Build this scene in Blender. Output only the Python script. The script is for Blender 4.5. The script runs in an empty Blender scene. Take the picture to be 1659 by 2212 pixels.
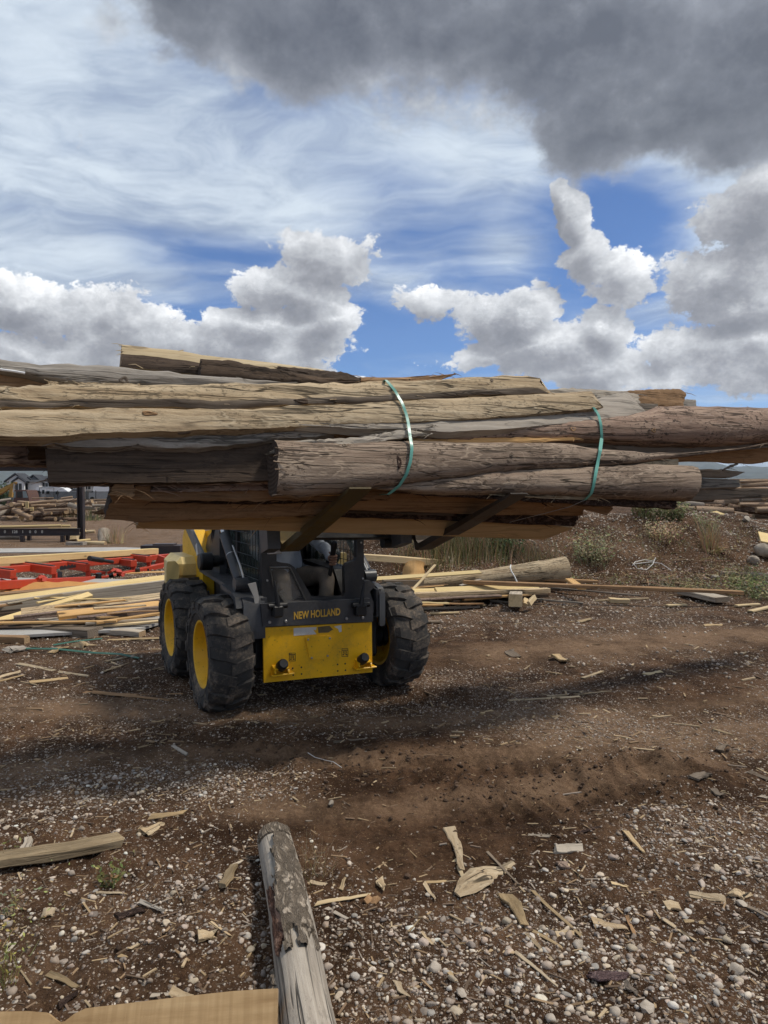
import bpy, math, random
import numpy as np
from mathutils import Vector, Matrix
from mathutils.bvhtree import BVHTree

random.seed(7); RNG = np.random.default_rng(11)
SC = bpy.context.scene
COL = SC.collection
R = math.radians
HAZE = True

# ------------------------------------------------------------------ camera, sky, sun, exposure
CAM_H, FPX, CX, CY, HOR = 1.65, 1534.0, 829.5, 1106.0, 1050.0
PITCH = math.atan((CY - HOR) / FPX)
cam_d = bpy.data.cameras.new('camera'); cam = bpy.data.objects.new('camera', cam_d); COL.objects.link(cam)
cam_d.sensor_fit = 'VERTICAL'; cam_d.sensor_height = 24.0; cam_d.lens = 24.0 * FPX / 2212.0
cam_d.clip_start = 0.05; cam_d.clip_end = 30000
cam.location = (0, 0, CAM_H); cam.rotation_euler = (math.pi / 2 - PITCH, 0, 0)
SC.camera = cam
SUN_EL, SUN_AZ = R(60), R(86)          # azimuth from +Y clockwise (to the picture's right)
SUN_DIR = Vector((math.cos(SUN_EL) * math.sin(SUN_AZ), math.cos(SUN_EL) * math.cos(SUN_AZ), math.sin(SUN_EL)))
sun_d = bpy.data.lights.new('sun', 'SUN'); sun = bpy.data.objects.new('sun', sun_d); COL.objects.link(sun)
sun_d.energy = 2.0; sun_d.angle = R(8.0); sun_d.color = (1.0, 0.93, 0.82)
sun.rotation_euler = (-SUN_DIR).to_track_quat('-Z', 'Y').to_euler()
SC.view_settings.view_transform = 'Standard'; SC.view_settings.look = 'None'
SC.view_settings.exposure = 0.66; SC.view_settings.gamma = 1.0; SC.view_settings.use_curve_mapping = False
SC.render.engine = 'CYCLES'
SC.cycles.use_denoising = True
SC.cycles.use_adaptive_sampling = True; SC.cycles.adaptive_threshold = 0.012; SC.cycles.adaptive_min_samples = 10
SC.cycles.max_bounces = 6; SC.cycles.diffuse_bounces = 3; SC.cycles.glossy_bounces = 3
SC.cycles.transparent_max_bounces = 12; SC.cycles.caustics_reflective = False; SC.cycles.caustics_refractive = False

def ray(u, v):
    xc, yc = (u - CX) / FPX, (CY - v) / FPX
    c, s = math.cos(PITCH), math.sin(PITCH)
    return Vector((xc, c + yc * s, -s + yc * c))
ORG = Vector((0, 0, CAM_H))
def P(u, v, d):                      # point seen at (u, v) that lies d metres ahead
    r = ray(u, v); return ORG + r * (d / r.y)
def PZ(u, v, z=0.0):                 # point seen at (u, v) on the level z
    r = ray(u, v); return ORG + r * ((z - CAM_H) / r.z)
def PP(u, v, o, n):                  # point seen at (u, v) on the plane through o
    r = ray(u, v); return ORG + r * ((o - ORG).dot(n) / r.dot(n))

# ------------------------------------------------------------------ node helpers
class NT:
    def __init__(s, nt): s.t = nt; nt.nodes.clear()
    def n(s, typ, ins=(), out=0, **kw):
        nd = s.t.nodes.new('ShaderNode' + typ)
        for k, v in kw.items(): setattr(nd, k, v)
        it = ins.items() if isinstance(ins, dict) else enumerate(ins)
        for k, v in it:
            if v is None: continue
            if isinstance(v, bpy.types.NodeSocket): s.t.links.new(v, nd.inputs[k])
            else: nd.inputs[k].default_value = v
        return nd.outputs[out] if out is not None else nd
    def m(s, op, a, b=None, c=None, clamp=False): return s.n('Math', [a, b, c], operation=op, use_clamp=clamp)
    def vm(s, op, a, b=None): return s.n('VectorMath', [a, b], operation=op)
    def vsc(s, a, k): return s.n('VectorMath', {0: a, 'Scale': k}, operation='SCALE')
    def vlen(s, a): return s.n('VectorMath', [a], out=1, operation='LENGTH')
    def noise(s, vec, scale, detail=4, rough=.55, dist=0, out=0):
        return s.n('TexNoise', {'Vector': vec, 'Scale': scale, 'Detail': detail, 'Roughness': rough, 'Distortion': dist}, out=out)
    def voro(s, vec, scale, out=0, feature='F1', rnd=1.0):
        return s.n('TexVoronoi', {'Vector': vec, 'Scale': scale, 'Randomness': rnd}, out=out, feature=feature)
    def ss(s, x, lo, hi, a=0.0, b=1.0, kind='SMOOTHSTEP'):
        return s.n('MapRange', {'Value': x, 'From Min': lo, 'From Max': hi, 'To Min': a, 'To Max': b}, interpolation_type=kind)
    def mix(s, f, a, b, mode='MIX'):
        nd = s.t.nodes.new('ShaderNodeMix'); nd.data_type = 'RGBA'; nd.blend_type = mode; nd.clamp_factor = True
        for k, v in ((0, f), (6, a), (7, b)):
            if isinstance(v, bpy.types.NodeSocket): s.t.links.new(v, nd.inputs[k])
            else: nd.inputs[k].default_value = v if k == 0 else (tuple(v) + (1,))[:4]
        return nd.outputs[2]
    def ramp(s, f, stops, interp='LINEAR'):
        nd = s.t.nodes.new('ShaderNodeValToRGB'); cr = nd.color_ramp; cr.interpolation = interp
        while len(cr.elements) < len(stops): cr.elements.new(.5)
        for e, (p, c) in zip(cr.elements, stops): e.position = p; e.color = (tuple(c) + (1,))[:4] if not isinstance(c, (int, float)) else (c, c, c, 1)
        s.t.links.new(f, nd.inputs[0]); return nd.outputs[0]
    def link(s, a, b): s.t.links.new(a, b)
    def sep(s, v): nd = s.n('SeparateXYZ', [v], out=None); return nd.outputs[0], nd.outputs[1], nd.outputs[2]
    def comb(s, x, y, z=0.0): return s.n('CombineXYZ', [x, y, z])

# ------------------------------------------------------------------ world: Nishita sky, high veil, cumulus, one dark cloud deck
def azel(u, v):
    r = ray(u, v).normalized(); return math.atan2(r.x, r.y), math.asin(r.z)
def build_world():
    w = bpy.data.worlds.new('World'); SC.world = w; w.use_nodes = True
    t = NT(w.node_tree)
    out = t.n('OutputWorld', out=None); bg = t.n('Background', out=None); t.link(bg.outputs[0], out.inputs[0])
    sky = t.n('TexSky', sky_type='NISHITA', sun_disc=False, sun_elevation=SUN_EL, sun_rotation=SUN_AZ, altitude=1800, air_density=1.0, dust_density=0.2, ozone_density=2.0)
    blue = t.mix(1.0, sky, (.044, .058, .077), 'MULTIPLY')
    g = t.n('TexCoord')                                  # the direction looked at
    x, y, z = t.sep(g)
    az = t.m('ARCTAN2', x, y); el = t.m('ARCSINE', z)
    # high veil: streaks on a flat layer far up
    zz = t.m('ADD', t.m('MAXIMUM', z, 0.0), .16)
    px, py = t.m('DIVIDE', x, zz), t.m('DIVIDE', y, zz)
    pl = t.comb(px, py)
    rot = t.n('Mapping', {'Vector': pl, 'Rotation': (0, 0, R(-38)), 'Scale': (.75, 1.6, 1)})
    warp = t.vsc(t.vm('SUBTRACT', t.noise(pl, 1.3, 3, .55, out=1), (.5, .5, .5)), .95)
    rw = t.vm('ADD', rot, warp)
    v1 = t.noise(rw, .95, 8, .60); v2 = t.noise(pl, .55, 3, .5)
    veil = t.m('ADD', t.m('MULTIPLY', v1, 1.0), t.m('MULTIPLY', t.m('SUBTRACT', v2, .5), .7))
    veil = t.m('ADD', veil, t.ss(el, .10, .75, -.06, .12, 'LINEAR'))
    # fewer veils in the two blue gaps seen low down and to the right
    def blob(c, r, q, soft=1.0):
        d = t.vm('MULTIPLY', t.vm('SUBTRACT', q, (c[0], c[1], 0)), (1 / r[0], 1 / r[1], 0))
        return t.m('SUBTRACT', 1.0, t.vlen(d))
    q0 = t.comb(az, el)
    def gap(u, v, ru, rv, k):
        return t.m('MULTIPLY', t.m('MAXIMUM', blob(azel(u, v), (ru / FPX, rv / FPX), q0), 0.0), k)
    for a in ((1330, 480, 230, 170, -.36), (860, 430, 330, 110, -.13), (640, 740, 900, 110, -.3), (520, 570, 260, 70, -.10), (250, 420, 420, 70, .10), (100, 540, 300, 70, .24), (600, 450, 300, 90, .18), (300, 220, 560, 220, .22), (1000, 330, 300, 90, .14), (1120, 540, 120, 80, .14)):
        veil = t.m('ADD', veil, gap(*a))
    vm_ = t.ss(veil, .30, .66, .02, .96)
    fine = t.noise(rw, 2.1, 6, .64)
    vcol = t.mix(t.ss(fine, .34, .66), (.235, .29, .385), (.47, .53, .59))
    c = t.mix(vm_, blue, vcol)
    # cumulus: a turbulent field, thick where the clouds stand
    BL = [(30, 640, 120, 50), (140, 685, 130, 46), (300, 735, 190, 60), (480, 740, 180, 52), (620, 745, 110, 36), (10, 770, 90, 44), (243, 676, 40, 24),
          (715, 545, 80, 56), (590, 605, 90, 38), (660, 620, 70, 34), (700, 695, 75, 34), (560, 690, 120, 34), (640, 790, 80, 30), (150, 790, 110, 34),
          (930, 650, 105, 36), (1070, 695, 110, 48), (1145, 675, 70, 50), (1165, 758, 115, 60), (1290, 705, 36, 38), (1060, 755, 80, 40), (1250, 800, 110, 40),
          (1200, 448, 24, 34), (1228, 500, 44, 46), (1268, 558, 64, 52), (1318, 606, 84, 42),
          (1585, 595, 115, 66), (1635, 490, 100, 100), (1640, 650, 110, 46),
          (1440, 765, 66, 42), (1560, 770, 130, 64), (1650, 740, 70, 60), (1440, 830, 150, 34), (800, 818, 40, 9)]
    def field(qq):
        f = None
        for (u, v, ru, rv) in BL:
            a = azel(u, v); k = math.cos(a[0]) * math.cos(a[1]); sx, sy = FPX / (ru * k), FPX / (rv * k)
            d = t.n('VectorMath', [qq, (sx, sy, 0), (-a[0] * sx, -a[1] * sy, 0)], operation='MULTIPLY_ADD')
            l = t.vlen(d); f = l if f is None else t.m('MINIMUM', f, l)
        return f
    wn = t.vsc(t.vm('SUBTRACT', t.noise(g, 6.0, 2, .5, out=1), (.5, .5, .5)), .09)
    q = t.vm('ADD', q0, wn)
    inside = t.ss(t.vlen(t.vm('MULTIPLY', t.vm('SUBTRACT', q0, (0, .3, 0)), (1 / .62, 1 / .62, 0))), .95, 1.25)
    wild = t.ss(t.noise(t.vm('MULTIPLY', g, (1, 1, 2.0)), 2.0, 2, .5), .46, .66)
    def dens_c(vec, qq, det):
        m = t.ss(field(qq), .3, 2.0, 1.0, 0.0, 'LINEAR')
        m = t.m('MAXIMUM', m, t.m('MULTIPLY', wild, inside))
        n_ = t.noise(t.vm('MULTIPLY', vec, (1, 1, 1.35)), 9.5, det, .70)
        return t.m('ADD', t.m('MULTIPLY', m, 1.19), t.m('MULTIPLY', t.m('SUBTRACT', n_, .5), 2.9))
    f0 = t.m('SUBTRACT', dens_c(g, q, 9), .46)
    LV = (.014, -.004, .024)
    f1 = t.m('SUBTRACT', dens_c(t.vm('ADD', g, LV), t.vm('ADD', q, (.014, .024, 0)), 6), .46)
    cm = t.ss(f0, .0, .15)
    cm = t.m('MULTIPLY', cm, t.ss(el, .02, .10))
    dl = t.m('SUBTRACT', f0, f1)
    lit = t.m('ADD', t.m('MULTIPLY', dl, .62), t.ss(f0, .05, .85, .56, .16, 'LINEAR'))
    lit = t.m('ADD', lit, t.ss(el, .12, .42, .10, -.20, 'LINEAR'))
    ccol = t.ramp(lit, [(0, (.165, .175, .20)), (.25, (.235, .245, .27)), (.5, (.36, .375, .40)), (.72, (.52, .535, .555)), (1.0, (.78, .79, .80))])
    c = t.mix(cm, c, ccol)
    # dark cloud deck overhead, torn at its rim
    wn3 = t.vsc(t.vm('SUBTRACT', t.noise(g, 3.0, 3, .6, out=1), (.5, .5, .5)), .22)
    q3 = t.vm('ADD', q0, wn3)
    DK = [(860, 40, 420, 110), (1250, 110, 420, 150), (1400, 290, 250, 110), (1150, 200, 200, 80), (1620, 120, 320, 210), (400, -10, 280, 100), (620, 50, 240, 80), (1000, 130, 240, 90), (1300, -120, 420, 160)]
    fd = None
    for (u, v, ru, rv) in DK:
        a = azel(u, v); k = math.cos(a[0]) * math.cos(a[1])
        b = blob(a, (ru / FPX * k * 1.2, rv / FPX * k * 1.2), q3)
        fd = b if fd is None else t.n('Math', [fd, b, .2], operation='SMOOTH_MAX')
    gd = t.vm('MULTIPLY', g, (1, 1, 1.2))
    nd_ = t.noise(gd, 5.0, 9, .66); ne_ = t.noise(t.vm('ADD', gd, (.02, 0, .03)), 5.0, 6, .66)
    fdn = t.m('ADD', fd, t.m('MULTIPLY', t.m('SUBTRACT', nd_, .5), 2.5))
    dm = t.ss(fdn, -.02, .36, 0, .96)
    lo_ = t.m('ADD', t.ss(fdn, .0, .75, .75, .12, 'LINEAR'), t.m('MULTIPLY', t.m('SUBTRACT', nd_, ne_), 2.2))
    dcol = t.ramp(lo_, [(0, (.085, .094, .115)), (.3, (.125, .136, .16)), (.6, (.20, .215, .245)), (.85, (.34, .36, .39)), (1, (.47, .49, .52))])
    c = t.mix(dm, c, dcol)
    # below the horizon: dull ground tone
    c = t.mix(t.ss(z, -.03, -.005, 1, 0), c, (.10, .085, .07))
    t.link(c, bg.inputs[0]); bg.inputs[1].default_value = 1.0
    w.cycles.sampling_method = 'NONE'
build_world()

# ------------------------------------------------------------------ materials
MATS = {}
def mat(name, fn):
    if name not in MATS:
        m = bpy.data.materials.new(name); m.use_nodes = True; t = NT(m.node_tree)
        o = t.n('OutputMaterial', out=None); b = t.n('BsdfPrincipled', out=None); t.link(b.outputs[0], o.inputs[0])
        b.inputs['Specular IOR Level'].default_value = .3
        fn(t, b); MATS[name] = m
    return MATS[name]
def setp(t, b, **kw):
    for k, v in kw.items():
        k = {'col': 'Base Color', 'rough': 'Roughness', 'metal': 'Metallic', 'normal': 'Normal', 'spec': 'Specular IOR Level', 'alpha': 'Alpha', 'trans': 'Transmission Weight', 'coat': 'Coat Weight'}[k]
        if isinstance(v, bpy.types.NodeSocket): t.link(v, b.inputs[k])
        elif k == 'Base Color': b.inputs[k].default_value = (tuple(v) + (1,))[:4]
        else: b.inputs[k].default_value = v
def bump(t, h, s=.5, d=.01, n=None): return t.n('Bump', {'Height': h, 'Strength': s, 'Distance': d, 'Normal': n})
def objc(t, rnd=True):
    c = t.n('TexCoord', out=3)
    if not rnd: return c
    r = t.n('ObjectInfo', out=5)
    return t.vm('ADD', c, t.comb(t.m('MULTIPLY', r, 37.), t.m('MULTIPLY', r, 91.), t.m('MULTIPLY', r, 53.)))
def rndv(t): return t.n('ObjectInfo', out=5)

def wood(name, light, mid, dark, crack=.5, grain=1.0, blotch=.5, speck=0.0, rough=.85, rings=False, bstr=.6, knots=.0):
    """Grain runs along the object's X axis."""
    def fn(t, b):
        c = objc(t)
        wob = t.vsc(t.vm('SUBTRACT', t.noise(t.vm('MULTIPLY', c, (.8, 3, 3)), 1.6, 3, .5, out=1), (.5, .5, .5)), .035)
        cw = t.vm('ADD', c, wob)
        g1 = t.noise(t.vm('MULTIPLY', cw, (1.0, 42 * grain, 42 * grain)), 1.0, 6, .72)
        g2 = t.noise(t.vm('MULTIPLY', cw, (.55, 9 * grain, 9 * grain)), 1.0, 4, .6)
        bl = t.noise(t.vm('MULTIPLY', c, (1.5, 4, 4)), 1.3, 4, .6)
        f = t.m('ADD', t.m('MULTIPLY', g1, .62), t.m('MULTIPLY', g2, .38))
        col = t.ramp(f, [(.30, dark), (.44, mid), (.62, light)])
        col = t.mix(t.ss(bl, .42, .70, 0, blotch), col, tuple(x * .52 for x in mid))
        r = rndv(t)
        col = t.mix(1.0, col, t.ramp(r, [(0, (.80, .80, .82)), (.5, (1, .97, .93)), (1, (1.14, 1.08, 1.0))]), 'MULTIPLY')
        # drying cracks: thin long lines where a stretched field crosses its mean
        ck = t.noise(t.vm('MULTIPLY', cw, (.42, 8, 8)), 1.0, 3, .55)
        ca = t.m('ABSOLUTE', t.m('SUBTRACT', ck, .5))
        cr = t.m('MULTIPLY', t.ss(ca, .003, .014, 1, 0), t.ss(t.noise(t.vm('MULTIPLY', c, (1.2, 2, 2)), 1.7, 2, .5), .46, .56))
        ck2 = t.noise(t.vm('MULTIPLY', cw, (.55, 21, 21)), 1.0, 3, .5); ca2 = t.m('ABSOLUTE', t.m('SUBTRACT', ck2, .5))
        cr2 = t.m('MULTIPLY', t.ss(ca2, .008, .03, 1, 0), t.ss(t.noise(t.vm('MULTIPLY', c, (.9, 5, 5)), 1.3, 2, .5), .42, .55))
        cr = t.m('MAXIMUM', cr, t.m('MULTIPLY', cr2, .75))
        col = t.mix(t.m('MULTIPLY', cr, crack * .95), col, tuple(x * .10 for x in mid))
        h = t.m('SUBTRACT', t.m('ADD', t.m('MULTIPLY', g1, .7), t.m('MULTIPLY', g2, .3)), t.m('MULTIPLY', cr, 1.0 * crack))
        if knots:
            kv = t.vm('MULTIPLY', cw, (1.0, 2.2, 2.2)); kd = t.voro(kv, 1.5)
            km = t.ss(kd, .05, .10, 1, 0); kr = t.ss(kd, .10, .2, 1, 0)
            col = t.mix(t.m('MULTIPLY', kr, .35 * knots), col, dark); col = t.mix(t.m('MULTIPLY', km, knots), col, (.035, .022, .014))
        if speck:
            sp = t.noise(t.vm('MULTIPLY', c, (26, 60, 60)), 1.0, 3, .7); s2 = t.noise(c, 3.5, 3, .5)
            sm = t.m('MULTIPLY', t.ss(sp, .53, .60), t.ss(s2, .42, .6))
            col = t.mix(t.m('MULTIPLY', sm, speck), col, tuple(x * .35 for x in mid))
            h = t.m('ADD', h, t.m('MULTIPLY', sp, .5))
            # beetle galleries and flaked bits: paler worm lines
            wv = t.noise(t.vm('MULTIPLY', cw, (5, 16, 16)), 1.0, 2, .5); wl = t.ss(t.m('ABSOLUTE', t.m('SUBTRACT', wv, .5)), .01, .035, 1, 0)
            col = t.mix(t.m('MULTIPLY', t.m('MULTIPLY', wl, speck * .55), t.ss(bl, .45, .6)), col, light)
        setp(t, b, col=col, rough=rough, normal=bump(t, h, bstr, .009), spec=.2)
    return mat(name, fn)
W_TAN = wood('weathered_tan_wood', (.60, .49, .335), (.44, .335, .21), (.18, .12, .072), .95, 1, .5, .75, knots=.6, bstr=.9)
W_GREY = wood('weathered_grey_wood', (.42, .385, .335), (.28, .25, .21), (.10, .085, .07), .95, 1, .4, .2, knots=.5)
W_LOG = wood('debarked_log_wood', (.47, .365, .265), (.285, .205, .145), (.085, .058, .042), .9, .7, .6, 1.0, bstr=1.0)
W_RED = wood('red_brown_log_wood', (.385, .29, .225), (.228, .156, .12), (.078, .05, .04), .9, .7, .7, 1.0, bstr=1.0)
W_DARK = wood('dark_and_shade_wood', (.125, .087, .06), (.066, .047, .034), (.028, .022, .018), .8, 1, .5, .5)  # dark boards; also paints shade onto a facet and a gap
W_BROWN = wood('brown_sawn_wood', (.40, .255, .14), (.29, .175, .092), (.14, .08, .043), .5, 1, .4, .25)
W_ORANGE = wood('fresh_orange_wood', (.62, .40, .185), (.53, .325, .14), (.38, .215, .085), .25, .8, .15, bstr=.25, knots=.8)
W_PALE = wood('pale_sawn_wood', (.66, .53, .335), (.56, .435, .255), (.40, .29, .16), .25, .9, .15, bstr=.25, knots=.5)
W_YELLOW = wood('fresh_yellow_lumber', (.74, .58, .30), (.66, .50, .24), (.50, .36, .16), .15, .9, .12, bstr=.2, knots=.5)
W_DRY = wood('dry_grey_lumber', (.47, .42, .35), (.36, .315, .26), (.20, .17, .135), .7, 1, .3, bstr=.4, knots=.4)
W_OLD_SHADE = wood('old_beam_and_shade_wood', (.25, .205, .16), (.165, .132, .10), (.085, .066, .05), .7, 1, .35, knots=.4)  # old grey wood; also paints the shade on undersides
W_PILE = wood('yard_log_wood', (.44, .33, .235), (.29, .205, .14), (.13, .088, .06), .7, .6, .6, .6)
W_PILEG = wood('yard_grey_log_wood', (.42, .37, .31), (.29, .25, .205), (.13, .11, .09), .7, .6, .5, .4)
W_CHIP = wood('dirty_chip_wood', (.50, .385, .235), (.375, .275, .155), (.18, .12, .07), .4, 1, .75, .2)
W_POST = wood('silver_post_wood', (.52, .47, .40), (.37, .325, .27), (.14, .115, .09), 1.0, 1, .45, .3)

def endgrain(name, light, dark):
    def fn(t, b):
        c = objc(t, False); x, y, z = t.sep(c)
        v = t.comb(0., y, z)
        w = t.n('TexWave', {'Vector': v, 'Scale': 14., 'Distortion': 1.5, 'Detail': 2., 'Detail Scale': 2.}, out=1, wave_type='RINGS', rings_direction='X')
        n = t.noise(c, 9, 4, .6)
        col = t.mix(t.m('ADD', t.m('MULTIPLY', w, .5), t.m('MULTIPLY', n, .5)), dark, light)
        rad = t.noise(c, 40, 2, .5)
        setp(t, b, col=col, rough=.9, normal=bump(t, t.m('ADD', w, rad), .4, .006))
    return mat(name, fn)
E_TAN = endgrain('cut_end_tan', (.50, .36, .21), (.28, .18, .10))
E_GREY = endgrain('cut_end_grey', (.27, .22, .17), (.13, .10, .075))
E_DARK = endgrain('cut_end_dark', (.11, .08, .06), (.05, .037, .03))

def bark_fn(a, bcol, s=1.0):
    def fn(t, b):
        c = objc(t)
        cs = t.vm('MULTIPLY', c, (7 * s, 17 * s, 17 * s))
        n0 = t.noise(cs, 1.0, 6, .68, 1.2); d = t.m('ABSOLUTE', t.m('SUBTRACT', n0, .5))
        n = t.noise(c, 42 * s, 5, .7)
        f = t.m('ADD', t.m('MULTIPLY', t.ss(d, .0, .12), .55), t.m('MULTIPLY', n, .6))
        col = t.ramp(f, [(.18, tuple(x * .38 for x in a)), (.5, a), (.85, bcol)])
        setp(t, b, col=col, rough=.95, normal=bump(t, f, 1.0, .02), spec=.15)
    return fn
BARK = mat('rough_grey_bark', bark_fn((.25, .20, .15), (.43, .355, .275)))
BARKB = mat('dark_red_bark', bark_fn((.075, .047, .036), (.14, .09, .068)))
BARKP = mat('brown_yard_bark', bark_fn((.17, .11, .075), (.30, .21, .145), .6))

def paint(name, colr, rough=.4, dirt=(.10, .075, .05), amount=.4, scuff=.0, metal=0., dscale=6., spec=.4):
    def fn(t, b):
        c = objc(t, False)
        n = t.noise(c, dscale, 6, .65); n2 = t.noise(c, dscale * 9, 4, .7)
        d = t.m('MULTIPLY', t.ss(t.m('ADD', t.m('MULTIPLY', n, .65), t.m('MULTIPLY', n2, .35)), .46, .68), amount)
        col = t.mix(d, colr, dirt)
        if scuff:
            sp = t.noise(c, 48, 3, .6)
            col = t.mix(t.m('MULTIPLY', t.ss(sp, .66, .70), scuff), col, (.05, .035, .025))
        setp(t, b, col=col, rough=t.m('ADD', rough, t.m('MULTIPLY', d, .5), clamp=True), metal=metal, normal=bump(t, n2, .06, .01), spec=spec)
    return mat(name, fn)
YELLOW = paint('chipped_yellow_paint', (.86, .465, .012), .36, (.42, .23, .03), .45, .55)
RIMY = paint('yellow_wheel_paint', (.80, .46, .015), .4, (.30, .17, .03), .35, .5)
CREAM = paint('faded_yellow_plastic', (.66, .50, .20), .5, (.25, .17, .08), .3)
CHAR = paint('charcoal_paint', (.048, .050, .055), .4, (.14, .12, .10), .4)
BLACK = paint('black_frame_paint', (.026, .027, .030), .38, (.09, .078, .065), .35)
STEEL = paint('dark_fork_steel', (.060, .048, .038), .5, (.14, .085, .045), .6, .3, .3)
FORKW = paint('worn_fork_steel', (.105, .082, .04), .5, (.23, .15, .045), .7, .3, .3)
CHROME = paint('cylinder_rod', (.50, .50, .50), .22, (.2, .18, .15), .2, 0, .9)
BOLT = paint('zinc_bolt', (.42, .42, .42), .35, (.12, .1, .08), .4, 0, .8)
RUBBER = paint('tyre_rubber', (.048, .045, .042), .85, (.24, .19, .145), .9, 0, 0, 6., .25)
PLASTIC = paint('black_plastic', (.014, .014, .015), .45, (.06, .05, .04), .3)
RED = paint('orange_red_paint', (.46, .050, .022), .42, (.22, .09, .05), .3, .2)
DSTEEL = paint('brown_black_steel', (.035, .026, .026), .5, (.10, .06, .045), .5)
WHITEP = paint('white_panel', (.78, .78, .77), .45, (.4, .37, .33), .25)
GREYP = paint('grey_panel', (.42, .42, .42), .6, (.3, .28, .26), .2)
WHITEMARK = paint('chalky_white_paint', (.62, .60, .54), .9, (.2, .17, .14), .5, 0, 0, 12)
LETTER = paint('ochre_lettering', (.60, .36, .05), .5, (.2, .13, .05), .3, 0, 0, 30)
STICKER = paint('torn_white_sticker', (.66, .64, .60), .6, (.4, .28, .1), .35, 0, 0, 20)
TEAL = paint('teal_plastic_strap', (.125, .36, .295), .32, (.06, .16, .13), .5, 0, 0, 25)
DGREEN = paint('dark_green_strap', (.03, .11, .075), .45, (.05, .06, .04), .4)
TWINE = paint('white_twine', (.68, .67, .64), .8, (.4, .37, .33), .3)
SHIRT = paint('blue_grey_cotton', (.52, .56, .62), .95, (.13, .15, .18), .35, 0, 0, 9, .1)
TROUSER = paint('brown_work_trousers', (.23, .19, .15), .95, (.04, .033, .028), .4, 0, 0, 9, .1)
SKIN = paint('skin', (.36, .20, .13), .6, (.25, .13, .09), .25)
HAIR = paint('dark_hair', (.02, .015, .012), .7)
CONC = paint('dusty_concrete', (.40, .385, .36), .95, (.22, .18, .14), .55, .15, 0, 2.5, .1)
SAWDUST = paint('orange_sawdust', (.50, .25, .09), 1.0, (.36, .18, .07), .5, 0, 0, 9, .05)
ROOFM = paint('dark_roof_shingles', (.045, .048, .055), .9, (.07, .07, .075), .4)
WALLW = paint('white_siding', (.66, .66, .65), .8, (.5, .5, .48), .2)
WALLG = paint('grey_siding', (.20, .205, .21), .8, (.15, .15, .15), .2)
WALLB = paint('beige_siding', (.40, .385, .36), .8, (.3, .28, .26), .2)
RUST = paint('rusty_cab_paint', (.10, .055, .045), .8, (.16, .07, .035), .7)
OCHRE = paint('worn_ochre_paint', (.42, .24, .055), .6, (.14, .08, .04), .6)
GLASSD = mat('dark_glass', lambda t, b: setp(t, b, col=(.02, .025, .028), rough=.08, spec=.6))
GLASSG = mat('pale_glass', lambda t, b: setp(t, b, col=(.22, .27, .28), rough=.1, spec=.6))
SCREEN = mat('fence_screen', lambda t, b: setp(t, b, col=(.012, .022, .022), rough=.9, alpha=.40))
def pane_fn(t, b):
    c = objc(t, False); n = t.noise(c, 5, 5, .6); x, y, z = t.sep(c)
    a = t.m('ADD', .12, t.ss(n, .42, .62, 0, .4), clamp=True)
    setp(t, b, col=(.27, .25, .22), rough=.35, alpha=a, spec=.5)
PANE = mat('dusty_door_pane', pane_fn)
CLEAR = mat('tinted_side_glass', lambda t, b: setp(t, b, col=(.10, .14, .125), rough=.06, alpha=.35, spec=.6))
def rock_fn(t, b):
    c = objc(t); n = t.noise(c, 9, 6, .65)
    setp(t, b, col=t.ramp(n, [(.3, (.20, .165, .125)), (.7, (.44, .385, .315))]), rough=.9, normal=bump(t, n, .6, .03))
ROCK = mat('tan_rock', rock_fn)
def attr_fn(bs=.3, rough=.85):
    def fn(t, b):
        a = t.n('Attribute', attribute_name='Col'); c = objc(t, False)
        n = t.noise(c, 55, 4, .65)
        col = t.mix(t.ss(n, .35, .7, 0, .45), a, t.mix(1.0, a, (.55, .5, .46), 'MULTIPLY'))
        setp(t, b, col=col, rough=rough, normal=bump(t, n, bs, .006), spec=.25)
    return fn
STONES = mat('pebble_stone', attr_fn()); SPLINT = mat('wood_splinters', attr_fn(.2, .9)); BLADES = mat('plant_blades', attr_fn(.1, .8))

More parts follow.
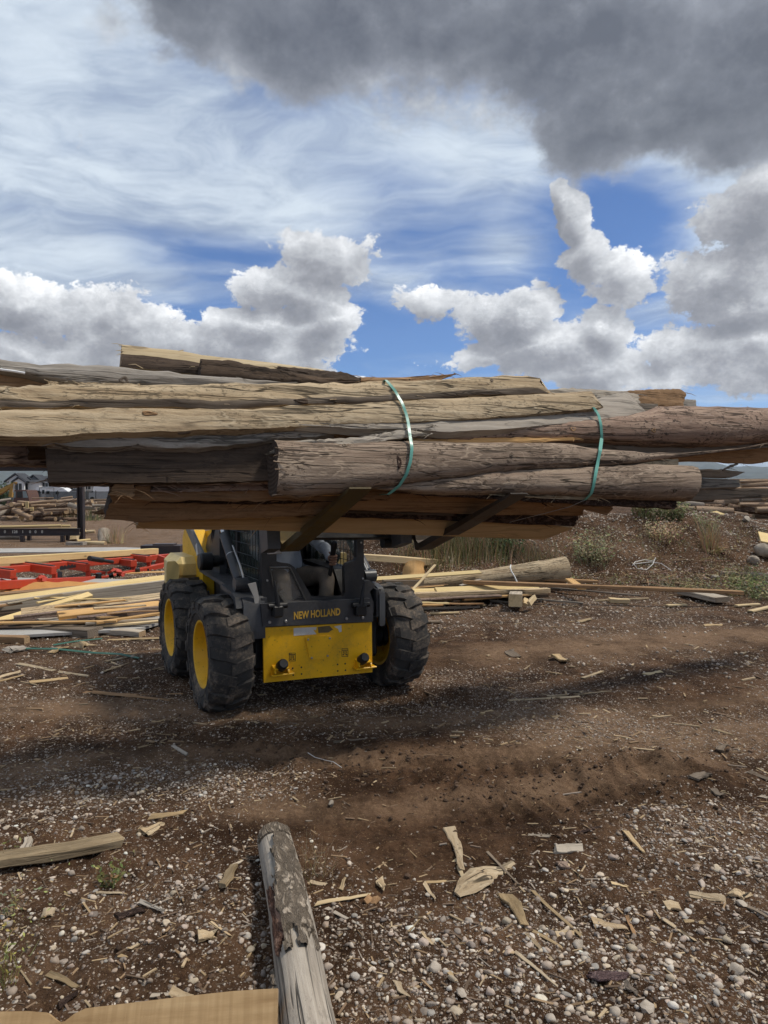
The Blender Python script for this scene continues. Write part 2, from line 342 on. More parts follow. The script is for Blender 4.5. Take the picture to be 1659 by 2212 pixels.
# ------------------------------------------------------------------ mesh helpers
def rotm(ax, up=(0, 0, 1)):
    """3x3 with X along ax and Z as close to up as possible."""
    x = Vector(ax).normalized(); z = Vector(up); z = (z - x * z.dot(x))
    if z.length < 1e-5: z = Vector((0, 1, 0)) - x * x.y
    z.normalize(); y = z.cross(x)
    return Matrix((x, y, z)).transposed()
class MB:
    def __init__(s): s.v = []; s.f = []; s.m = []
    def add(s, vs, fs, mi=0):
        o = len(s.v); s.v.extend(tuple(p) for p in vs); s.f.extend(tuple(i + o for i in f) for f in fs); s.m.extend([mi] * len(fs)); return s
    def box(s, c, size, rot=None, bev=.0, mi=0):
        c = Vector(c); hx, hy, hz = (q / 2 for q in size); M = rot if rot is not None else Matrix.Identity(3)
        b = min(bev, hx * .9, hy * .9, hz * .9)
        if b <= 0:
            vs = [c + M @ Vector((sx * hx, sy * hy, sz * hz)) for sx in (-1, 1) for sy in (-1, 1) for sz in (-1, 1)]
            return s.add(vs, [(0, 1, 3, 2), (4, 6, 7, 5), (0, 4, 5, 1), (2, 3, 7, 6), (0, 2, 6, 4), (1, 5, 7, 3)], mi)
        vs = []; ix = {}
        for sx in (-1, 1):
            for sy in (-1, 1):
                for sz in (-1, 1):
                    for k in range(3):
                        d = [hx, hy, hz]; d = [d[i] - (0 if i == k else b) for i in range(3)]
                        ix[(sx, sy, sz, k)] = len(vs); vs.append(c + M @ Vector((sx * d[0], sy * d[1], sz * d[2])))
        fs = []
        I = lambda a, k: ix[(a[0], a[1], a[2], k)]
        for k in range(3):
            i, j = (k + 1) % 3, (k + 2) % 3
            for sk in (-1, 1):
                q = []
                for si, sj in ((-1, -1), (1, -1), (1, 1), (-1, 1)):
                    a = [0, 0, 0]; a[k] = sk; a[i] = si; a[j] = sj; q.append(I(a, k))
                fs.append(q if sk > 0 else q[::-1])
            for si in (-1, 1):
                for sj in (-1, 1):
                    a = [0, 0, 0]; a[i] = si; a[j] = sj; a[k] = -1; bb = a[:]; bb[k] = 1
                    q = [I(a, i), I(bb, i), I(bb, j), I(a, j)]; fs.append(q if si * sj < 0 else q[::-1])
        for sx in (-1, 1):
            for sy in (-1, 1):
                for sz in (-1, 1):
                    q = [I((sx, sy, sz), k) for k in range(3)]; fs.append(q if sx * sy * sz > 0 else q[::-1])
        return s.add(vs, fs, mi)
    def bar(s, p, q, w, h, up=(0, 0, 1), bev=.004, mi=0):
        p, q = Vector(p), Vector(q); return s.box((p + q) / 2, ((q - p).length, w, h), rotm(q - p, up), bev, mi)
    def prism(s, pts, off, mi=0):
        """closed outline pts (3D, planar) swept by the vector off"""
        n = len(pts); pts = [Vector(p) for p in pts]; off = Vector(off)
        nrm = Vector((0, 0, 0))
        for i in range(n): nrm += pts[i].cross(pts[(i + 1) % n])
        if nrm.dot(off) > 0: pts = pts[::-1]
        vs = pts + [p + off for p in pts]
        fs = [tuple(range(n)), tuple(range(2 * n - 1, n - 1, -1))] + [(i, i + n, (i + 1) % n + n, (i + 1) % n) for i in range(n)]
        return s.add(vs, fs, mi)
    def tube(s, pts, r, n=8, mi=0, cap=True):
        pts = [Vector(p) for p in pts]; m = len(pts); rs = r if isinstance(r, (list, tuple)) else [r] * m
        vs = []; prev = None
        for i, p in enumerate(pts):
            d = (pts[min(i + 1, m - 1)] - pts[max(i - 1, 0)]).normalized()
            if prev is None: u = d.orthogonal().normalized()
            else:
                u = prev - d * prev.dot(d)
                u = u.normalized() if u.length > 1e-6 else d.orthogonal().normalized()
            prev = u; w = d.cross(u)
            for k in range(n):
                a = 2 * math.pi * k / n; vs.append(p + (u * math.cos(a) + w * math.sin(a)) * rs[i])
        fs = [(i * n + k, i * n + (k + 1) % n, (i + 1) * n + (k + 1) % n, (i + 1) * n + k) for i in range(m - 1) for k in range(n)]
        if cap: fs += [tuple(range(n - 1, -1, -1)), tuple(range((m - 1) * n, m * n))]
        return s.add(vs, fs, mi)
    def lathe(s, prof, o, ax, n=32, mi=0, closed=False):
        """profile of (radius, along) about the axis ax through o"""
        ax = Vector(ax).normalized(); u = ax.orthogonal().normalized(); w = ax.cross(u); o = Vector(o); m = len(prof)
        vs = [o + ax * h + (u * math.cos(2 * math.pi * k / n) + w * math.sin(2 * math.pi * k / n)) * r for (r, h) in prof for k in range(n)]
        rg = range(m if closed else m - 1)
        fs = [(i * n + k, ((i + 1) % m) * n + k, ((i + 1) % m) * n + (k + 1) % n, i * n + (k + 1) % n) for i in rg for k in range(n)]
        return s.add(vs, fs, mi)
    def build(s, name, mats, parent=None, M=None, smooth=35, link=True):
        me = bpy.data.meshes.new(name); me.from_pydata(s.v, [], s.f)
        mats = mats if isinstance(mats, (list, tuple)) else [mats]
        for m in mats: me.materials.append(m)
        if len(mats) > 1: me.polygons.foreach_set('material_index', s.m)
        if smooth:
            me.polygons.foreach_set('use_smooth', [True] * len(s.f)); me.set_sharp_from_angle(angle=R(smooth))
        me.update()
        o = bpy.data.objects.new(name, me)
        if M is not None: o.matrix_world = M
        if parent is not None: o.parent = parent
        COL.objects.link(o); return o
def tag(o, label=None, cat=None, group=None, kind=None):
    for k, v in (('label', label), ('category', cat), ('group', group), ('kind', kind)):
        if v: o[k] = v
    return o
def thing(name, label, cat, loc=(0, 0, 0), rz=0., group=None):
    o = bpy.data.objects.new(name, None); COL.objects.link(o); o.location = loc; o.rotation_euler = (0, 0, rz)
    o.empty_display_size = .1
    return tag(o, label, cat, group)
def M4(o, R3): return Matrix.Translation(Vector(o)) @ R3.to_4x4()

# ------------------------------------------------------------------ value noise for shapes
_T = RNG.random((256, 256))
def vn(x, y):
    x = np.asarray(x, float); y = np.asarray(y, float)
    xi = np.floor(x).astype(int); yi = np.floor(y).astype(int); fx = x - xi; fy = y - yi
    fx = fx * fx * (3 - 2 * fx); fy = fy * fy * (3 - 2 * fy)
    a = _T[xi & 255, yi & 255]; b = _T[(xi + 1) & 255, yi & 255]; c = _T[xi & 255, (yi + 1) & 255]; d = _T[(xi + 1) & 255, (yi + 1) & 255]
    return (a * (1 - fx) + b * fx) * (1 - fy) + (c * (1 - fx) + d * fx) * fy - .5
def fbm(x, y, o=4, g=.5):
    s = 0; a = 1.
    for i in range(o): s = s + a * vn(np.asarray(x) * 2 ** i + 17.3 * i, np.asarray(y) * 2 ** i + 5.1 * i); a *= g
    return s
def sstep(a, b, x):
    t = np.clip((np.asarray(x, float) - a) / (b - a), 0, 1); return t * t * (3 - 2 * t)

# ------------------------------------------------------------------ ground
PIT = PZ(1395, 1668); RUT = [(PZ(520, 1640), PZ(1120, 1700)), (PZ(300, 1575), PZ(900, 1650)), (PZ(860, 1500), PZ(1100, 1522)), (PZ(960, 1650), PZ(1420, 1650)), (PZ(1000, 1760), PZ(1500, 1700))]
def seg_d(x, y, a, b):
    dx, dy = b.x - a.x, b.y - a.y; L = dx * dx + dy * dy
    t = np.clip(((x - a.x) * dx + (y - a.y) * dy) / L, 0, 1)
    return np.hypot(x - a.x - t * dx, y - a.y - t * dy), t
def berm(x, y):
    edge = 10.35 + .9 * fbm(x * .35, 3.1, 3) + np.clip(-(x - 1.0), 0, 9) * .55
    crest = 1.10 + .30 * fbm(x * .45, 8.0, 3) - .055 * np.clip(x - 3.0, 0, 9)
    up = sstep(0, 2.9, y - edge)
    h = crest * up
    back = sstep(3.1, 6.0, y - edge)
    h = h * (1 - back) + np.minimum(crest, .72) * back
    h = h * sstep(-3.2, 1.2, x + (y - 10.3) * .06)
    return h * (1 - sstep(60, 110, y) * 1.0)
def gz(x, y, fine=True):
    x = np.asarray(x, float); y = np.asarray(y, float)
    r = np.hypot(x, y)
    z = .05 * fbm(x * .5, y * .5, 3) - .0105 * np.clip(y - 25, 0, 260)
    near = np.clip(1.4 - r / 26., 0, 1)
    bm = berm(x, y); z = z + bm
    z = z + near * .26 * fbm(x * 1.3 + 4, y * 1.3, 4) * sstep(.1, .6, bm)
    if fine:
        k = np.clip(1.25 - r / 14., 0, 1)
        z = z + k * (.026 * fbm(x * 4.2, y * 4.2 + 9, 3, .6) + .016 * fbm(x * 17, y * 17, 3, .7))
        for i, (a, b) in enumerate(RUT):
            d, t = seg_d(x, y, a, b); w = .16
            prof = -.035 * np.exp(-(d / w) ** 2) + .030 * np.exp(-((d - .24) / .09) ** 2)
            along = t * math.hypot(b.x - a.x, b.y - a.y); z = z + .011 * np.sin(along * 2 * math.pi / .11 + 3 * np.abs(d)) * np.exp(-(d / .15) ** 2) * (.3 + 1.4 * np.clip(vn(x * 3 + 9, y * 3) + .5, 0, 1)) * sstep(0, .1, t) * sstep(1, .9, t)
            z = z + prof * (0.6 + 1.2 * vn(x * 6 + i, y * 6)) * sstep(0, .1, t) * sstep(1, .9, t)
        d = np.hypot((x - PIT.x) * .8, (y - PIT.y) * 1.2)
        z = z - .075 * np.exp(-(d / .13) ** 2) + .045 * np.exp(-((d - .26) / .10) ** 2) * (1 + 2.2 * vn(x * 9, y * 9))
    return z
def gzs(x, y): return float(gz(np.array([x]), np.array([y]))[0])
_TS = np.concatenate([np.linspace(1.6, 6, 90), np.linspace(6.05, 20, 160), np.linspace(20.2, 60, 60)])
def GP(u, v, dz=0.):                # point on the ground seen at (u, v)
    r = ray(u, v); t = _TS / r.y; x, y, z = r.x * t, _TS, CAM_H + r.z * t; d = z - gz(x, y)
    i = int(np.argmax(d < 0)) if (d < 0).any() else len(_TS) - 1
    if i > 0: f = d[i - 1] / (d[i - 1] - d[i] + 1e-9); tt = t[i - 1] + (t[i] - t[i - 1]) * f
    else: tt = t[0]
    p = ORG + r * float(tt); p.z = gzs(p.x, p.y) + dz; return p
# where stones lie thick, where dry dust and painted-in sunlit strips lighten the dirt, and where it is damp (worked out on the place itself)
TRK = [[PZ(u, v) for u, v in q] for q in (((-200, 1535), (200, 1530), (600, 1552), (900, 1560), (1250, 1545), (1800, 1500)), ((-200, 1700), (250, 1640), (560, 1625), (800, 1640), (1100, 1625), (1500, 1590), (1900, 1570)), ((560, 1760), (860, 1750), (1180, 1700), (1500, 1640)))]  # worn tracks; the first strip paints in sunlit dirt
def dens(x, y):
    x = np.asarray(x, float); y = np.asarray(y, float)
    n = fbm(x * .9, y * .9, 4, .6); r = np.hypot(x, y)
    g = .45 + .55 * n
    def spot(u, v, rx, ry, k):
        p = PZ(u, v); return k * np.exp(-(((x - p.x) / rx) ** 2 + ((y - p.y) / ry) ** 2))
    g = g + spot(1400, 2120, .75, .42, .75) + spot(1000, 2150, .5, .35, .45) + spot(400, 1950, .6, .3, .18) + spot(620, 1930, .5, .4, .22) + spot(1560, 1800, .4, .4, .5)
    g = g + spot(260, 1690, 1.1, .42, .55) + spot(620, 1680, .8, .3, .3) + spot(1350, 1560, 1.3, .45, .4) + spot(300, 1520, 1.6, .4, .25)
    g = g - spot(1000, 1780, .62, .32, .6) - spot(1250, 1690, .8, .30, .6) - spot(760, 1650, .8, .35, .55) - spot(1500, 1660, .5, .2, .35) - spot(250, 2100, .35, .35, .15) - spot(900, 1900, .4, .25, .25)
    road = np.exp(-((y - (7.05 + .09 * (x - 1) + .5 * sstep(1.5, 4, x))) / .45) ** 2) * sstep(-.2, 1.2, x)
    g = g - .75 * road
    g = np.where(y > 8.2, g + .12, g)
    b = berm(x, y); g = g * (1 - .55 * sstep(.05, .4, b))
    tr = 0
    for pts in TRK:
        for a_, b_ in zip(pts, pts[1:]): tr = np.maximum(tr, np.exp(-(seg_d(x, y, a_, b_)[0] / .17) ** 2))
    g = g - .35 * tr
    dry = np.clip(road + .75 * tr + spot(1450, 1580, 1.4, .35, .8) + spot(300, 1530, 1.7, .35, .8) + spot(260, 1690, 1.2, .4, .45) + spot(1400, 2120, .7, .4, .12) + .5 * n, 0, 1)  # dry dirt plus patches lightened where the sun strikes
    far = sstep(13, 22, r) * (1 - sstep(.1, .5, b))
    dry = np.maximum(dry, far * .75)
    return np.clip(g, 0, 1), dry
def build_ground():
    th = np.concatenate([np.linspace(-180, -48, 34)[:-1], np.linspace(-48, 48, 520), np.linspace(48, 180, 34)[1:]]) * math.pi / 180
    rr = np.concatenate([[.0], np.geomspace(.6, 1.7, 8), np.geomspace(1.75, 9, 430), np.geomspace(9.1, 30, 200), np.geomspace(31, 400, 50), np.geomspace(450, 9000, 14)])
    A, B = np.meshgrid(rr, th, indexing='ij'); X = A * np.sin(B); Y = A * np.cos(B); Z = gz(X, Y)
    nr, ntc = A.shape
    co = np.stack([X, Y, Z], -1).reshape(-1, 3)
    i = np.arange(nr - 1)[:, None] * ntc + np.arange(ntc - 1)[None]
    q = np.stack([i, i + ntc, i + ntc + 1, i + 1], -1).reshape(-1, 4)[:, ::-1]
    me = bpy.data.meshes.new('ground'); me.vertices.add(len(co)); me.vertices.foreach_set('co', co.ravel().astype(np.float32))
    me.loops.add(q.size); me.loops.foreach_set('vertex_index', q.ravel().astype(np.int32)); me.polygons.add(len(q))
    me.polygons.foreach_set('loop_start', np.arange(0, q.size, 4, dtype=np.int32))
    me.update(calc_edges=True); me.polygons.foreach_set('use_smooth', np.ones(len(q), bool))
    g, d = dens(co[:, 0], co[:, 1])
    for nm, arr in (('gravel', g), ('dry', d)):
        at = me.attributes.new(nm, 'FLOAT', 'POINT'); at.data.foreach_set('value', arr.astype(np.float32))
    def fn(t, b):
        c = t.n('TexCoord', out=3)
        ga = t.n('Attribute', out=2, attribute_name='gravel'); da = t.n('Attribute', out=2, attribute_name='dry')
        n1 = t.noise(c, 2.2, 6, .65); n2 = t.noise(c, 30, 6, .7); n3 = t.noise(c, 130, 3, .7)
        damp = t.ss(t.m('ADD', t.m('MULTIPLY', n1, .7), t.m('MULTIPLY', n2, .3)), .40, .62)
        soil = t.mix(damp, (.036, .0185, .0095), (.112, .062, .034))
        dry_lit = t.mix(t.ss(n2, .35, .7), (.160, .098, .058), (.26, .170, .106))  # tan of dry dirt, also laid on the painted sunlit strips
        col = t.mix(t.m('MULTIPLY', da, t.ss(n1, .25, .6, .35, 1)), soil, dry_lit)
        col = t.mix(t.ss(n3, .5, .72, 0, .6), col, t.mix(.5, col, (.012, .008, .006)))
        # wood crumbs: small tan flecks
        fl = t.noise(t.vm('ADD', c, t.vsc(t.noise(c, 3, 1, .5, out=1), .2)), 75, 2, .5)
        col = t.mix(t.m('MULTIPLY', t.ss(fl, .64, .68), .55), col, (.24, .165, .09))
        h = t.m('ADD', t.m('MULTIPLY', n2, .9), t.m('MULTIPLY', n3, .45))
        # small stones in the dirt, three sizes
        for sc, lim, w in ((34., .35, .60), (75., .37, .60), (150., .38, .35)):
            vd = t.n('TexVoronoi', {'Vector': c, 'Scale': sc, 'Randomness': 1.0}, out=None, feature='F1')
            rr_, gg_, bb_ = t.sep(vd.outputs[1])
            on = t.m('MULTIPLY', t.ss(vd.outputs[0], lim - .06, lim, 1, 0), t.m('LESS_THAN', rr_, t.m('MULTIPLY', ga, w)))
            sc_ = t.ramp(gg_, [(0, (.15, .11, .085)), (.35, (.27, .21, .16)), (.6, (.34, .265, .215)), (.85, (.46, .385, .31)), (1, (.56, .50, .43))])
            sc_ = t.mix(t.ss(t.m('ADD', bb_, t.m('MULTIPLY', n2, .4)), .4, 1.0, 0, .75), sc_, t.mix(.5, col, sc_))
            col = t.mix(on, col, sc_)
            h = t.m('ADD', h, t.m('MULTIPLY', t.m('MULTIPLY', on, t.ss(vd.outputs[0], 0, lim, 1, 0)), 30. / sc))
        setp(t, b, col=col, rough=.95, normal=bump(t, h, .9, .02), spec=.12)
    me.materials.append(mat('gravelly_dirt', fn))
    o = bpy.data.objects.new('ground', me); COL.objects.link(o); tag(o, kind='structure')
build_ground()

# ------------------------------------------------------------------ loose stones, clods, splinters: masses nobody could count
import bmesh
def ico(sub):
    bm = bmesh.new(); bmesh.ops.create_icosphere(bm, subdivisions=sub, radius=1.)
    v = np.array([p.co[:] for p in bm.verts]); f = np.array([[q.index for q in p.verts] for p in bm.faces]); bm.free(); return v, f
def scatter_mesh(name, xyz, size, col, base, flat=.7, sink=.3, m=STONES, kind='stuff', lump=.30, label=None, smooth=True, stretch=None, cut=0):
    V, F = base; n = len(xyz); k = len(V)
    ang = RNG.random(n) * 6.283; ca, sa = np.cos(ang), np.sin(ang)
    s = size[:, None] * (1 + .35 * (RNG.random((n, 3)) - .5) * 2); s[:, 2] *= flat
    if stretch is not None: s[:, 0] *= stretch
    vv = V[None] * (1 + lump * .35 * (RNG.random((n, k)) - .5) * 2)[..., None]
    if cut:                                                          # broken stones: flats cut off a rounded lump
        for _ in range(cut):
            nn = RNG.normal(size=(n, 3)); nn /= np.linalg.norm(nn, axis=1)[:, None]; ex = np.einsum('nkc,nc->nk', vv, nn) - (.42 + .45 * RNG.random(n))[:, None]
            vv = vv - np.maximum(ex, 0)[..., None] * nn[:, None]
    vv = vv * s[:, None]
    x = vv[..., 0] * ca[:, None] - vv[..., 1] * sa[:, None]; y = vv[..., 0] * sa[:, None] + vv[..., 1] * ca[:, None]
    tilt = (RNG.random(n) - .5)[:, None] * .7
    z = vv[..., 2] + x * tilt * .5
    co = np.stack([x + xyz[:, None, 0], y + xyz[:, None, 1], z + (xyz[:, 2] + s[:, 2] * (1 - 2 * sink))[:, None]], -1).reshape(-1, 3)
    fc = (F[None] + (np.arange(n) * k)[:, None, None]).reshape(-1, F.shape[1])
    me = bpy.data.meshes.new(name); me.vertices.add(len(co)); me.vertices.foreach_set('co', co.ravel().astype(np.float32))
    me.loops.add(fc.size); me.loops.foreach_set('vertex_index', fc.ravel().astype(np.int32)); me.polygons.add(len(fc))
    me.polygons.foreach_set('loop_start', np.arange(0, fc.size, fc.shape[1], dtype=np.int32)); me.update(calc_edges=True)
    me.polygons.foreach_set('use_smooth', np.full(len(fc), smooth))
    at = me.attributes.new('Col', 'FLOAT_COLOR', 'POINT')
    at.data.foreach_set('color', np.repeat(np.concatenate([col, np.ones((n, 1))], 1), k, 0).ravel().astype(np.float32))
    me.materials.append(m)
    o = bpy.data.objects.new(name, me); COL.objects.link(o); return tag(o, label, kind=kind)
def pick(n, pal):
    pal = np.array(pal); i = RNG.integers(0, len(pal), n); return np.clip(pal[i] * .98 * (1 + .5 * (RNG.random((n, 1)) - .5)), 0, .7)
def spots(n, rmin, rmax, half=40, power=1.0, thr=None, gamma=1.0):
    """random ground points in the view sector, kept by stone density"""
    m = n * 4; r = np.sqrt(rmin ** 2 + (rmax ** 2 - rmin ** 2) * RNG.random(m) ** power); a = (RNG.random(m) * 2 - 1) * R(half)
    x, y = r * np.sin(a), r * np.cos(a)
    g, _ = dens(x, y); keep = RNG.random(m) < np.clip(g, 0.02, 1) ** gamma; x, y = x[keep][:n], y[keep][:n]
    return np.stack([x, y, gz(x, y)], -1)
PAL = [(.60, .52, .42), (.52, .43, .33), (.45, .35, .27), (.36, .29, .23), (.58, .50, .41), (.30, .25, .205), (.47, .39, .32), (.66, .60, .52), (.42, .335, .275), (.54, .45, .33), (.25, .21, .18), (.37, .34, .30)]
SOILC = [(.075, .046, .028), (.095, .060, .038), (.12, .076, .049), (.058, .036, .023)]
I1, I2 = ico(1), ico(2)
p = spots(3300, 1.9, 4.3, 42, 1.0, gamma=2.2); scatter_mesh('pebbles', p, (.0055 + .0130 * RNG.random(len(p)) ** 2.6) * np.clip(1.35 - p[:, 1] * .12, .6, 1), pick(len(p), PAL), I2, .70, .44, cut=6, label='pale rounded pebbles strewn over the dark dirt in front')
p = spots(15000, 1.9, 6.5, 42, 1.0, gamma=1.3); scatter_mesh('small_gravel', p, .003 + .006 * RNG.random(len(p)) ** 1.6, pick(len(p), PAL[1:7] + PAL[3:6]), I1, .75, .38, cut=3, label='small gravel mixed into the dirt')
p = spots(16000, 6.0, 17., 38, .9, gamma=1.1); scatter_mesh('yard_gravel', p, .006 + .013 * RNG.random(len(p)) ** 2, pick(len(p), PAL[1:7]), I1, .75, .35, label='gravel over the yard and the earth bank')
mm = 34000; xx = -1 + 13 * RNG.random(mm); yy = 10 + 4.2 * RNG.random(mm); kk = (RNG.random(mm) < .22 + .5 * (fbm(xx * 1.1, yy * 1.1, 3) + .3)) & (berm(xx, yy) > .05); p = np.stack([xx, yy, gz(xx, yy)], -1)[kk][:15000]
scatter_mesh('bank_gravel', p, .007 + .016 * RNG.random(len(p)) ** 2, pick(len(p), PAL[:7]), I1, .75, .35, label='pale stones covering the earth bank')
def clods():
    m = 13000; r = np.sqrt(1.9 ** 2 + (6.2 ** 2 - 1.9 ** 2) * RNG.random(m)); a = (RNG.random(m) * 2 - 1) * R(42); x, y = r * np.sin(a), r * np.cos(a)
    g, d = dens(x, y); k = vn(x * 2.2, y * 2.2) + .5
    near = sum(np.exp(-(seg_d(x, y, q, w)[0] / .3) ** 2) for q, w in RUT) + 1.3 * np.exp(-(np.hypot(x - PIT.x, y - PIT.y) / .38) ** 2)
    keep = RNG.random(m) < np.clip(.22 * k + .55 * near - .4 * d, 0.02, 1); x, y = x[keep], y[keep]
    p = np.stack([x, y, gz(x, y)], -1)
    scatter_mesh('soil_clods', p, .003 + .011 * RNG.random(len(p)) ** 3, pick(len(p), SOILC), I1, .8, .3, lump=.4, smooth=False, label='dark crumbly clods of churned soil')
clods()
BX = (np.array([(a, b, c) for a in (-1, 1) for b in (-1, 1) for c in (-1, 1)], float), np.array([(0, 1, 3, 2), (4, 6, 7, 5), (0, 4, 5, 1), (2, 3, 7, 6), (0, 2, 6, 4), (1, 5, 7, 3)]))
WC = [(.36, .26, .15), (.28, .19, .11), (.20, .135, .085), (.42, .32, .20), (.13, .09, .06), (.30, .25, .20), (.17, .12, .085)]
p = spots(5200, 1.9, 5.2, 42, gamma=.5); scatter_mesh('wood_litter', p, .0016 + .0022 * RNG.random(len(p)), pick(len(p), WC), BX, .5, .1, SPLINT, lump=.3, smooth=False, stretch=3 + 9 * RNG.random(len(p)) ** 2, label='fine wood splinters littering the dirt')
p = spots(2600, 4.5, 14, 36, gamma=.3); scatter_mesh('yard_wood_litter', p, .003 + .005 * RNG.random(len(p)), pick(len(p), WC[:4]), BX, .5, .1, SPLINT, lump=.3, smooth=False, stretch=3 + 9 * RNG.random(len(p)) ** 2, label='wood splinters scattered across the yard')

# ------------------------------------------------------------------ bundle of slabs on the forks
PSI = R(26.5); TILT = R(19)
EX = Vector((math.cos(PSI), math.sin(PSI), 0))                     # along the slabs, to the right and away
FW = Vector((math.sin(PSI), -math.cos(PSI), 0))                    # the way the loader faces
FF = FW * math.cos(TILT) + Vector((0, 0, math.sin(TILT)))          # along the raised forks, heel to tip
NN = -FW * math.sin(TILT) + Vector((0, 0, math.cos(TILT)))         # square to the forks
FORK_TIP = P(768, 1066, 3.92)
BROT = Matrix((EX, NN.cross(EX), NN)).transposed()
BVH_V, BVH_F, BVH_O = [], [], []
def resample(pl, n):
    a = np.array(pl, float); s = np.concatenate([[0], np.cumsum(np.abs(np.diff(a[:, 0])) + .15 * np.abs(np.diff(a[:, 1])))])
    t = np.linspace(0, s[-1], n); return np.stack([np.interp(t, s, a[:, 0]), np.interp(t, s, a[:, 1])], -1)
def slab(label, top, bot, off, mats, thick=.07, bulge=.12, tilt=0., n=30, name='wood_slab', rough=.004, mid=None, cat='slab', group='slabs strapped in the load', fuzz=9):
    """A sawn slab whose visible face is outlined by its upper and lower edge; it lies off metres behind the load's front and
    its face is turned by tilt (degrees, positive looks more upward)."""
    a = R(tilt); nrm = (FF * math.cos(a) + NN * math.sin(a)).normalized()
    o = FORK_TIP - FF * off
    # tilted faces pivot about their own middle line
    um, vm_ = np.mean([np.mean(np.array(top), 0), np.mean(np.array(bot), 0)], 0)
    o = PP(um, vm_, o, FF)
    T = [PP(u, v, o, nrm) for u, v in resample(top, n)]; B = [PP(u, v, o, nrm) for u, v in resample(bot, n)]
    c = sum(T + B, Vector()) / (2 * n)
    Rl = rotm(EX, NN); Ri = Rl.transposed(); nl = Ri @ nrm
    mb = MB(); K = 9; rg = []
    sd = random.random() * 90
    for i in range(n):
        t, b = Ri @ (T[i] - c), Ri @ (B[i] - c); w = (t - b)
        ej = min(rough * .9, w.length * .10)
        t = t + w.normalized() * ej * float(fbm(i * 1.7 + sd, 2., 3, .8)) * 1.5; b = b + w.normalized() * ej * float(fbm(i * 1.7 + sd, 9., 3, .8)) * 1.5; w = (t - b); L = w.length; ring = []
        dirw = w / max(L, 1e-5)
        th = min(thick, max(L * 1.2, .006))
        for k in range(K):                                        # front, top to bottom
            s = k / (K - 1); p = t - w * s
            pr = math.sqrt(max(0., 1 - (2 * s - 1) ** 2)) if bulge > .2 else min(1., 4.5 * s, 4.5 * (1 - s)) ** .6
            jig = rough * (2.2 * float(fbm(i * .55 + sd, k * .5 + sd, 2)) + .7 * float(vn(i * 1.9 + sd, k * 2.1)))
            p = p + nl * (L * bulge * pr + (jig if 0 < k < K - 1 else jig * .3))
            ring.append(p)
        edge = rough * 1.5
        ring.append(b - nl * th * .55 + dirw * (.02 * L)); ring.append(b - nl * th + dirw * L * (.12 if bulge > .2 else .03))
        ring.append(t - nl * th - dirw * L * (.12 if bulge > .2 else .03)); ring.append(t - nl * th * .55 - dirw * (.02 * L))
        if i in (0, n - 1) and rough > .0025:                     # ends are broken off, not trimmed
            for k in range(len(ring)): ring[k] = ring[k] + Vector((rough * 5 * float(vn(k * 1.3 + sd, i + sd)), 0, 0))
        rg.append(ring)
    m = len(rg[0])
    vs = [p for r_ in rg for p in r_]
    for i in range(n - 1):
        for k in range(m):
            q = (i * m + k, i * m + (k + 1) % m, (i + 1) * m + (k + 1) % m, (i + 1) * m + k)
            mb.f.append(q); mb.m.append(0 if mid is None or k < mid else (2 if k < K - 1 else 0))  # faces below mid take a darker wood, painting shade on the slab
    mb.v = [tuple(p) for p in vs]
    mb.f.append(tuple(range(m))[::-1]); mb.m.append(1); mb.f.append(tuple((n - 1) * m + k for k in range(m))); mb.m.append(1)
    ms = list(mats) if isinstance(mats, (list, tuple)) else [mats, E_GREY]
    o_ = mb.build(name, ms, None, M4(c, Rl), 50)
    ob = len(BVH_V); Mx = M4(c, Rl)
    BVH_V.extend(Mx @ Vector(v) for v in mb.v); BVH_F.extend(tuple(i + ob for i in f) for f in mb.f)
    BVH_O.append((len(BVH_F), o_))
    if fuzz:                                                      # torn fibres standing off the lower edge and the ends
        sp = MB(); rs = random.Random(int(sd * 100))
        for _ in range(fuzz):
            i = rs.choice((0, n - 1)) if rs.random() < .35 else rs.randrange(2, n - 2); k = rs.choice((7, 8, 8, 6, 0)) if 0 < i < n - 1 else rs.randrange(9); p = Vector(rg[i][k])
            d = Vector((rs.choice((-1, 1)) * rs.uniform(.5, 1), 0, -rs.uniform(.0, .5))) + nl * rs.uniform(.05, .5); d.normalize(); L = rs.uniform(.03, .11); w = rs.uniform(.0012, .0035); sw = Vector((0, 0, 1))
            sp.tube([p - d * .02, p + d * L * .5 + nl * .003, p + d * L - sw * L * rs.uniform(0, .25)], [w, w * .7, w * .15], 4)
        tag(sp.build('splinters', ms[0], o_), kind='stuff')
    return tag(o_, label, cat, group, 'thing')

S = slab
# ---- back and top layer
S('squared timber on top of the load with pale sawn upper face and shade-painted side', [(264, 745), (376, 756), (446, 768), (575, 782), (690, 797), (720, 803)], [(260, 791), (430, 809), (560, 820), (720, 826)], .42, [W_PALE, E_TAN, W_DARK], .16, .10, 12, mid=4, rough=.003)  # dark lower facet paints the shade on the timber's front
S('dark grey splintered slab lying beside the pale timber on top', [(433, 776), (495, 777), (540, 788), (600, 797), (700, 815), (770, 823)], [(433, 811), (560, 825), (700, 830), (775, 829)], .30, [W_DARK, E_DARK], .12, .12, 0, rough=.006)
S('dark broken slab end behind the strap on top of the load', [(600, 791), (644, 795), (708, 801), (748, 805), (770, 814), (805, 822)], [(600, 796), (665, 816), (720, 827), (805, 829)], .36, [W_DARK, E_DARK], .10, .1, 10, rough=.007)
S('thin brown bark shard pointing right on top of the load', [(780, 815), (860, 815), (927, 811)], [(780, 824), (880, 823), (928, 812)], .26, [W_BROWN, E_DARK], .02, .1, n=12, name='bark_shard', cat='bark shard')
S('second thin bark shard with upturned tip behind the long tan slab', [(885, 818), (945, 811), (985, 807)], [(885, 825), (940, 822), (986, 808)], .22, [W_BROWN, E_DARK], .02, .1, n=12, name='bark_shard', cat='bark shard')
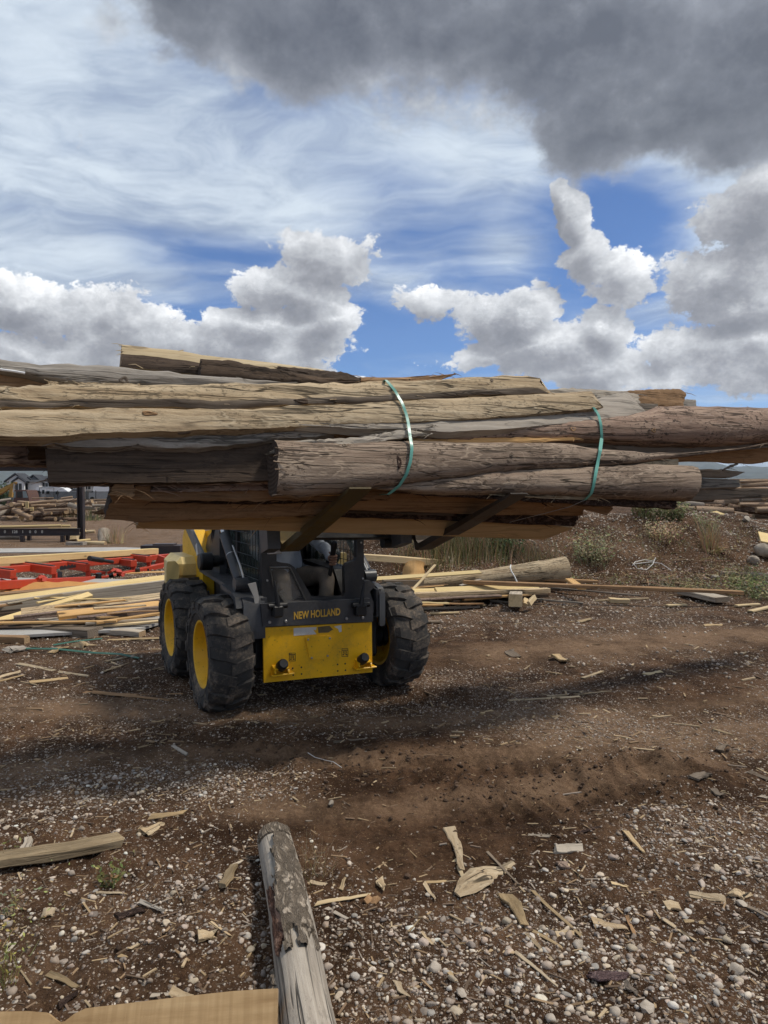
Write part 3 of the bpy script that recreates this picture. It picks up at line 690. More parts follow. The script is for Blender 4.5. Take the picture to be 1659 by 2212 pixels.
S('grey weathered slab with round knot along the upper edge', [(-250, 752), (-20, 774), (47, 783), (90, 787), (150, 785), (179, 790), (250, 791), (286, 797), (358, 804), (430, 810), (500, 816), (594, 824), (640, 826)], [(-250, 770), (-20, 793), (47, 806), (107, 817), (161, 826), (250, 832), (376, 833), (465, 833), (594, 834), (640, 834)], .20, [W_GREY, E_GREY], .10, .22, 6, rough=.009)
S('dark brown sawn board under the knotted grey slab', [(-250, 780), (-20, 800), (20, 803), (107, 818), (180, 826)], [(-250, 838), (-20, 838), (100, 838), (180, 836)], .26, [W_BROWN, E_DARK], .05, .03, -12)
S('short pale plank end under the knotted grey slab', [(103, 823), (180, 826), (300, 829)], [(103, 838), (180, 838), (300, 838)], .15, [W_TAN, E_TAN], .08, .03)
S('squared grey brown block end at upper right of the load', [(1345, 845), (1400, 841), (1470, 840), (1481, 848)], [(1345, 872), (1385, 874), (1430, 876), (1475, 879)], .40, [W_BROWN, E_TAN], .15, .05, -6, mid=None)
S('small grey block end peeping behind the squared block', [(1440, 862), (1503, 863)], [(1440, 884), (1503, 884)], .55, [W_GREY, E_GREY], .10, .04, n=8)
S('dark splintered slab behind the round end of the long tan slab', [(1120, 838), (1185, 841), (1230, 838), (1290, 842), (1350, 845), (1380, 852)], [(1120, 862), (1185, 862), (1290, 866), (1380, 872)], .34, [W_GREY, E_GREY], .08, .05, 10, rough=.008)
# ---- front, upper half
S('long light tan slab with rounded right end along the load front top', [(-250, 841), (-25, 835), (104, 833), (250, 832), (374, 831), (500, 828), (640, 828), (755, 828), (834, 821), (898, 823), (988, 817), (1080, 812), (1150, 811), (1166, 817), (1180, 837), (1185, 846)], [(-250, 879), (-25, 879), (100, 880), (250, 879), (350, 878), (450, 881), (540, 882), (626, 874), (773, 872), (862, 865), (952, 862), (1041, 853), (1134, 851), (1185, 849)], .03, [W_TAN, E_TAN, W_OLD_SHADE], .12, .13, 6, n=56, rough=.009, mid=6)  # lower facet in darker wood paints the shade under its edge
S('second light tan slab spanning the load under the top one', [(-250, 889), (-25, 886), (104, 885), (250, 882), (540, 884), (626, 877), (773, 872), (862, 866), (1134, 853), (1286, 844), (1295, 853), (1301, 878)], [(-250, 944), (-25, 942), (104, 941), (180, 936), (358, 932), (540, 926), (647, 921), (755, 914), (880, 912), (1005, 905), (1184, 891), (1301, 880)], .0, [W_TAN, E_TAN], .09, .07, 10, n=56, rough=.006)
S('grey weathered plank with rough sawn top and slanting right end', [(640, 908), (755, 910), (880, 908), (1005, 900), (1184, 886), (1290, 862), (1340, 846), (1356, 847), (1396, 891)], [(640, 918), (780, 925), (880, 926), (960, 933), (1080, 928), (1185, 917), (1296, 908), (1387, 900), (1397, 895)], .055, [W_DRY, E_GREY], .06, .04, 24, n=40, rough=.006)
S('narrow tan strip wedged between the grey splintered slabs', [(470, 925), (650, 918), (790, 918), (880, 918), (900, 920)], [(470, 945), (650, 939), (790, 943), (870, 933), (900, 926)], .085, [W_BROWN, E_TAN], .05, .05)
S('grey splintered slab below the tan slabs at left', [(97, 945), (161, 938), (286, 932), (394, 928), (540, 920), (650, 912), (720, 912)], [(110, 957), (179, 967), (286, 963), (360, 967), (430, 967), (500, 960), (594, 949), (660, 945), (720, 938)], .05, [W_GREY, E_GREY], .08, .12, 8, rough=.009)
S('torn grey splinter pointing left across the big front log', [(574, 981), (600, 966), (647, 951), (755, 946), (835, 934), (855, 930), (880, 928), (930, 936)], [(574, 982), (620, 974), (700, 966), (780, 959), (845, 950), (884, 945), (930, 938)], -.02, [W_GREY, E_GREY], .03, .06, 0, n=40, rough=.006, name='wood_splinter', cat='splinter')
S('long grey splinter running right beneath the second tan slab', [(655, 910), (760, 917), (880, 917), (935, 916)], [(655, 911), (740, 920), (830, 926), (900, 929), (935, 920)], -.01, [W_GREY, E_GREY], .02, .05, n=20, name='wood_splinter', cat='splinter')
S('thick red brown bark patched log reaching out of frame at right', [(880, 944), (1000, 934), (1080, 926), (1185, 914), (1296, 904), (1385, 893), (1420, 877), (1480, 877), (1568, 879), (1690, 882), (1900, 888)], [(880, 951), (1000, 950), (1100, 946), (1237, 949), (1270, 950), (1324, 949), (1394, 957), (1498, 959), (1579, 959), (1690, 950), (1900, 946)], .07, [W_RED, E_TAN], .16, .30, 0, n=48, rough=.008)
S('orange brown board edge showing under the red brown log', [(880, 947), (1140, 945), (1240, 946)], [(880, 955), (1140, 957), (1240, 951)], .06, [W_ORANGE, E_TAN], .06, .03, -20)
S('board painted as gap shade under the red brown log at right', [(1180, 950), (1300, 950), (1400, 958), (1500, 960), (1600, 958), (1690, 950), (1900, 945)], [(1180, 972), (1300, 975), (1400, 982), (1500, 980), (1600, 972), (1690, 962), (1900, 955)], .15, [W_OLD_SHADE, E_GREY], .06, .03, -15)  # dark board filling a gap that is only shadow
S('dark board with ragged underside hanging at far right', [(1400, 975), (1500, 972), (1603, 962), (1690, 952), (1900, 944)], [(1400, 1001), (1450, 1000), (1480, 997), (1510, 998), (1544, 998), (1570, 1002), (1596, 1001), (1620, 1003), (1645, 1000), (1658, 985), (1690, 972)], .30, [W_BROWN, E_DARK], .05, .03, -40, rough=.004)
S('short splinter dangling under the ragged board at right', [(1562, 1013), (1575, 1006), (1592, 1000)], [(1563, 1016), (1578, 1010), (1596, 1003)], .28, [W_OLD_SHADE, E_DARK], .015, .1, n=8, name='wood_splinter', cat='splinter')
# ---- front, lower half
S('big dark flat board with squared left end on the load front', [(98, 946), (118, 950), (179, 952), (360, 950), (430, 950), (600, 945)], [(106, 1042), (180, 1043), (360, 1042), (600, 1038)], .10, [W_DARK, E_DARK], .09, .02, -4, rough=.003)
S('red brown board stacked behind the dark board at left edge', [(-250, 943), (-25, 943), (60, 942), (125, 944)], [(-250, 1000), (-25, 1002), (60, 1003), (125, 1006)], .32, [W_RED, E_DARK], .08, .05, -8)
S('reddish plank edge under the big dark board', [(104, 1036), (240, 1036), (450, 1036), (600, 1034)], [(108, 1052), (160, 1053), (300, 1050), (450, 1048), (600, 1046)], .17, [W_RED, E_DARK], .12, .04, -35)
S('big debarked log slab with dark left end across the load front', [(590, 951), (720, 956), (826, 953), (898, 952), (1023, 956), (1134, 957), (1200, 957), (1296, 969), (1394, 978), (1481, 978), (1600, 968), (1690, 950), (1900, 944)], [(592, 1067), (647, 1071), (755, 1062), (862, 1044), (988, 1030), (1077, 1016), (1185, 1011), (1307, 1006), (1394, 996), (1498, 983), (1603, 970), (1690, 953), (1900, 947)], .0, [W_LOG, E_DARK], .10, .26, 0, n=48, rough=.006)
S('debarked log with clean round cut end at lower right', [(815, 1053), (862, 1046), (988, 1029), (1080, 1016), (1185, 1011), (1307, 1006), (1377, 1001), (1429, 1003), (1496, 1006), (1503, 1015), (1506, 1040)], [(815, 1056), (970, 1064), (1080, 1063), (1185, 1066), (1290, 1070), (1394, 1075), (1497, 1078), (1503, 1070), (1506, 1045)], .03, [W_LOG, E_TAN], .14, .32, 0, n=44, rough=.006)
S('thin plank end over the round cut log at right', [(1340, 994), (1377, 993), (1464, 991)], [(1340, 1006), (1400, 1006), (1464, 1006)], .16, [W_TAN, E_TAN], .06, .05, n=10)
S('dark red bark slab under the debarked log at lower right', [(900, 1058), (1080, 1060), (1290, 1067), (1462, 1075)], [(900, 1068), (1080, 1078), (1300, 1092), (1400, 1095), (1459, 1099)], .10, [BARKB, E_DARK], .14, .12, -14, rough=.008)
S('pointed dark board sticking out right of the round cut log', [(1440, 1012), (1560, 1014), (1607, 1019)], [(1440, 1029), (1580, 1033), (1607, 1020)], .45, [W_OLD_SHADE, E_DARK], .05, .03, -12, n=12)
S('grey board end sticking out right under the pointed board', [(1440, 1031), (1500, 1032), (1596, 1036)], [(1440, 1056), (1500, 1055), (1598, 1052)], .50, [W_GREY, E_GREY], .08, .04, 0, n=12)
S('long board with pale top edge running out of frame at lower right', [(1400, 1054), (1500, 1055), (1690, 1055), (1900, 1056)], [(1400, 1080), (1500, 1080), (1690, 1073), (1900, 1069)], .55, [W_OLD_SHADE, E_GREY], .08, .03, -10, n=16)
# ---- underside rows, seen from below between the forks
S('slab end with bark edge at lower left of the load', [(238, 1043), (340, 1044), (450, 1042), (600, 1040), (840, 1058)], [(245, 1078), (330, 1083), (594, 1082), (840, 1078)], .24, [W_BROWN, E_DARK], .10, .08, -35, rough=.008)
S('brown slab with slanting cut left end under the load', [(243, 1066), (330, 1072), (594, 1082), (700, 1086)], [(228, 1122), (300, 1128), (450, 1122), (700, 1112)], .42, [W_BROWN, E_DARK], .08, .06, -48, rough=.005)
S('broad brown underside slab between the forks', [(500, 1064), (590, 1066), (740, 1064), (840, 1066), (1080, 1072), (1200, 1080), (1262, 1084)], [(500, 1098), (540, 1100), (700, 1100), (960, 1108), (1080, 1112), (1258, 1114)], .40, [W_BROWN, E_TAN], .07, .03, -62, rough=.003)
S('dark bark strip in the gap above the lowest board', [(330, 1080), (540, 1090), (700, 1094), (960, 1102), (1080, 1106), (1250, 1112)], [(330, 1104), (540, 1112), (700, 1116), (960, 1124), (1080, 1130), (1240, 1138)], .58, [BARKB, E_DARK], .07, .06, -45, rough=.006)
S('lowest fresh orange board under the load with cut left end', [(313, 1085), (322, 1095), (594, 1109), (700, 1112), (965, 1121), (1080, 1127), (1180, 1132), (1236, 1140)], [(294, 1142), (465, 1144), (594, 1146), (690, 1150), (930, 1157), (1080, 1163), (1175, 1166), (1236, 1142)], .70, [W_ORANGE, E_TAN], .06, .03, -42, rough=.002)
S('board corner poking out right of the underside slabs', [(1180, 1080), (1262, 1085), (1322, 1092)], [(1180, 1094), (1262, 1101), (1310, 1113), (1322, 1100)], .30, [W_BROWN, E_DARK], .05, .04, -40, n=12)
S('small brown board tip poking out at lower left', [(205, 1107), (225, 1096), (262, 1092)], [(205, 1109), (240, 1112), (262, 1112)], .55, [W_BROWN, E_DARK], .04, .04, -20, n=8)
S('small dark offcut end at upper left of the lower slabs', [(237, 1060), (250, 1042), (290, 1042)], [(236, 1068), (255, 1070), (290, 1072)], .16, [W_BROWN, E_DARK], .05, .04, -10, n=8)
S('thin bark strip between the brown underside slabs', [(330, 1074), (540, 1078), (840, 1070)], [(330, 1086), (540, 1090), (840, 1080)], .36, [BARKB, E_DARK], .04, .06, -30, rough=.006)
S('dark strip painted as gap shade behind the left fork', [(400, 1094), (700, 1098), (980, 1106)], [(400, 1104), (700, 1107), (980, 1114)], .50, [W_DARK, E_DARK], .04, .03, -20)  # near-black strip painting the shade between the underside rows
S('small pale torn board end by the left fork tip', [(690, 1062), (780, 1059)], [(700, 1072), (776, 1070)], .12, [W_ORANGE, E_TAN], .03, .04, -20, n=10, rough=.005)
S('pale torn strip below the right fork tip', [(1060, 1064), (1200, 1070), (1290, 1074)], [(1060, 1070), (1200, 1078), (1290, 1080)], .07, [W_TAN, E_TAN], .03, .04, -20, n=14, rough=.006)
S('reddish split slab under the big dark board at left', [(330, 1044), (480, 1042), (596, 1042)], [(330, 1062), (480, 1062), (596, 1058)], .20, [W_RED, E_DARK], .05, .08, -15, rough=.008)
# plain slabs filling the heart of the load behind the front ones, seen through its gaps and from beside
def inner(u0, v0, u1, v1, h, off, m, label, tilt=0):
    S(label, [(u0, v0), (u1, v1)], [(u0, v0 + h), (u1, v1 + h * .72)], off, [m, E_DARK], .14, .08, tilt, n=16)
inner(20, 850, 1420, 872, 60, .22, W_OLD_SHADE, 'inner slab of the load directly behind the tan slabs')
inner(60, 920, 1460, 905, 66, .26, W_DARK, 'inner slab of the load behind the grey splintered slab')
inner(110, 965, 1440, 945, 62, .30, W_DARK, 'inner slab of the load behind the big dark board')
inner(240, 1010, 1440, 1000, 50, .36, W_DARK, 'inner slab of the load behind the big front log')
inner(140, 845, 1380, 878, 80, .44, W_OLD_SHADE, 'rear slab at the top of the load facing the loader')
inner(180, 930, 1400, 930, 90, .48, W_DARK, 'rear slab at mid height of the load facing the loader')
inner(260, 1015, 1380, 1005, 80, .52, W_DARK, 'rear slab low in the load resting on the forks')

# white plastic strip caught under the knotted slab
mb = MB(); a = [PP(u, v, FORK_TIP - FF * .12, FF) for u, v in ((-60, 789), (0, 798), (30, 802), (54, 806))]
c0 = a[0].copy(); mb.tube([p - c0 for p in a], .006, 6)
tag(mb.build('plastic_strip', WHITEP, None, Matrix.Translation(c0)), 'thin white plastic strip caught between slabs at upper left', 'plastic strip')

# plastic straps laid over the load: the band follows the slabs it presses on and closes behind them
BVHB = BVHTree.FromPolygons(BVH_V, BVH_F)
def knot(u, v, w, h, m, name='knot'):
    hit = BVHB.ray_cast(ORG, ray(u, v).normalized())
    if hit[0] is None: return
    o = next(ob for end, ob in BVH_O if hit[2] < end); Mi = (M4(o.matrix_world.translation, o.matrix_world.to_3x3())).inverted(); p = Mi @ hit[0]; nn = (Mi.to_3x3() @ hit[1]).normalized()
    if nn.dot(Mi.to_3x3() @ (ORG - hit[0])) < 0: nn = -nn
    Rk = rotm(Vector((1, 0, 0)) - nn * nn.x, nn); mb = MB(); d = (hit[0] - ORG).length / FPX
    for i, (r, z) in enumerate(((1.0, -.004), (.92, .0025), (.7, .004), (.45, .002), (.2, .0))):
        for k in range(14):
            a = 2 * math.pi * k / 14; q = r * (1 + .18 * math.sin(3 * a + u)); mb.v.append(tuple(p + Rk @ Vector((q * w * d * math.cos(a), q * h * d * math.sin(a), z))))
    mb.f = [(i * 14 + k, i * 14 + (k + 1) % 14, i * 14 + 14 + (k + 1) % 14, i * 14 + 14 + k) for i in range(4) for k in range(14)] + [tuple(range(56, 70))]; mb.m = [0] * len(mb.f)
    mb.build(name, m, o, None, 60)
for u, v, w, h, m in ((652, 866, 17, 6, W_DARK), (268, 821, 10, 8, W_OLD_SHADE), (862, 998, 6, 15, BARKB), (322, 893, 16, 5, W_BROWN), (744, 962, 6, 4, W_OLD_SHADE), (1062, 822, 5, 3, W_OLD_SHADE), (1238, 927, 8, 5, W_BROWN), (1412, 930, 6, 5, W_BROWN), (1458, 1060, 7, 4, W_DARK), (1105, 985, 5, 3, W_OLD_SHADE), (400, 935, 14, 4, W_OLD_SHADE)):
    knot(u, v, w, h, m)
def strap(label, pix, wd, back, tail=None):
    pts = []; pr = resample(pix, 4)
    a = np.array(pix, float); s = np.concatenate([[0], np.cumsum(np.hypot(*np.diff(a, axis=0).T))]); t = np.linspace(0, s[-1], 40)
    us, vs = np.interp(t, s, a[:, 0]), np.interp(t, s, a[:, 1]); ds = []
    for u, v in zip(us, vs):
        r = ray(u, v).normalized(); h = BVHB.ray_cast(ORG, r)
        ds.append(h[3] if h[0] is not None else np.nan)
    ds = np.array(ds); ok = ~np.isnan(ds); ds = np.interp(np.arange(40), np.arange(40)[ok], ds[ok])
    lo = np.array([ds[max(0, i - 2):i + 3].min() for i in range(40)])      # a taut band bridges hollows
    lo = np.convolve(np.pad(lo, 2, 'edge'), np.ones(5) / 5, 'valid')
    lo = np.minimum(lo, ds) - .006
    pts = [ORG + ray(u, v).normalized() * float(d) for u, v, d in zip(us, vs, lo)]
    pts = [pts[0] - FF * back * .9 + NN * .02, pts[0] - FF * back * .5 + NN * .03, pts[0] - FF * back * .12 + NN * .012] + pts + [pts[-1] - FF * .04 + NN * .015, pts[-1] - FF * .10 + NN * .03]
    c = sum(pts, Vector()) / len(pts); mb = MB(); m = len(pts); vs_ = []
    for i, p in enumerate(pts):
        d = (pts[min(i + 1, m - 1)] - pts[max(i - 1, 0)]).normalized(); w = EX - d * EX.dot(d); w.normalize(); nn = d.cross(w)
        for sx, sy in ((-1, -1), (1, -1), (1, 1), (-1, 1)): vs_.append(p - c + w * sx * wd / 2 + nn * sy * .0012)
    mb.add(vs_, [(i * 4 + k, i * 4 + (k + 1) % 4, i * 4 + 4 + (k + 1) % 4, i * 4 + 4 + k) for i in range(m - 1) for k in range(4)] + [(3, 2, 1, 0), (m * 4 - 4, m * 4 - 3, m * 4 - 2, m * 4 - 1)])
    o = mb.build('strap', TEAL, None, Matrix.Translation(c), 30); return tag(o, label, 'strap', 'plastic straps round the load')
strap('teal plastic strap around the middle of the load', [(834, 821), (852, 842), (869, 871), (878, 896), (882, 914), (886, 944), (890, 967), (887, 996), (878, 1025), (862, 1050), (839, 1068)], .019, .6)
strap('teal plastic strap around the right part of the load', [(1282, 880), (1293, 896), (1298, 917), (1300, 945), (1296, 976), (1289, 1011), (1282, 1050), (1277, 1067), (1264, 1080)], .024, .5)
mb = MB(); a = [PP(u, v, FORK_TIP - FF * d, FF) for u, v, d in ((1264, 1080, .02), (1230, 1095, .12), (1180, 1108, .25), (1101, 1128, .5))]
mb.tube([p - a[0] for p in a], .002, 5); tag(mb.build('loose_wire', BOLT, None, Matrix.Translation(a[0])), 'thin loose wire trailing under the load from the right strap', 'wire')

# ------------------------------------------------------------------ skid steer loader
MPSI = R(28); MX = Vector((math.cos(MPSI), math.sin(MPSI), 0)); MY = Vector((-math.sin(MPSI), math.cos(MPSI), 0))
MORG = Vector((-.457, 5.366, 0)); MORG.z = -.005
LOADER = thing('skid_steer_loader', 'yellow and charcoal skid steer loader carrying the load of slabs on raised forks', 'loader', MORG, MPSI)
def ml(p): d = p - MORG; return Vector((d.dot(MX), d.dot(MY), d.z))       # world to loader space
def my(u, v, y): return ml(PP(u, v, MORG + MY * y, MY))                    # point seen at (u, v) on the loader's cross plane y
def mx(u, v, x): return ml(PP(u, v, MORG + MX * x, MX))                    # the same on the lengthwise plane x
def part(name, mb, m, parent=LOADER, smooth=35, label=None):
    o = mb.build(name, m, parent, None, smooth)
    if parent is not LOADER: o.matrix_parent_inverse = Matrix.Identity(4)
    if label: o['label'] = label
    return o
def yp(pix, y): return [my(u, v, y) for u, v in pix]
def xp(pix, x): return [mx(u, v, x) for u, v in pix]

# wheels ------------------------------------------------------------
RT, WT = .428, .31
def tyre_mesh():
    mb = MB(); h = WT / 2
    prof = [(.235, -h * .72), (.25, -h * .86), (.31, -h * .99), (.36, -h), (.388, -h * .93), (.402, -h * .78), (.406, -h * .4), (.408, 0), (.406, h * .4), (.402, h * .78), (.388, h * .93), (.36, h), (.31, h * .99), (.25, h * .86), (.235, h * .72)]
    mb.lathe(prof, (0, 0, 0), (1, 0, 0), 64)
    N = 15
    for side in (-1, 1):
        for k in range(N):
            a0 = 2 * math.pi * (k + (.5 if side > 0 else 0)) / N
            # each lug: a curved block from the shoulder to just past the centre line
            st = []
            for j in range(7):
                f = j / 6; xx = side * h * (1.0 - 1.12 * f); sk = .13 * f - .02
                wdt = .115 if j else .105
                top = RT - .006 * abs(xx / h) ** 2 - (.004 if j in (0, 6) else 0); 
                if j == 0: top = .392
                for da, rr_ in ((-wdt, .385), (-wdt * .78, top), (wdt * .78, top), (wdt, .385)):
                    a = a0 + sk * 1.0 + da; rr2 = rr_ if rr_ < .39 else rr_ + .005 * math.sin(k * 7.3 + j)
                    st.append(Vector((xx, rr2 * math.cos(a), rr2 * math.sin(a))))
            fs = [(j * 4 + q, j * 4 + q + 1, j * 4 + 5 + q, j * 4 + 4 + q) for j in range(6) for q in range(3)]
            fs += [(3, 2, 1, 0), (24, 25, 26, 27)]
            # shoulder tongue running down the sidewall
            mb.add(st, fs if side > 0 else [f[::-1] for f in fs])
            b = len(mb.v); t4 = []
            for rr_, xx in ((.392, side * h * 1.0), (.345, side * h * 1.012)):
                for da in (-.10, .10): t4.append(Vector((xx + side * .006, rr_ * math.cos(a0 - .03 + da), rr_ * math.sin(a0 - .03 + da))))
            for rr_, xx in ((.392, side * h * .9), (.345, side * h * .9)):
                for da in (-.10, .10): t4.append(Vector((xx, rr_ * math.cos(a0 - .03 + da), rr_ * math.sin(a0 - .03 + da))))
            mb.add(t4, [(0, 1, 3, 2), (0, 4, 5, 1), (2, 3, 7, 6), (0, 2, 6, 4), (1, 5, 7, 3)])
    mb.lathe([(.300, -h * 1.0), (.305, -h * 1.02), (.312, -h * 1.0)], (0, 0, 0), (1, 0, 0), 48)
    return mb
def rim_mesh(s):
    """outer side towards s"""
    mb = MB(); h = WT / 2
    P_ = [(.240, .74 * h), (.252, .80 * h), (.250, .86 * h), (.236, .84 * h), (.226, .70 * h), (.218, .25 * h), (.205, .10 * h), (.17, .06 * h), (.15, .15 * h), (.095, .18 * h), (.09, .36 * h), (.02, .40 * h), (.001, .40 * h)]
    mb.lathe([(r, s * x) for r, x in P_], (0, 0, 0), (1, 0, 0), 48)
    mb.lathe([(.24, -s * .74 * h), (.25, -s * .84 * h), (.225, -s * .8 * h), (.215, 0), (.05, 0)], (0, 0, 0), (1, 0, 0), 40)
    return mb
TY = None; WHEELS = [(-.735, .272, -1), (.715, .272, 1), (-.735, 1.40, -1), (.715, 1.40, 1)]
for i, (x, y, s) in enumerate(WHEELS):
    w = bpy.data.objects.new('wheel', None); COL.objects.link(w); w.parent = LOADER; w.location = (x, y, RT - .012); w.empty_display_size = .1
    w.rotation_euler = (.4 * i, 0, 0)
    if TY is None: TY = tyre_mesh().build('tyre', RUBBER, w, None, 28)
    else: t_ = TY.copy(); t_.parent = w; COL.objects.link(t_)
    r_ = rim_mesh(s).build('rim', RIMY, w, None, 40)

# chassis -----------------------------------------------------------
mb = MB()
mb.box((0, .95, .46), (.86, 1.75, .36), bev=.02); mb.box((-.47, .83, .45), (.10, 1.45, .34), bev=.02); mb.box((.47, .83, .45), (.10, 1.45, .34), bev=.02)
for x, y, s in WHEELS: mb.lathe([(.001, 0), (.075, 0), (.075, s * .16), (.10, s * .16), (.10, s * .2), (.0, s * .2)], (s * .45, y, RT - .012), (1, 0, 0), 20)
part('chassis', mb, BLACK)
# yellow front plate
PL = -.012
mb = MB(); pl = yp([(568, 1356), (803, 1344), (804.5, 1452), (570, 1475)], PL); mb.prism(pl, (0, .02, 0))
plate = part('front_plate', mb, YELLOW, smooth=0)
def onplate(name, mb, m, parent=plate, **k): return part(name, mb, m, parent, **k)
def U3(zx, zy): return 313.2 + zx * .3906, 1123.2 + zy * .3906     # from the enlarged view used to measure the front
mb = MB(); mb.prism(yp([U3(*q) for q in ((886, 650), (893, 642), (1030, 640), (1040, 650), (1018, 755), (1008, 768), (920, 772), (908, 760))], PL - .006), (0, .006, 0))
cov = onplate('cover_plate', mb, YELLOW)
def disc(p, r, y0, y1, n=10):
    mb = MB(); mb.lathe([(.0, y0), (r * .8, y0), (r, y0 + .002), (r, y1)], (p.x, 0, p.z), (0, 1, 0), n); return mb
for q in ((900, 660), (1020, 653), (920, 762), (1008, 750)): part('cover_bolt', disc(my(*U3(*q), PL), .008, PL - .013, PL - .004), BOLT, plate)
for q in ((817, 820), (865, 815), (820, 858), (866, 852), (1065, 799), (1107, 795), (1066, 835), (1109, 831)): part('bolt_hole', disc(my(*U3(*q), PL), .0075, PL - .0015, PL + .002), PLASTIC, plate)
for pix in (((822, 598), (950, 592), (945, 610), (930, 606), (948, 632), (823, 641)), ((1045, 590), (1086, 581), (1088, 617), (1075, 622), (1068, 602))):
    mb = MB(); mb.prism(yp([U3(*q) for q in pix], PL - .0015), (0, .001, 0)); part('torn_sticker', mb, STICKER, plate)
mb = MB(); mb.prism(yp([U3(*q) for q in ((955, 592), (1020, 585), (1040, 605), (1015, 622), (960, 625))], PL - .0012), (0, .001, 0)); part('dark_smudge', mb, paint('grime', (.16, .12, .06), .8, (.08, .07, .05), .6), plate)
# pictogram decals: a frame round a small figure
for cx_, cy_ in ((815, 758), (1106, 733)):
    mb = MB(); k = 18
    def sq(x0, y0, x1, y1): mb.prism(yp([U3(cx_ + a, cy_ + b) for a, b in ((x0, y0), (x1, y0), (x1, y1), (x0, y1))], PL - .0012), (0, .001, 0))
    sq(-18, -23, 18, -20.5); sq(-18, 20.5, 18, 23); sq(-18, -20, -15.5, 20); sq(15.5, -20, 18, 20)
    sq(-15, -15, 15, -11); sq(-9, -8, -6, 6); sq(6, -8, 9, 6); sq(-6, -8, 6, -6); sq(-6, 4, 6, 6); sq(-2, -3, 2, 1); sq(-12, 9, -4, 15); sq(3, 9, 12, 15)
    part('pictogram_decal', mb, PLASTIC, plate, smooth=0)
# tie-down brackets with rubber bumpers
for (bx, bz, top) in ((742, 812, (751, 808)), (1199, 778, (1198, 772))):
    c = my(*U3(bx, bz), PL); mb = MB()
    w = .058
    mb.prism([(c.x - w, PL, c.z + .020), (c.x - w, PL - .055, c.z - .005), (c.x - w, PL - .07, c.z - .03), (c.x - w, PL, c.z - .055)], (.012, 0, 0))
    mb.prism([(c.x + w - .012, PL, c.z + .020), (c.x + w - .012, PL - .055, c.z - .005), (c.x + w - .012, PL - .07, c.z - .03), (c.x + w - .012, PL, c.z - .055)], (.012, 0, 0))
    mb.box((c.x, PL - .030, c.z + .004), (2 * w, .062, .012), Matrix.Rotation(R(18), 3, 'X'), .003)
    mb.box((c.x + .01, PL - .034, c.z - .046), (2 * w + .06, .068, .012), Matrix.Rotation(R(0), 3, 'X'), .003)
    br = part('bumper_bracket', mb, YELLOW, plate)
    t_ = my(*U3(*top), PL - .03); mb = MB(); mb.lathe([(.0, -.075), (.030, -.075), (.0375, -.066), (.040, -.02), (.040, .0), (0, 0)], (t_.x, PL - .03, t_.z - .004), (0, .85, -.5), 20)
    part('rubber_bumper', mb, PLASTIC, br, 40)
# charcoal panel above it, with the maker's lettering
HP = -.03
mb = MB(); hp = yp([(563, 1305), (800, 1293), (806, 1297), (806, 1343), (568, 1354)], HP); mb.prism(hp, (0, .05, 0))
panel = part('hood_panel', mb, CHAR, smooth=0)
def text_mesh(body, size, name, m, M, parent, ext=.001, bold=.02):
    cu = bpy.data.curves.new('lettering', 'FONT'); cu.body = body; cu.size = size; cu.extrude = ext; cu.offset = bold * size; cu.align_x = 'CENTER'; cu.align_y = 'CENTER'; cu.resolution_u = 3
    o = bpy.data.objects.new('lettering', cu); COL.objects.link(o); bpy.context.view_layer.update()
    me = bpy.data.meshes.new_from_object(o.evaluated_get(bpy.context.evaluated_depsgraph_get())); bpy.data.objects.remove(o)
    me.materials.clear(); me.materials.append(m); ob = bpy.data.objects.new(name, me); COL.objects.link(ob); ob.parent = parent; ob.matrix_local = M; return ob
a_, b_ = my(634.5, 1330, HP), my(734.5, 1325, HP)
tx = (b_ - a_); L_ = tx.length; ctr = (a_ + b_) / 2
lt = text_mesh('NEW HOLLAND', .05, 'lettering', LETTER, Matrix.Identity(4), panel, .001, .028)
w0 = max(v.co.x for v in lt.data.vertices) - min(v.co.x for v in lt.data.vertices); h0 = max(v.co.y for v in lt.data.vertices) - min(v.co.y for v in lt.data.vertices)
hz_ = (my(684, 1320, HP) - my(684, 1336.5, HP)).length
for v in lt.data.vertices: v.co.x *= L_ / w0; v.co.y *= hz_ / h0
lt.matrix_local = Matrix(((1, 0, 0, ctr.x), (0, 0, -1, HP - .002), (0, 1, 0, ctr.z + .004), (0, 0, 0, 1)))
for q in ((582, 1344), (617, 1342), (748, 1336), (783, 1334)): part('panel_bolt', disc(my(*q, HP), .011, HP - .012, HP, 12), BOLT, panel)
# pivot brackets at the panel's corners
for s, (u0, v0, u1, v1) in ((-1, (585, 1295, 607, 1333)), (1, (763, 1283, 786, 1330))):
    a, b = my(u0, v1, HP), my(u1, v0, HP); mb = MB()
    mb.box(((a.x + b.x) / 2, HP - .03, a.z + .045), (b.x - a.x, .07, .085), bev=.01)
    mb.lathe([(.0, -.07), (.022, -.07), (.022, .07), (0, .07)], ((a.x + b.x) / 2, HP - .035, a.z + .085), (1, 0, 0), 14)
    pts = [(mx_, HP - .045, z_) for mx_, z_ in (((a.x + b.x) / 2, a.z + .08), ((a.x + b.x) / 2 + s * .012, a.z + .17), ((a.x + b.x) / 2 + s * .028, a.z + .27))]
    mb.tube(pts, [.02, .016, .008], 8)
    part('door_latch', mb, PLASTIC, panel)
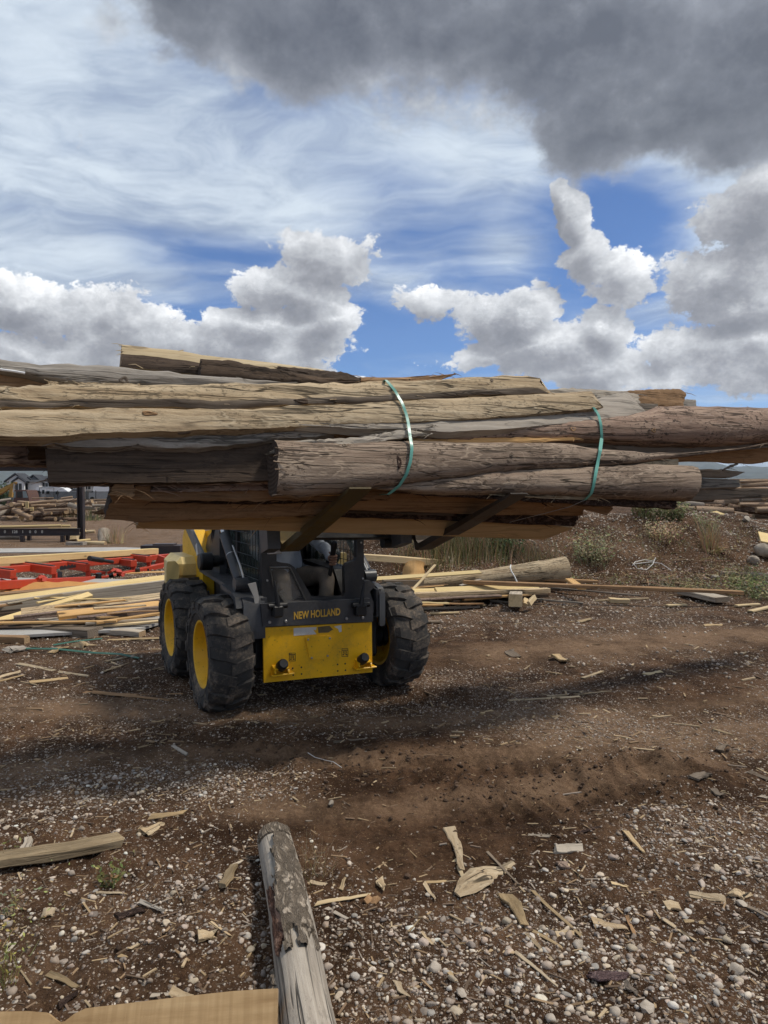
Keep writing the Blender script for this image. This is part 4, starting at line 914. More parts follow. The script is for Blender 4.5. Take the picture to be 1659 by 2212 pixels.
# cab front: posts, sill and the door panel with its dusty pane
CF = .03
def cab(pix, y=CF, d=.05): mb.prism(yp(pix, y), (0, d, 0))
def U6(zx, zy): return 540 + zx * .1627, 1123 + zy * .1627
mb = MB()
cab([(563, 1040), (596, 1040), (597.5, 1213), (581, 1222), (579, 1300), (566, 1306)])                                      # post at the picture's left
cab([U6(*q) for q in ((1420, -500), (1500, -500), (1522, 1150), (1240, 1150), (1235, 1015), (1262, 970), (1255, 620), (1290, 575), (1395, 540), (1418, 500))])   # broad right post
cab([(579, 1300), U6(440, 1100), U6(810, 1010), U6(830, 1022), U6(1235, 1015), U6(1240, 1150), (566, 1306)])                # sill
cab([U6(*q) for q in ((340, 545), (420, 570), (520, 580), (590, 625), (815, 1010), (755, 1090), (535, 620), (250, 622), (250, 600))], CF - .002)   # slanting door edge
cab([U6(*q) for q in ((235, 620), (262, 640), (300, 880), (450, 1090), (430, 1110), (230, 1090))], CF - .001)
front = part('cab_front', mb, BLACK, smooth=0)
mb = MB(); pix = [(262, 640), (527, 640), (742, 1075), (448, 1088), (302, 880)]
mb.prism(yp([U6(*q) for q in pix], CF + .012), (0, .005, 0)); part('door_pane', mb, PANE, front)
mb = MB(); pp = yp([U6(*q) for q in pix + pix[:1]], CF + .0); mb.tube(pp, .010, 6); part('pane_seal', mb, paint('cracked_seal', (.05, .048, .045), .8, (.2, .18, .16), .5, 0, 0, 25), front)
for q in ((213, 212), (217, 343), (228, 805), (785, 1085), (1310, 1068), (1497, 780), (1474, 305)): part('cab_bolt', disc(my(*U6(*q), CF), .008, CF - .008, CF, 8), BOLT, front)
# cab shell: roof, back wall, floor, rails
xl, xr = my(570, 1250, CF).x, my(782, 1250, CF).x
ZR, YB = 2.02, 1.18
mb = MB()
mb.box(((xl + xr) / 2, (CF + YB) / 2, ZR), (xr - xl + .02, YB - CF + .06, .07), bev=.015)
mb.box(((xl + xr) / 2, YB, 1.02), (xr - xl, .03, .6), bev=.005); mb.box(((xl + xr) / 2, .62, .60), (xr - xl - .02, 1.1, .03))
for x in (xl, xr):
    mb.box((x, YB, 1.35), (.06, .06, 1.32), bev=.01); mb.box((x, .60, .74), (.03, 1.12, .26), bev=.004); mb.box((x, .60, 1.93), (.05, 1.12, .08), bev=.01)
    mb.box((x, .68, 1.40), (.035, .05, 1.1), bev=.006)
mb.box(((xl + xr) / 2, CF + .02, 1.93), (xr - xl, .06, .12), bev=.01)
part('cab_shell', mb, BLACK)
for x, s in ((xl, -1), (xr, 1)):
    mb = MB(); zl, zh = .88, 1.88
    for k in range(17): mb.tube([(x + s * .022, .09 + k * .066, zl), (x + s * .022, .09 + k * .066, zh)], .0032, 5)
    for k in range(13): mb.tube([(x + s * .026, .07, zl + k * .083), (x + s * .026, YB - .03, zl + k * .083)], .0026, 5)
    g_ = part('side_screen', mb, PLASTIC)
    mb = MB(); mb.box((x - s * .006, .62, 1.38), (.005, 1.04, .98)); part('side_glass', mb, CLEAR, g_, 0)
# seat, joystick, console inside
mb = MB(); mb.box((-.05, .78, .77), (.50, .46, .13), bev=.04); mb.box((-.05, 1.04, 1.18), (.46, .13, .66), Matrix.Rotation(R(-8), 3, 'X'), .04)
part('seat', mb, PLASTIC)
mb = MB(); mb.prism([(-.40, .12, .62), (-.40, 1.0, .62), (-.40, 1.0, .96), (-.40, .40, .94)], (.12, 0, 0)); part('side_console', mb, PLASTIC)
mb = MB(); mb.prism([(.22, .12, .62), (.22, 1.0, .62), (.22, 1.0, 1.0), (.22, .30, .98), (.22, .16, .80)], (.18, 0, 0)); part('side_console', mb, PLASTIC)
JT, JB = my(722, 1176, .20), my(712, 1245, .26)
mb = MB(); mb.tube([(JB.x, JB.y, JB.z - .25), JB, JB.lerp(JT, .45)], [.016, .016, .015], 10); js = part('joystick', mb, PLASTIC)
mb = MB(); q0_, q1_ = JB.lerp(JT, .42), JT; ax = (q1_ - q0_).normalized()
mb.tube([q0_, q0_ + ax * .02, q0_ + ax * .10, q1_ - ax * .02, q1_ + ax * .012, q1_ + ax * .03], [.018, .024, .021, .026, .026, .012], 14); part('joystick_grip', mb, PLASTIC, js)
# fenders --------------------------------------------------------------
for s in (-1, 1):
    mb = MB(); xo = s * .735; xi = s * .47
    prof = [(-.02, .55), (-.015, .80), (.02, .85), (.10, .872), (.55, .90), (1.30, .93), (1.30, .905), (.56, .87), (.13, .845), (.05, .82), (.015, .78), (.012, .55)]
    wid = [(xi, xi + s * .09)] * 2
    a_ = [Vector((xi, y, z)) for y, z in prof]; mb.prism(a_, (s * (.16 if s < 0 else .05), 0, 0))
    mb.prism([Vector((xi - s * .02, y, z)) for y, z in ((.0, .62), (.0, .84), (.35, .88), (1.3, .92), (1.3, .60))], (s * .04, 0, 0))
    # outer flare over the wheel
    fl = [Vector((xi + s * .14, y, z)) for y, z in ((-.01, .78), (.03, .855), (.12, .882), (.40, .905), (.42, .875), (.15, .853), (.07, .83), (.03, .77))]
    if s < 0: mb.prism(fl, (s * .07, 0, -.0))
    part('fender', mb, CHAR)
# image-right fender cheek seen beside the panel
mb = MB(); mb.prism(yp([U6(*q) for q in ((1520, 805), (1600, 808), (1645, 850), (1659, 880), (1595, 950), (1600, 980), (1650, 1110), (1645, 1230), (1590, 1330), (1540, 1330), (1522, 1150))], .035), (0, .06, 0)); part('fender_cheek', mb, CHAR)
mb = MB(); mb.prism(yp([(536, 1262), (553, 1258), (560, 1292), (557, 1310), (551, 1310), (549, 1290)], -.01), (0, .012, 0)); part('mud_flap', mb, WALLB, label='worn pale mud flap')
# rear body --------------------------------------------------------------
def RV(zx, zy): return 334.8 + zx * .1627, 1134 + zy * .1627
for s in (-1, 1):
    mb = MB(); q = [(s * .50, 1.30, .55), (s * .50, 1.30, 1.0), (s * .50, 1.45, 1.12), (s * .50, 1.62, 1.25), (s * .50, 2.00, 1.25), (s * .50, 2.10, 1.15), (s * .50, 2.10, .55), (s * .50, 1.85, .45)]
    mb.prism(q, (s * .10, 0, 0)); part('rear_body_side', mb, RIMY)
    mb = MB(); q = xp([RV(*z) for z in ((690, 650), (700, 540), (760, 380), (800, 160), (880, 60), (965, 60), (965, 700))], -.47)
    if s > 0: q = [Vector((-p.x - .04, p.y, p.z)) for p in q]
    mb.prism(q, (s * .07, 0, 0)); part('arm_tower', mb, CHAR)
    mb = MB(); q = xp([RV(*z) for z in ((490, 420), (495, 250), (600, 110), (640, 110), (590, 450))], -.50)
    if s > 0: q = [Vector((-p.x - .06, p.y, p.z)) for p in q]
    if s < 0: mb.prism(q, (-s * .05, 0, 0)); part('rear_upright', mb, RIMY)
    # tail housing: rounded cap over the rear corner
    f_ = [RV(*z) for z in ((150, 790), (155, 520), (170, 485), (270, 480), (320, 540), (325, 640), (300, 785))]
    q = yp(f_, 1.46); 
    if s > 0: q = [Vector((-p.x, p.y, p.z)) for p in q]
    mb = MB(); mb.prism(q, (0, .09, 0)); xs = [p.x for p in q]; zs = [p.z for p in q]; xa, xb = min(xs), max(xs)
    x_o = (xa + .10) if s < 0 else (xb - .10); x_i = s * .44
    mb.box(((x_o + x_i) / 2, 1.84, max(zs) - .09), (abs(x_o - x_i), .60, .22), bev=.06); part('tail_housing', mb, CREAM)
mb = MB(); mb.box((0, 1.72, .78), (1.0, .72, .50), bev=.04); part('rear_body', mb, CHAR)

# lift arms, links and cylinders -----------------------------------------
for s in (-1, 1):
    x = s * (.60 if s < 0 else .50)
    mb = MB(); arm = [(x, 1.95, 1.62), (x, 1.20, 1.78), (x, .35, 1.82), (x, -.12, 1.72), (x, -.36, 1.45), (x, -.40, 1.22)]
    hh = [.20, .20, .19, .18, .17, .14]
    top = [Vector(p) + Vector((0, 0, h / 2)) if i < 4 else Vector(p) + Vector((0, -h / 2, .02)) for i, (p, h) in enumerate(zip(arm, hh))]
    bot = [Vector(p) - Vector((0, 0, h / 2)) if i < 4 else Vector(p) + Vector((0, h / 2, -.02)) for i, (p, h) in enumerate(zip(arm, hh))]
    for i in range(5): mb.prism([top[i], top[i + 1], bot[i + 1], bot[i]], (s * -.09, 0, 0))
    a_ = part('lift_arm', mb, CHAR)
    mb = MB(); lp = [mx(441, 1213, -.66), mx(409, 1142, -.66)]
    p0, p1 = lp; p2 = p1 + (p1 - p0) * 1.2
    if s > 0: p0, p1, p2 = (Vector((-p.x - .14, p.y, p.z)) for p in (p0, p1, p2))
    mb.bar(p0 + (p0 - p1) * .04, p2, .10, .03, (1, 0, 0), .006)
    lk = part('rear_link', mb, paint('grey_link_paint', (.145, .145, .145), .45, (.09, .08, .07), .4))
    mb = MB(); mb.lathe([(.0, -.045), (.062, -.045), (.075, -.03), (.075, .06), (.05, .07), (.05, .16), (0, .16)], p0, (-s, 0, 0), 22); part('pivot_hub', mb, PLASTIC, lk)
    mb = MB(); mb.box(p0.lerp(p1, .35) + Vector((s * .017, 0, 0)), (.004, .05, .10), Matrix.Rotation(R(-25), 3, 'X'), .001); part('warning_sticker', mb, STICKER, lk)
    mb = MB(); c0, c1 = mx(520, 1262, -.60), mx(487, 1160, -.60); c2 = c0 + (c1 - c0) * 1.0; c3 = c0 + (c1 - c0) * 2.6
    if s > 0: c0, c1, c2, c3 = (Vector((-p.x - .14, p.y, p.z)) for p in (c0, c1, c2, c3))
    d_ = (c1 - c0).normalized()
    mb.tube([c0 + d_ * .05, c0 + d_ * .09, c2, c2 + d_ * .02], [.035, .042, .042, .046], 16); mb.lathe([(0, -.05), (.05, -.05), (.05, .05), (0, .05)], c0, (1, 0, 0), 16)
    cy = part('lift_cylinder', mb, CHAR, smooth=45)
    mb = MB(); mb.tube([c2, c3], .024, 12); part('cylinder_rod', mb, CHROME, cy)
    mb = MB(); mb.lathe([(.0435, 0), (.0445, .004), (.0435, .008)], c0 + d_ * .30, d_, 16); part('hose_clamp', mb, BOLT, cy)
    mb = MB(); of = Vector((s * -.02, -.055, .0)); mb.tube([c0 + of + d_ * .06, c0 + of * 1.2 + d_ * .22, c0 + of + d_ * .42], .009, 8); part('hydraulic_line', mb, BOLT, cy)
    mb = MB(); mb.box((c0.x + s * -.03, c0.y + .06, c0.z - .02), (.10, .16, .10), bev=.02); part('cylinder_mount', mb, CHAR)
mb = MB(); mb.prism(xp([(428, 1150), (470, 1142), (474, 1160), (452, 1172), (432, 1170)], -.50), (.06, 0, 0)); part('upper_body_edge', mb, RIMY)
for k in range(2):
    hs = MB()
    hs.tube([(-.52, 1.25 + .05 * k, 1.08), (-.54, 1.10 + .05 * k, 1.32), (-.50, 1.02, 1.55 + .05 * k), (-.5, .9, 1.75)], .014, 8)
    part('hydraulic_hose', hs, PLASTIC)
# fork carriage ------------------------------------------------------------
def wl(p): return ml(p)
HEEL1 = P(627, 1176, 4.86); HEEL2 = P(917, 1174, 5.36)
FL_ = Vector(ml(MORG + FF)); FL_ = Vector((FF.dot(MX), FF.dot(MY), FF.z)); NL_ = Vector((NN.dot(MX), NN.dot(MY), NN.z)); EL_ = FL_.cross(NL_)
h1, h2 = ml(HEEL1), ml(HEEL2)
mb = MB(); a_, b_ = h1 - FL_ * .06 - EL_ * .0, h2 - FL_ * .06
ed = (b_ - a_).normalized()
car = MB()
car.bar(a_ - ed * .14 + NL_ * .09, b_ + ed * .20 + NL_ * .09, .05, .08, NL_, .008); car.bar(a_ - ed * .14 + NL_ * .52, b_ + ed * .16 + NL_ * .52, .04, .07, NL_, .008)
for f in (-.12, 1.12):
    p_ = a_.lerp(b_, f); car.bar(p_ + NL_ * .05, p_ + NL_ * .56, .05, .03, FL_, .005)
car.lathe([(0, 0), (.045, 0), (.045, .12), (.03, .15), (0, .15)], b_ - ed * .30 - FL_ * .05 + NL_ * .04, ed, 14)
CARR = part('fork_carriage', car, BLACK)
for h, m in ((h1, FORKW), (h2, STEEL)):
    mb = MB(); e = FL_.cross(NL_).normalized(); w = .065
    prof = [(-.045, .58), (-.045, -.028), (-.02, -.045), (.6, -.040), (1.18, -.022), (1.22, -.012), (1.22, -.004), (.02, .0), (-.005, .03), (-.005, .58)]
    pts = [h + FL_ * a + NL_ * b - e * w for a, b in prof]
    mb.prism(pts, e * 2 * w); part('fork', mb, m, CARR, 20)
mb = MB(); p_ = my(593, 1150, -.30); mb.box(p_, (.10, .02, .30), bev=.004); part('guard_plate', mb, BOLT, CARR, label='scratched bare metal plate')

# ------------------------------------------------------------------ operator
def person():
    hip = Vector((-.05, .80, .86)); ch = Vector((-.05, .86, 1.22)); nk = Vector((-.05, .86, 1.46)); hd = Vector((-.05, .80, 1.60))
    hand_t = JB.lerp(JT, .55)
    V = []; E = []; Rr = []; Z = []
    def av(p, r, par=None, z=0):
        V.append(Vector(p)); Rr.append(r if isinstance(r, tuple) else (r, r)); Z.append(z)
        if par is not None: E.append((par, len(V) - 1))
        return len(V) - 1
    h = av(hip, (.18, .14)); w = av(hip.lerp(ch, .45), (.185, .145), h); c = av(ch, (.195, .13), w); sh = av((-.05, .86, 1.38), (.13, .09), c); n = av(nk, .056, sh); hb = av(hd - Vector((0, 0, .03)), (.075, .085), n); ht = av(hd + Vector((0, -.01, .10)), (.07, .08), hb)
    # arm on the picture's right, reaching to the joystick
    s1 = av((.13, .84, 1.37), .072, sh); e1 = av((.235, .62, 1.14), .056, s1); f1 = av((.215, .44, 1.135), .050, e1)
    wr = hand_t + Vector((.022, .085, -.012)); w1 = av(wr, .032, f1)
    k1 = av(hand_t + Vector((.036, .028, 0)), (.026, .042), w1)
    # other arm, hand on the far lever
    s2 = av((-.23, .84, 1.37), .072, sh); e2 = av((-.34, .62, 1.14), .056, s2); w2 = av((-.34, .36, 1.06), .034, e2); k2 = av((-.34, .29, 1.05), (.024, .040), w2)
    # legs
    t1 = av((.05, .72, .87), .098, h); kn1 = av((.155, .30, .945), .074, t1); c1 = av((.135, .27, .78), .062, kn1); a1 = av((.11, .28, .66), .05, c1); t_1 = av((.11, .16, .635), .042, a1)
    t2 = av((-.14, .72, .87), .098, h); kn2 = av((-.22, .32, .94), .074, t2); c2 = av((-.21, .28, .78), .062, kn2); a2 = av((-.21, .28, .66), .05, c2); t_2 = av((-.21, .16, .635), .042, a2)
    me = bpy.data.meshes.new('person'); me.from_pydata(V, E, []); o = bpy.data.objects.new('person', me); COL.objects.link(o)
    md = o.modifiers.new('skin', 'SKIN'); md.use_smooth_shade = True
    for i, sv in enumerate(me.skin_vertices[0].data): sv.radius = Rr[i]; sv.use_root = i == 0
    o.modifiers.new('sub', 'SUBSURF').levels = 3
    bpy.context.view_layer.update(); ev = o.evaluated_get(bpy.context.evaluated_depsgraph_get()); m2 = bpy.data.meshes.new_from_object(ev)
    bpy.data.objects.remove(o)
    for m in (SHIRT, TROUSER, SKIN, PLASTIC): m2.materials.append(m)
    segs = []
    skin = {hb, ht, n, k1, k2}; tro = {t1, kn1, c1, a1, t2, kn2, c2, a2}; boot = {t_1, t_2}
    for a, b in E: segs.append((V[a], V[b], 2 if b in skin else 1 if b in tro else 3 if b in boot else 0))
    # fine cloth folds
    V_ = np.empty(len(m2.vertices) * 3); m2.vertices.foreach_get('co', V_); V_ = V_.reshape(-1, 3); N_ = np.empty(len(V_) * 3); m2.vertices.foreach_get('normal', N_); N_ = N_.reshape(-1, 3)
    V_ = V_ + N_ * (fbm(V_[:, 0] * 22 + V_[:, 2] * 9, V_[:, 1] * 14 + V_[:, 2] * 16, 2) * .010)[:, None]; m2.vertices.foreach_set('co', V_.ravel())
    C_ = np.empty(len(m2.polygons) * 3); m2.polygons.foreach_get('center', C_); C_ = C_.reshape(-1, 3)
    best = np.full(len(C_), 1e9); mi = np.zeros(len(C_), int)
    for a, b, k in segs:
        a_n, d_n = np.array(a), np.array(b - a); tt = np.clip(((C_ - a_n) @ d_n) / d_n.dot(d_n), 0, 1); dist = np.linalg.norm(C_ - a_n - tt[:, None] * d_n, axis=1)
        mi = np.where(dist < best, k, mi); best = np.minimum(best, dist)
    core = (mi < 2) & (C_[:, 1] > .60) & (np.abs(C_[:, 0] + .05) < .24)
    mi = np.where(core, np.where(C_[:, 2] < .945 + .01 * np.sin(C_[:, 0] * 30), 1, 0), mi)
    m2.polygons.foreach_set('material_index', mi.astype(np.int32)); m2.polygons.foreach_set('use_smooth', np.ones(len(mi), bool))
    body = bpy.data.objects.new('person', m2); COL.objects.link(body); body.matrix_world = LOADER.matrix_basis.copy()
    tag(body, 'person in blue grey shirt and brown trousers seated in the cab gripping a joystick', 'person')
    # fingers of the gripping hand wrap round the stick, thumb on the other side
    ax = (JT - JB).normalized(); fm = MB()
    side = Vector((1, 0, 0)) - ax * ax.x; side.normalize(); fwd = ax.cross(side)
    for k in range(4):
        o_ = hand_t + ax * (.030 - .021 * k); pts = []; r0 = .031
        for a in (-40, 10, 60, 110, 150): pts.append(o_ + (side * math.cos(R(a)) - fwd * math.sin(R(a))) * (r0 + (.008 if a < 0 else 0)) - ax * .004)
        fm.tube(pts, [.011, .0105, .010, .0095, .007], 8)
    pts = [hand_t + side * .035 + fwd * .03 + ax * .0, hand_t + side * .012 + fwd * .035 + ax * .025, hand_t - side * .02 + fwd * .026 + ax * .045]
    fm.tube(pts, [.013, .012, .008], 8)
    f_ = fm.build('fingers', SKIN, body); f_.matrix_parent_inverse = Matrix.Identity(4)
    # face and hair (behind the load from here)
    hm = MB(); hc = hd + Vector((0, 0, .045))
    hm.lathe([(.0, .115), (.05, .105), (.085, .06), (.094, .0), (.09, -.05)], hc + Vector((0, .012, .01)), (0, 0, 1), 18); q = hm.build('hair', HAIR, body); q.matrix_parent_inverse = Matrix.Identity(4)
    fc = MB(); fc.tube([hd + Vector((0, -.088, .045)), hd + Vector((0, -.108, .012)), hd + Vector((0, -.09, .004))], [.008, .014, .008], 8)
    for s in (-1, 1): fc.tube([hd + Vector((s * .085, .01, .05)), hd + Vector((s * .095, .02, .03)), hd + Vector((s * .085, .012, .0))], [.008, .012, .006], 6)
    q = fc.build('nose_and_ears', SKIN, body); q.matrix_parent_inverse = Matrix.Identity(4)
    em = MB()
    for s in (-1, 1): em.lathe([(.0, -.004), (.008, -.002), (.010, .003)], hd + Vector((s * .032, -.083, .045)), (0, 1, 0), 10)
    em.box(hd + Vector((0, -.084, -.03)), (.045, .006, .006), None, .002); q = em.build('eyes_and_mouth', HAIR, body); q.matrix_parent_inverse = Matrix.Identity(4)
person()

# ------------------------------------------------------------------ lumber and logs of the yard
def board(label, p, q, w, h, m, up=(0, 0, 1), name='board', cat='board', group=None, me=None, warp=.006, taper=1.0, n=7, skew=0., kind='thing', jag=0.):
    p, q = Vector(p), Vector(q); L = (q - p).length; Rm = rotm(q - p, up); mb = MB(); sd = random.random() * 99; b = min(.006, w * .2, h * .2)
    rings = []
    for i in range(n):
        f = i / (n - 1); x = (f - .5) * L; k = 1 + (taper - 1) * f
        ww, hh = w / 2 * k, h / 2 * (k if taper < .6 else 1)
        oy = warp * 2 * float(vn(f * 2.3 + sd, 1.)); oz = warp * 2 * float(vn(f * 2.1 + sd, 7.))
        e = warp * .6
        ring = []
        for sy, sz in ((-1, -1), (1, -1), (1, 1), (-1, 1)):
            jy, jz = e * float(vn(f * 9 + sd, sy * 3 + 5)), e * float(vn(f * 9 + sd, sz * 3 + sy + 15))
            sx = skew * w * sy * (1 if i in (0, n - 1) else 0) + (jag * (random.random() - .5) if i in (0, n - 1) else 0)
            y, z = sy * ww + oy + jy, sz * hh + oz + jz
            a = (x + sx, y - sy * b, z); c = (x + sx, y, z - sz * b)
            ring += [a, c] if sy * sz < 0 else [c, a]
        rings.append(ring)
    mb.v = [v for r_ in rings for v in r_]
    mb.f = [(i * 8 + k, i * 8 + (k + 1) % 8, i * 8 + 8 + (k + 1) % 8, i * 8 + 8 + k) for i in range(n - 1) for k in range(8)]; mb.m = [0] * len(mb.f)
    mb.f += [tuple(range(7, -1, -1)), tuple(range((n - 1) * 8, n * 8))]; mb.m += [1, 1]
    o = mb.build(name, [m, me or m], None, M4((p + q) / 2, Rm), 30)
    return tag(o, label, cat, group, kind)
def log(label, p, q, r0, r1, m, me, name='log', cat='log', group=None, n=9, k=14, rough=.06, butt=False):
    p, q = Vector(p), Vector(q); L = (q - p).length; Rm = rotm(q - p, (0, 0, 1)); mb = MB(); sd = random.random() * 99
    for i in range(n):
        f = i / (n - 1); x = (f - .5) * L; r = r0 + (r1 - r0) * f
        if butt: r *= 1 + .12 * max(0, f - .6) / .4
        by = r * .35 * float(vn(f * 2 + sd, 3)); bz = r * .3 * float(vn(f * 2 + sd, 9))
        for j in range(k):
            a = 2 * math.pi * j / k; rr_ = r * (1 + rough * 2 * float(vn(f * 6 + sd, 3 + 2 * math.cos(a) + sd)) + rough * 1.4 * float(vn(2.2 * math.sin(a) + sd, f * 9)))
            mb.v.append((x, by + rr_ * math.cos(a), bz + rr_ * math.sin(a)))
    mb.f = [(i * k + j, i * k + (j + 1) % k, i * k + k + (j + 1) % k, i * k + k + j) for i in range(n - 1) for j in range(k)]; mb.m = [0] * len(mb.f)
    mb.f += [tuple(range(k - 1, -1, -1)), tuple(range((n - 1) * k, n * k))]; mb.m += [1, 1]
    o = mb.build(name, [m, me], None, M4((p + q) / 2, Rm), 45); return tag(o, label, cat, group)
def B(label, u1, v1, d1, u2, v2, d2, w, h, m, **kw): return board(label, P(u1, v1, d1), P(u2, v2, d2), w, h, m, **kw)
def GB(label, u1, v1, u2, v2, w, h, m, lift=0., **kw):          # lying on the ground
    a, b = GP(u1, v1), GP(u2, v2); a.z += h / 2 + lift; b.z += h / 2 + lift; return board(label, a, b, w, h, m, **kw)

# ---- concrete pad and lumber heap at the left
mb = MB(); mb.prism([Vector((x, y, .018)) for x, y in ((-6.5, 7.35), (-4.05, 7.55), (-2.75, 7.95), (-2.35, 9.3), (-2.6, 12.0), (-7.5, 12.5), (-9, 8.0))], (0, 0, .03)); tag(mb.build('concrete_pad', CONC, None, None, 0), kind='structure')
mb = MB(); mb.prism([Vector((x, y, .0)) for x, y in ((-14, 17.2), (-8.5, 17.5), (-6.2, 17.9), (-5.6, 18.5), (-7.0, 18.9), (-10, 18.6), (-16, 18.9))], (0, 0, .02)); tag(mb.build('far_concrete_pad', CONC, None, None, 0), kind='structure')
gL = 'boards of the lumber heap at left'
B('thick grey squared timber lying in front of the lumber heap', 83, 1362, 8.05, 206, 1369, 7.78, .24, .125, W_OLD_SHADE, me=E_GREY, name='timber', cat='timber')
B('stubby brown block left of the thick grey timber', 22, 1363, 8.0, 80, 1362, 8.2, .2, .105, W_BROWN, me=E_TAN, name='wood_block', cat='block')
B('short brown offcut at the very left below the lumber heap', -40, 1379, 7.5, 59, 1382, 7.45, .10, .075, W_BROWN, me=E_TAN, name='wood_block', cat='block')
B('tan board lying flat right of the thick grey timber', 226, 1364, 7.95, 308, 1369, 7.80, .12, .06, W_DRY, me=E_TAN, group=gL)
B('long fresh yellow board across the top of the lumber heap', -60, 1305, 8.55, 372, 1249, 9.7, .17, .045, W_YELLOW, group=gL, up=(0, -.5, 1))
B('broad grey board under the long yellow one in the heap', -60, 1322, 8.4, 372, 1264, 9.6, .06, .17, W_DRY, group=gL)
B('fresh yellow board slanting up from the left frame edge', -40, 1353, 7.9, 195, 1284, 9.0, .11, .04, W_YELLOW, group=gL, up=(0, -.6, 1))
B('tan plank with squarely cut left end in the lumber heap', 46, 1325, 8.15, 350, 1290, 8.9, .16, .055, W_TAN, group=gL, me=E_TAN, up=(0, -.45, 1))
B('bark edged slab in the middle of the lumber heap', 30, 1339, 8.0, 350, 1298, 8.8, .10, .09, W_RED, group=gL, warp=.02)
B('brown sawn board low in the lumber heap', 125, 1331, 8.05, 345, 1306, 8.7, .14, .05, W_ORANGE, group=gL, up=(0, -.4, 1))
B('rough bark board low at right of the lumber heap', 168, 1337, 8.0, 342, 1319, 8.5, .10, .08, W_RED, group=gL, warp=.02)
B('thin orange lath along the bottom of the lumber heap', -40, 1348, 7.85, 252, 1341, 7.95, .05, .025, W_ORANGE, group=gL)
B('thin orange lath beside the loader wheel', 208, 1346, 7.9, 345, 1325, 8.3, .06, .03, W_ORANGE, group=gL)
B('pale lath on the concrete beside the loader wheel', 202, 1353, 7.95, 345, 1342, 8.1, .06, .025, W_PALE, group=gL)
B('long pale splinter on the upper boards of the heap', 80, 1303, 8.35, 175, 1283, 8.8, .05, .02, W_YELLOW, group=gL, taper=.3)
B('dark plank under the lumber heap at left', -60, 1358, 7.95, 215, 1350, 8.15, .25, .05, W_DARK, group=gL)
B('hidden brown plank at the back of the lumber heap', -60, 1300, 9.0, 380, 1262, 9.9, .2, .16, W_BROWN, group=gL)
B('old dark plank inside the lumber heap', -60, 1335, 8.45, 360, 1300, 9.2, .45, .12, W_DARK, group=gL)
B('pale board standing behind the loader tail on the heap', 330, 1262, 9.9, 420, 1252, 10.2, .12, .05, W_PALE, group=gL)
rl = random.Random(77); CL = (('pale yellow', W_YELLOW), ('weathered tan', W_TAN), ('orange', W_ORANGE), ('dry grey', W_DRY), ('brown', W_BROWN))
combos = [(c, r) for c in range(5) for r in range(4)]; rl.shuffle(combos)
for i, (c, r) in enumerate(combos[:15]):
    u0, v0 = rl.uniform(-40, 95) + 140 * (r % 2), rl.uniform(1290, 1316) + 32 * (r // 2); d_ = 8.6 - (v0 - 1290) / 60. * .75
    B(CL[c][0] + ' thin lath strewn over the lumber heap, ' + ('upper left', 'upper middle', 'lower left', 'lower middle')[r], u0, v0, d_, u0 + rl.uniform(60, 160), v0 - rl.uniform(2, 22), d_ + rl.uniform(.1, .5), rl.uniform(.03, .08), rl.uniform(.012, .03), CL[c][1], group='loose laths on the left lumber heap', taper=rl.choice((.5, .8, 1)), jag=.03)
rl.shuffle(combos)
for i, (c, r) in enumerate(combos[:13]):
    u0, v0 = rl.uniform(800, 900) + 105 * (r % 2), rl.uniform(1262, 1284) + 27 * (r // 2); d_ = 10.2 - (v0 - 1262) / 50. * 1.2
    B(CL[c][0] + ' thin lath strewn over the heap below the bank, ' + ('upper left', 'upper right', 'lower left', 'lower right')[r], u0, v0, d_, u0 + rl.uniform(40, 150), v0 - rl.uniform(-4, 12), d_ + rl.uniform(.05, .4), rl.uniform(.03, .08), rl.uniform(.012, .03), CL[c][1], group='loose laths on the right board heap', taper=rl.choice((.5, .8, 1)), jag=.03)
# sawdust under the mill
def mound(name, label, c, rx, ry, h, m, cat, seed=1.):
    mb = MB(); n = 28; kk = 10
    for i in range(kk + 1):
        f = i / kk
        for j in range(n):
            a = 2 * math.pi * j / n; r = f * (1 + .25 * float(vn(math.cos(a) * 2 + seed, math.sin(a) * 2 + seed)))
            x, y = c.x + rx * r * math.cos(a), c.y + ry * r * math.sin(a)
            z = gzs(x, y) - .02 + h * (1 - f * f) * (1 + .5 * float(fbm(x * 4, y * 4, 3))) * (0 if i == kk else 1)
            mb.v.append((x - c.x, y - c.y, z - c.z))
    mb.f = [(i * n + j, i * n + (j + 1) % n, i * n + n + (j + 1) % n, i * n + n + j) for i in range(kk) for j in range(n)][::1]; mb.m = [0] * len(mb.f)
    mb.f = [f[::-1] for f in mb.f]
    return tag(mb.build(name, m, None, Matrix.Translation(c), 80), label, cat)
mound('sawdust_heap', 'orange sawdust heap under the red sawmill bed', GP(110, 1295), 2.3, 1.3, .22, SAWDUST, 'sawdust heap')

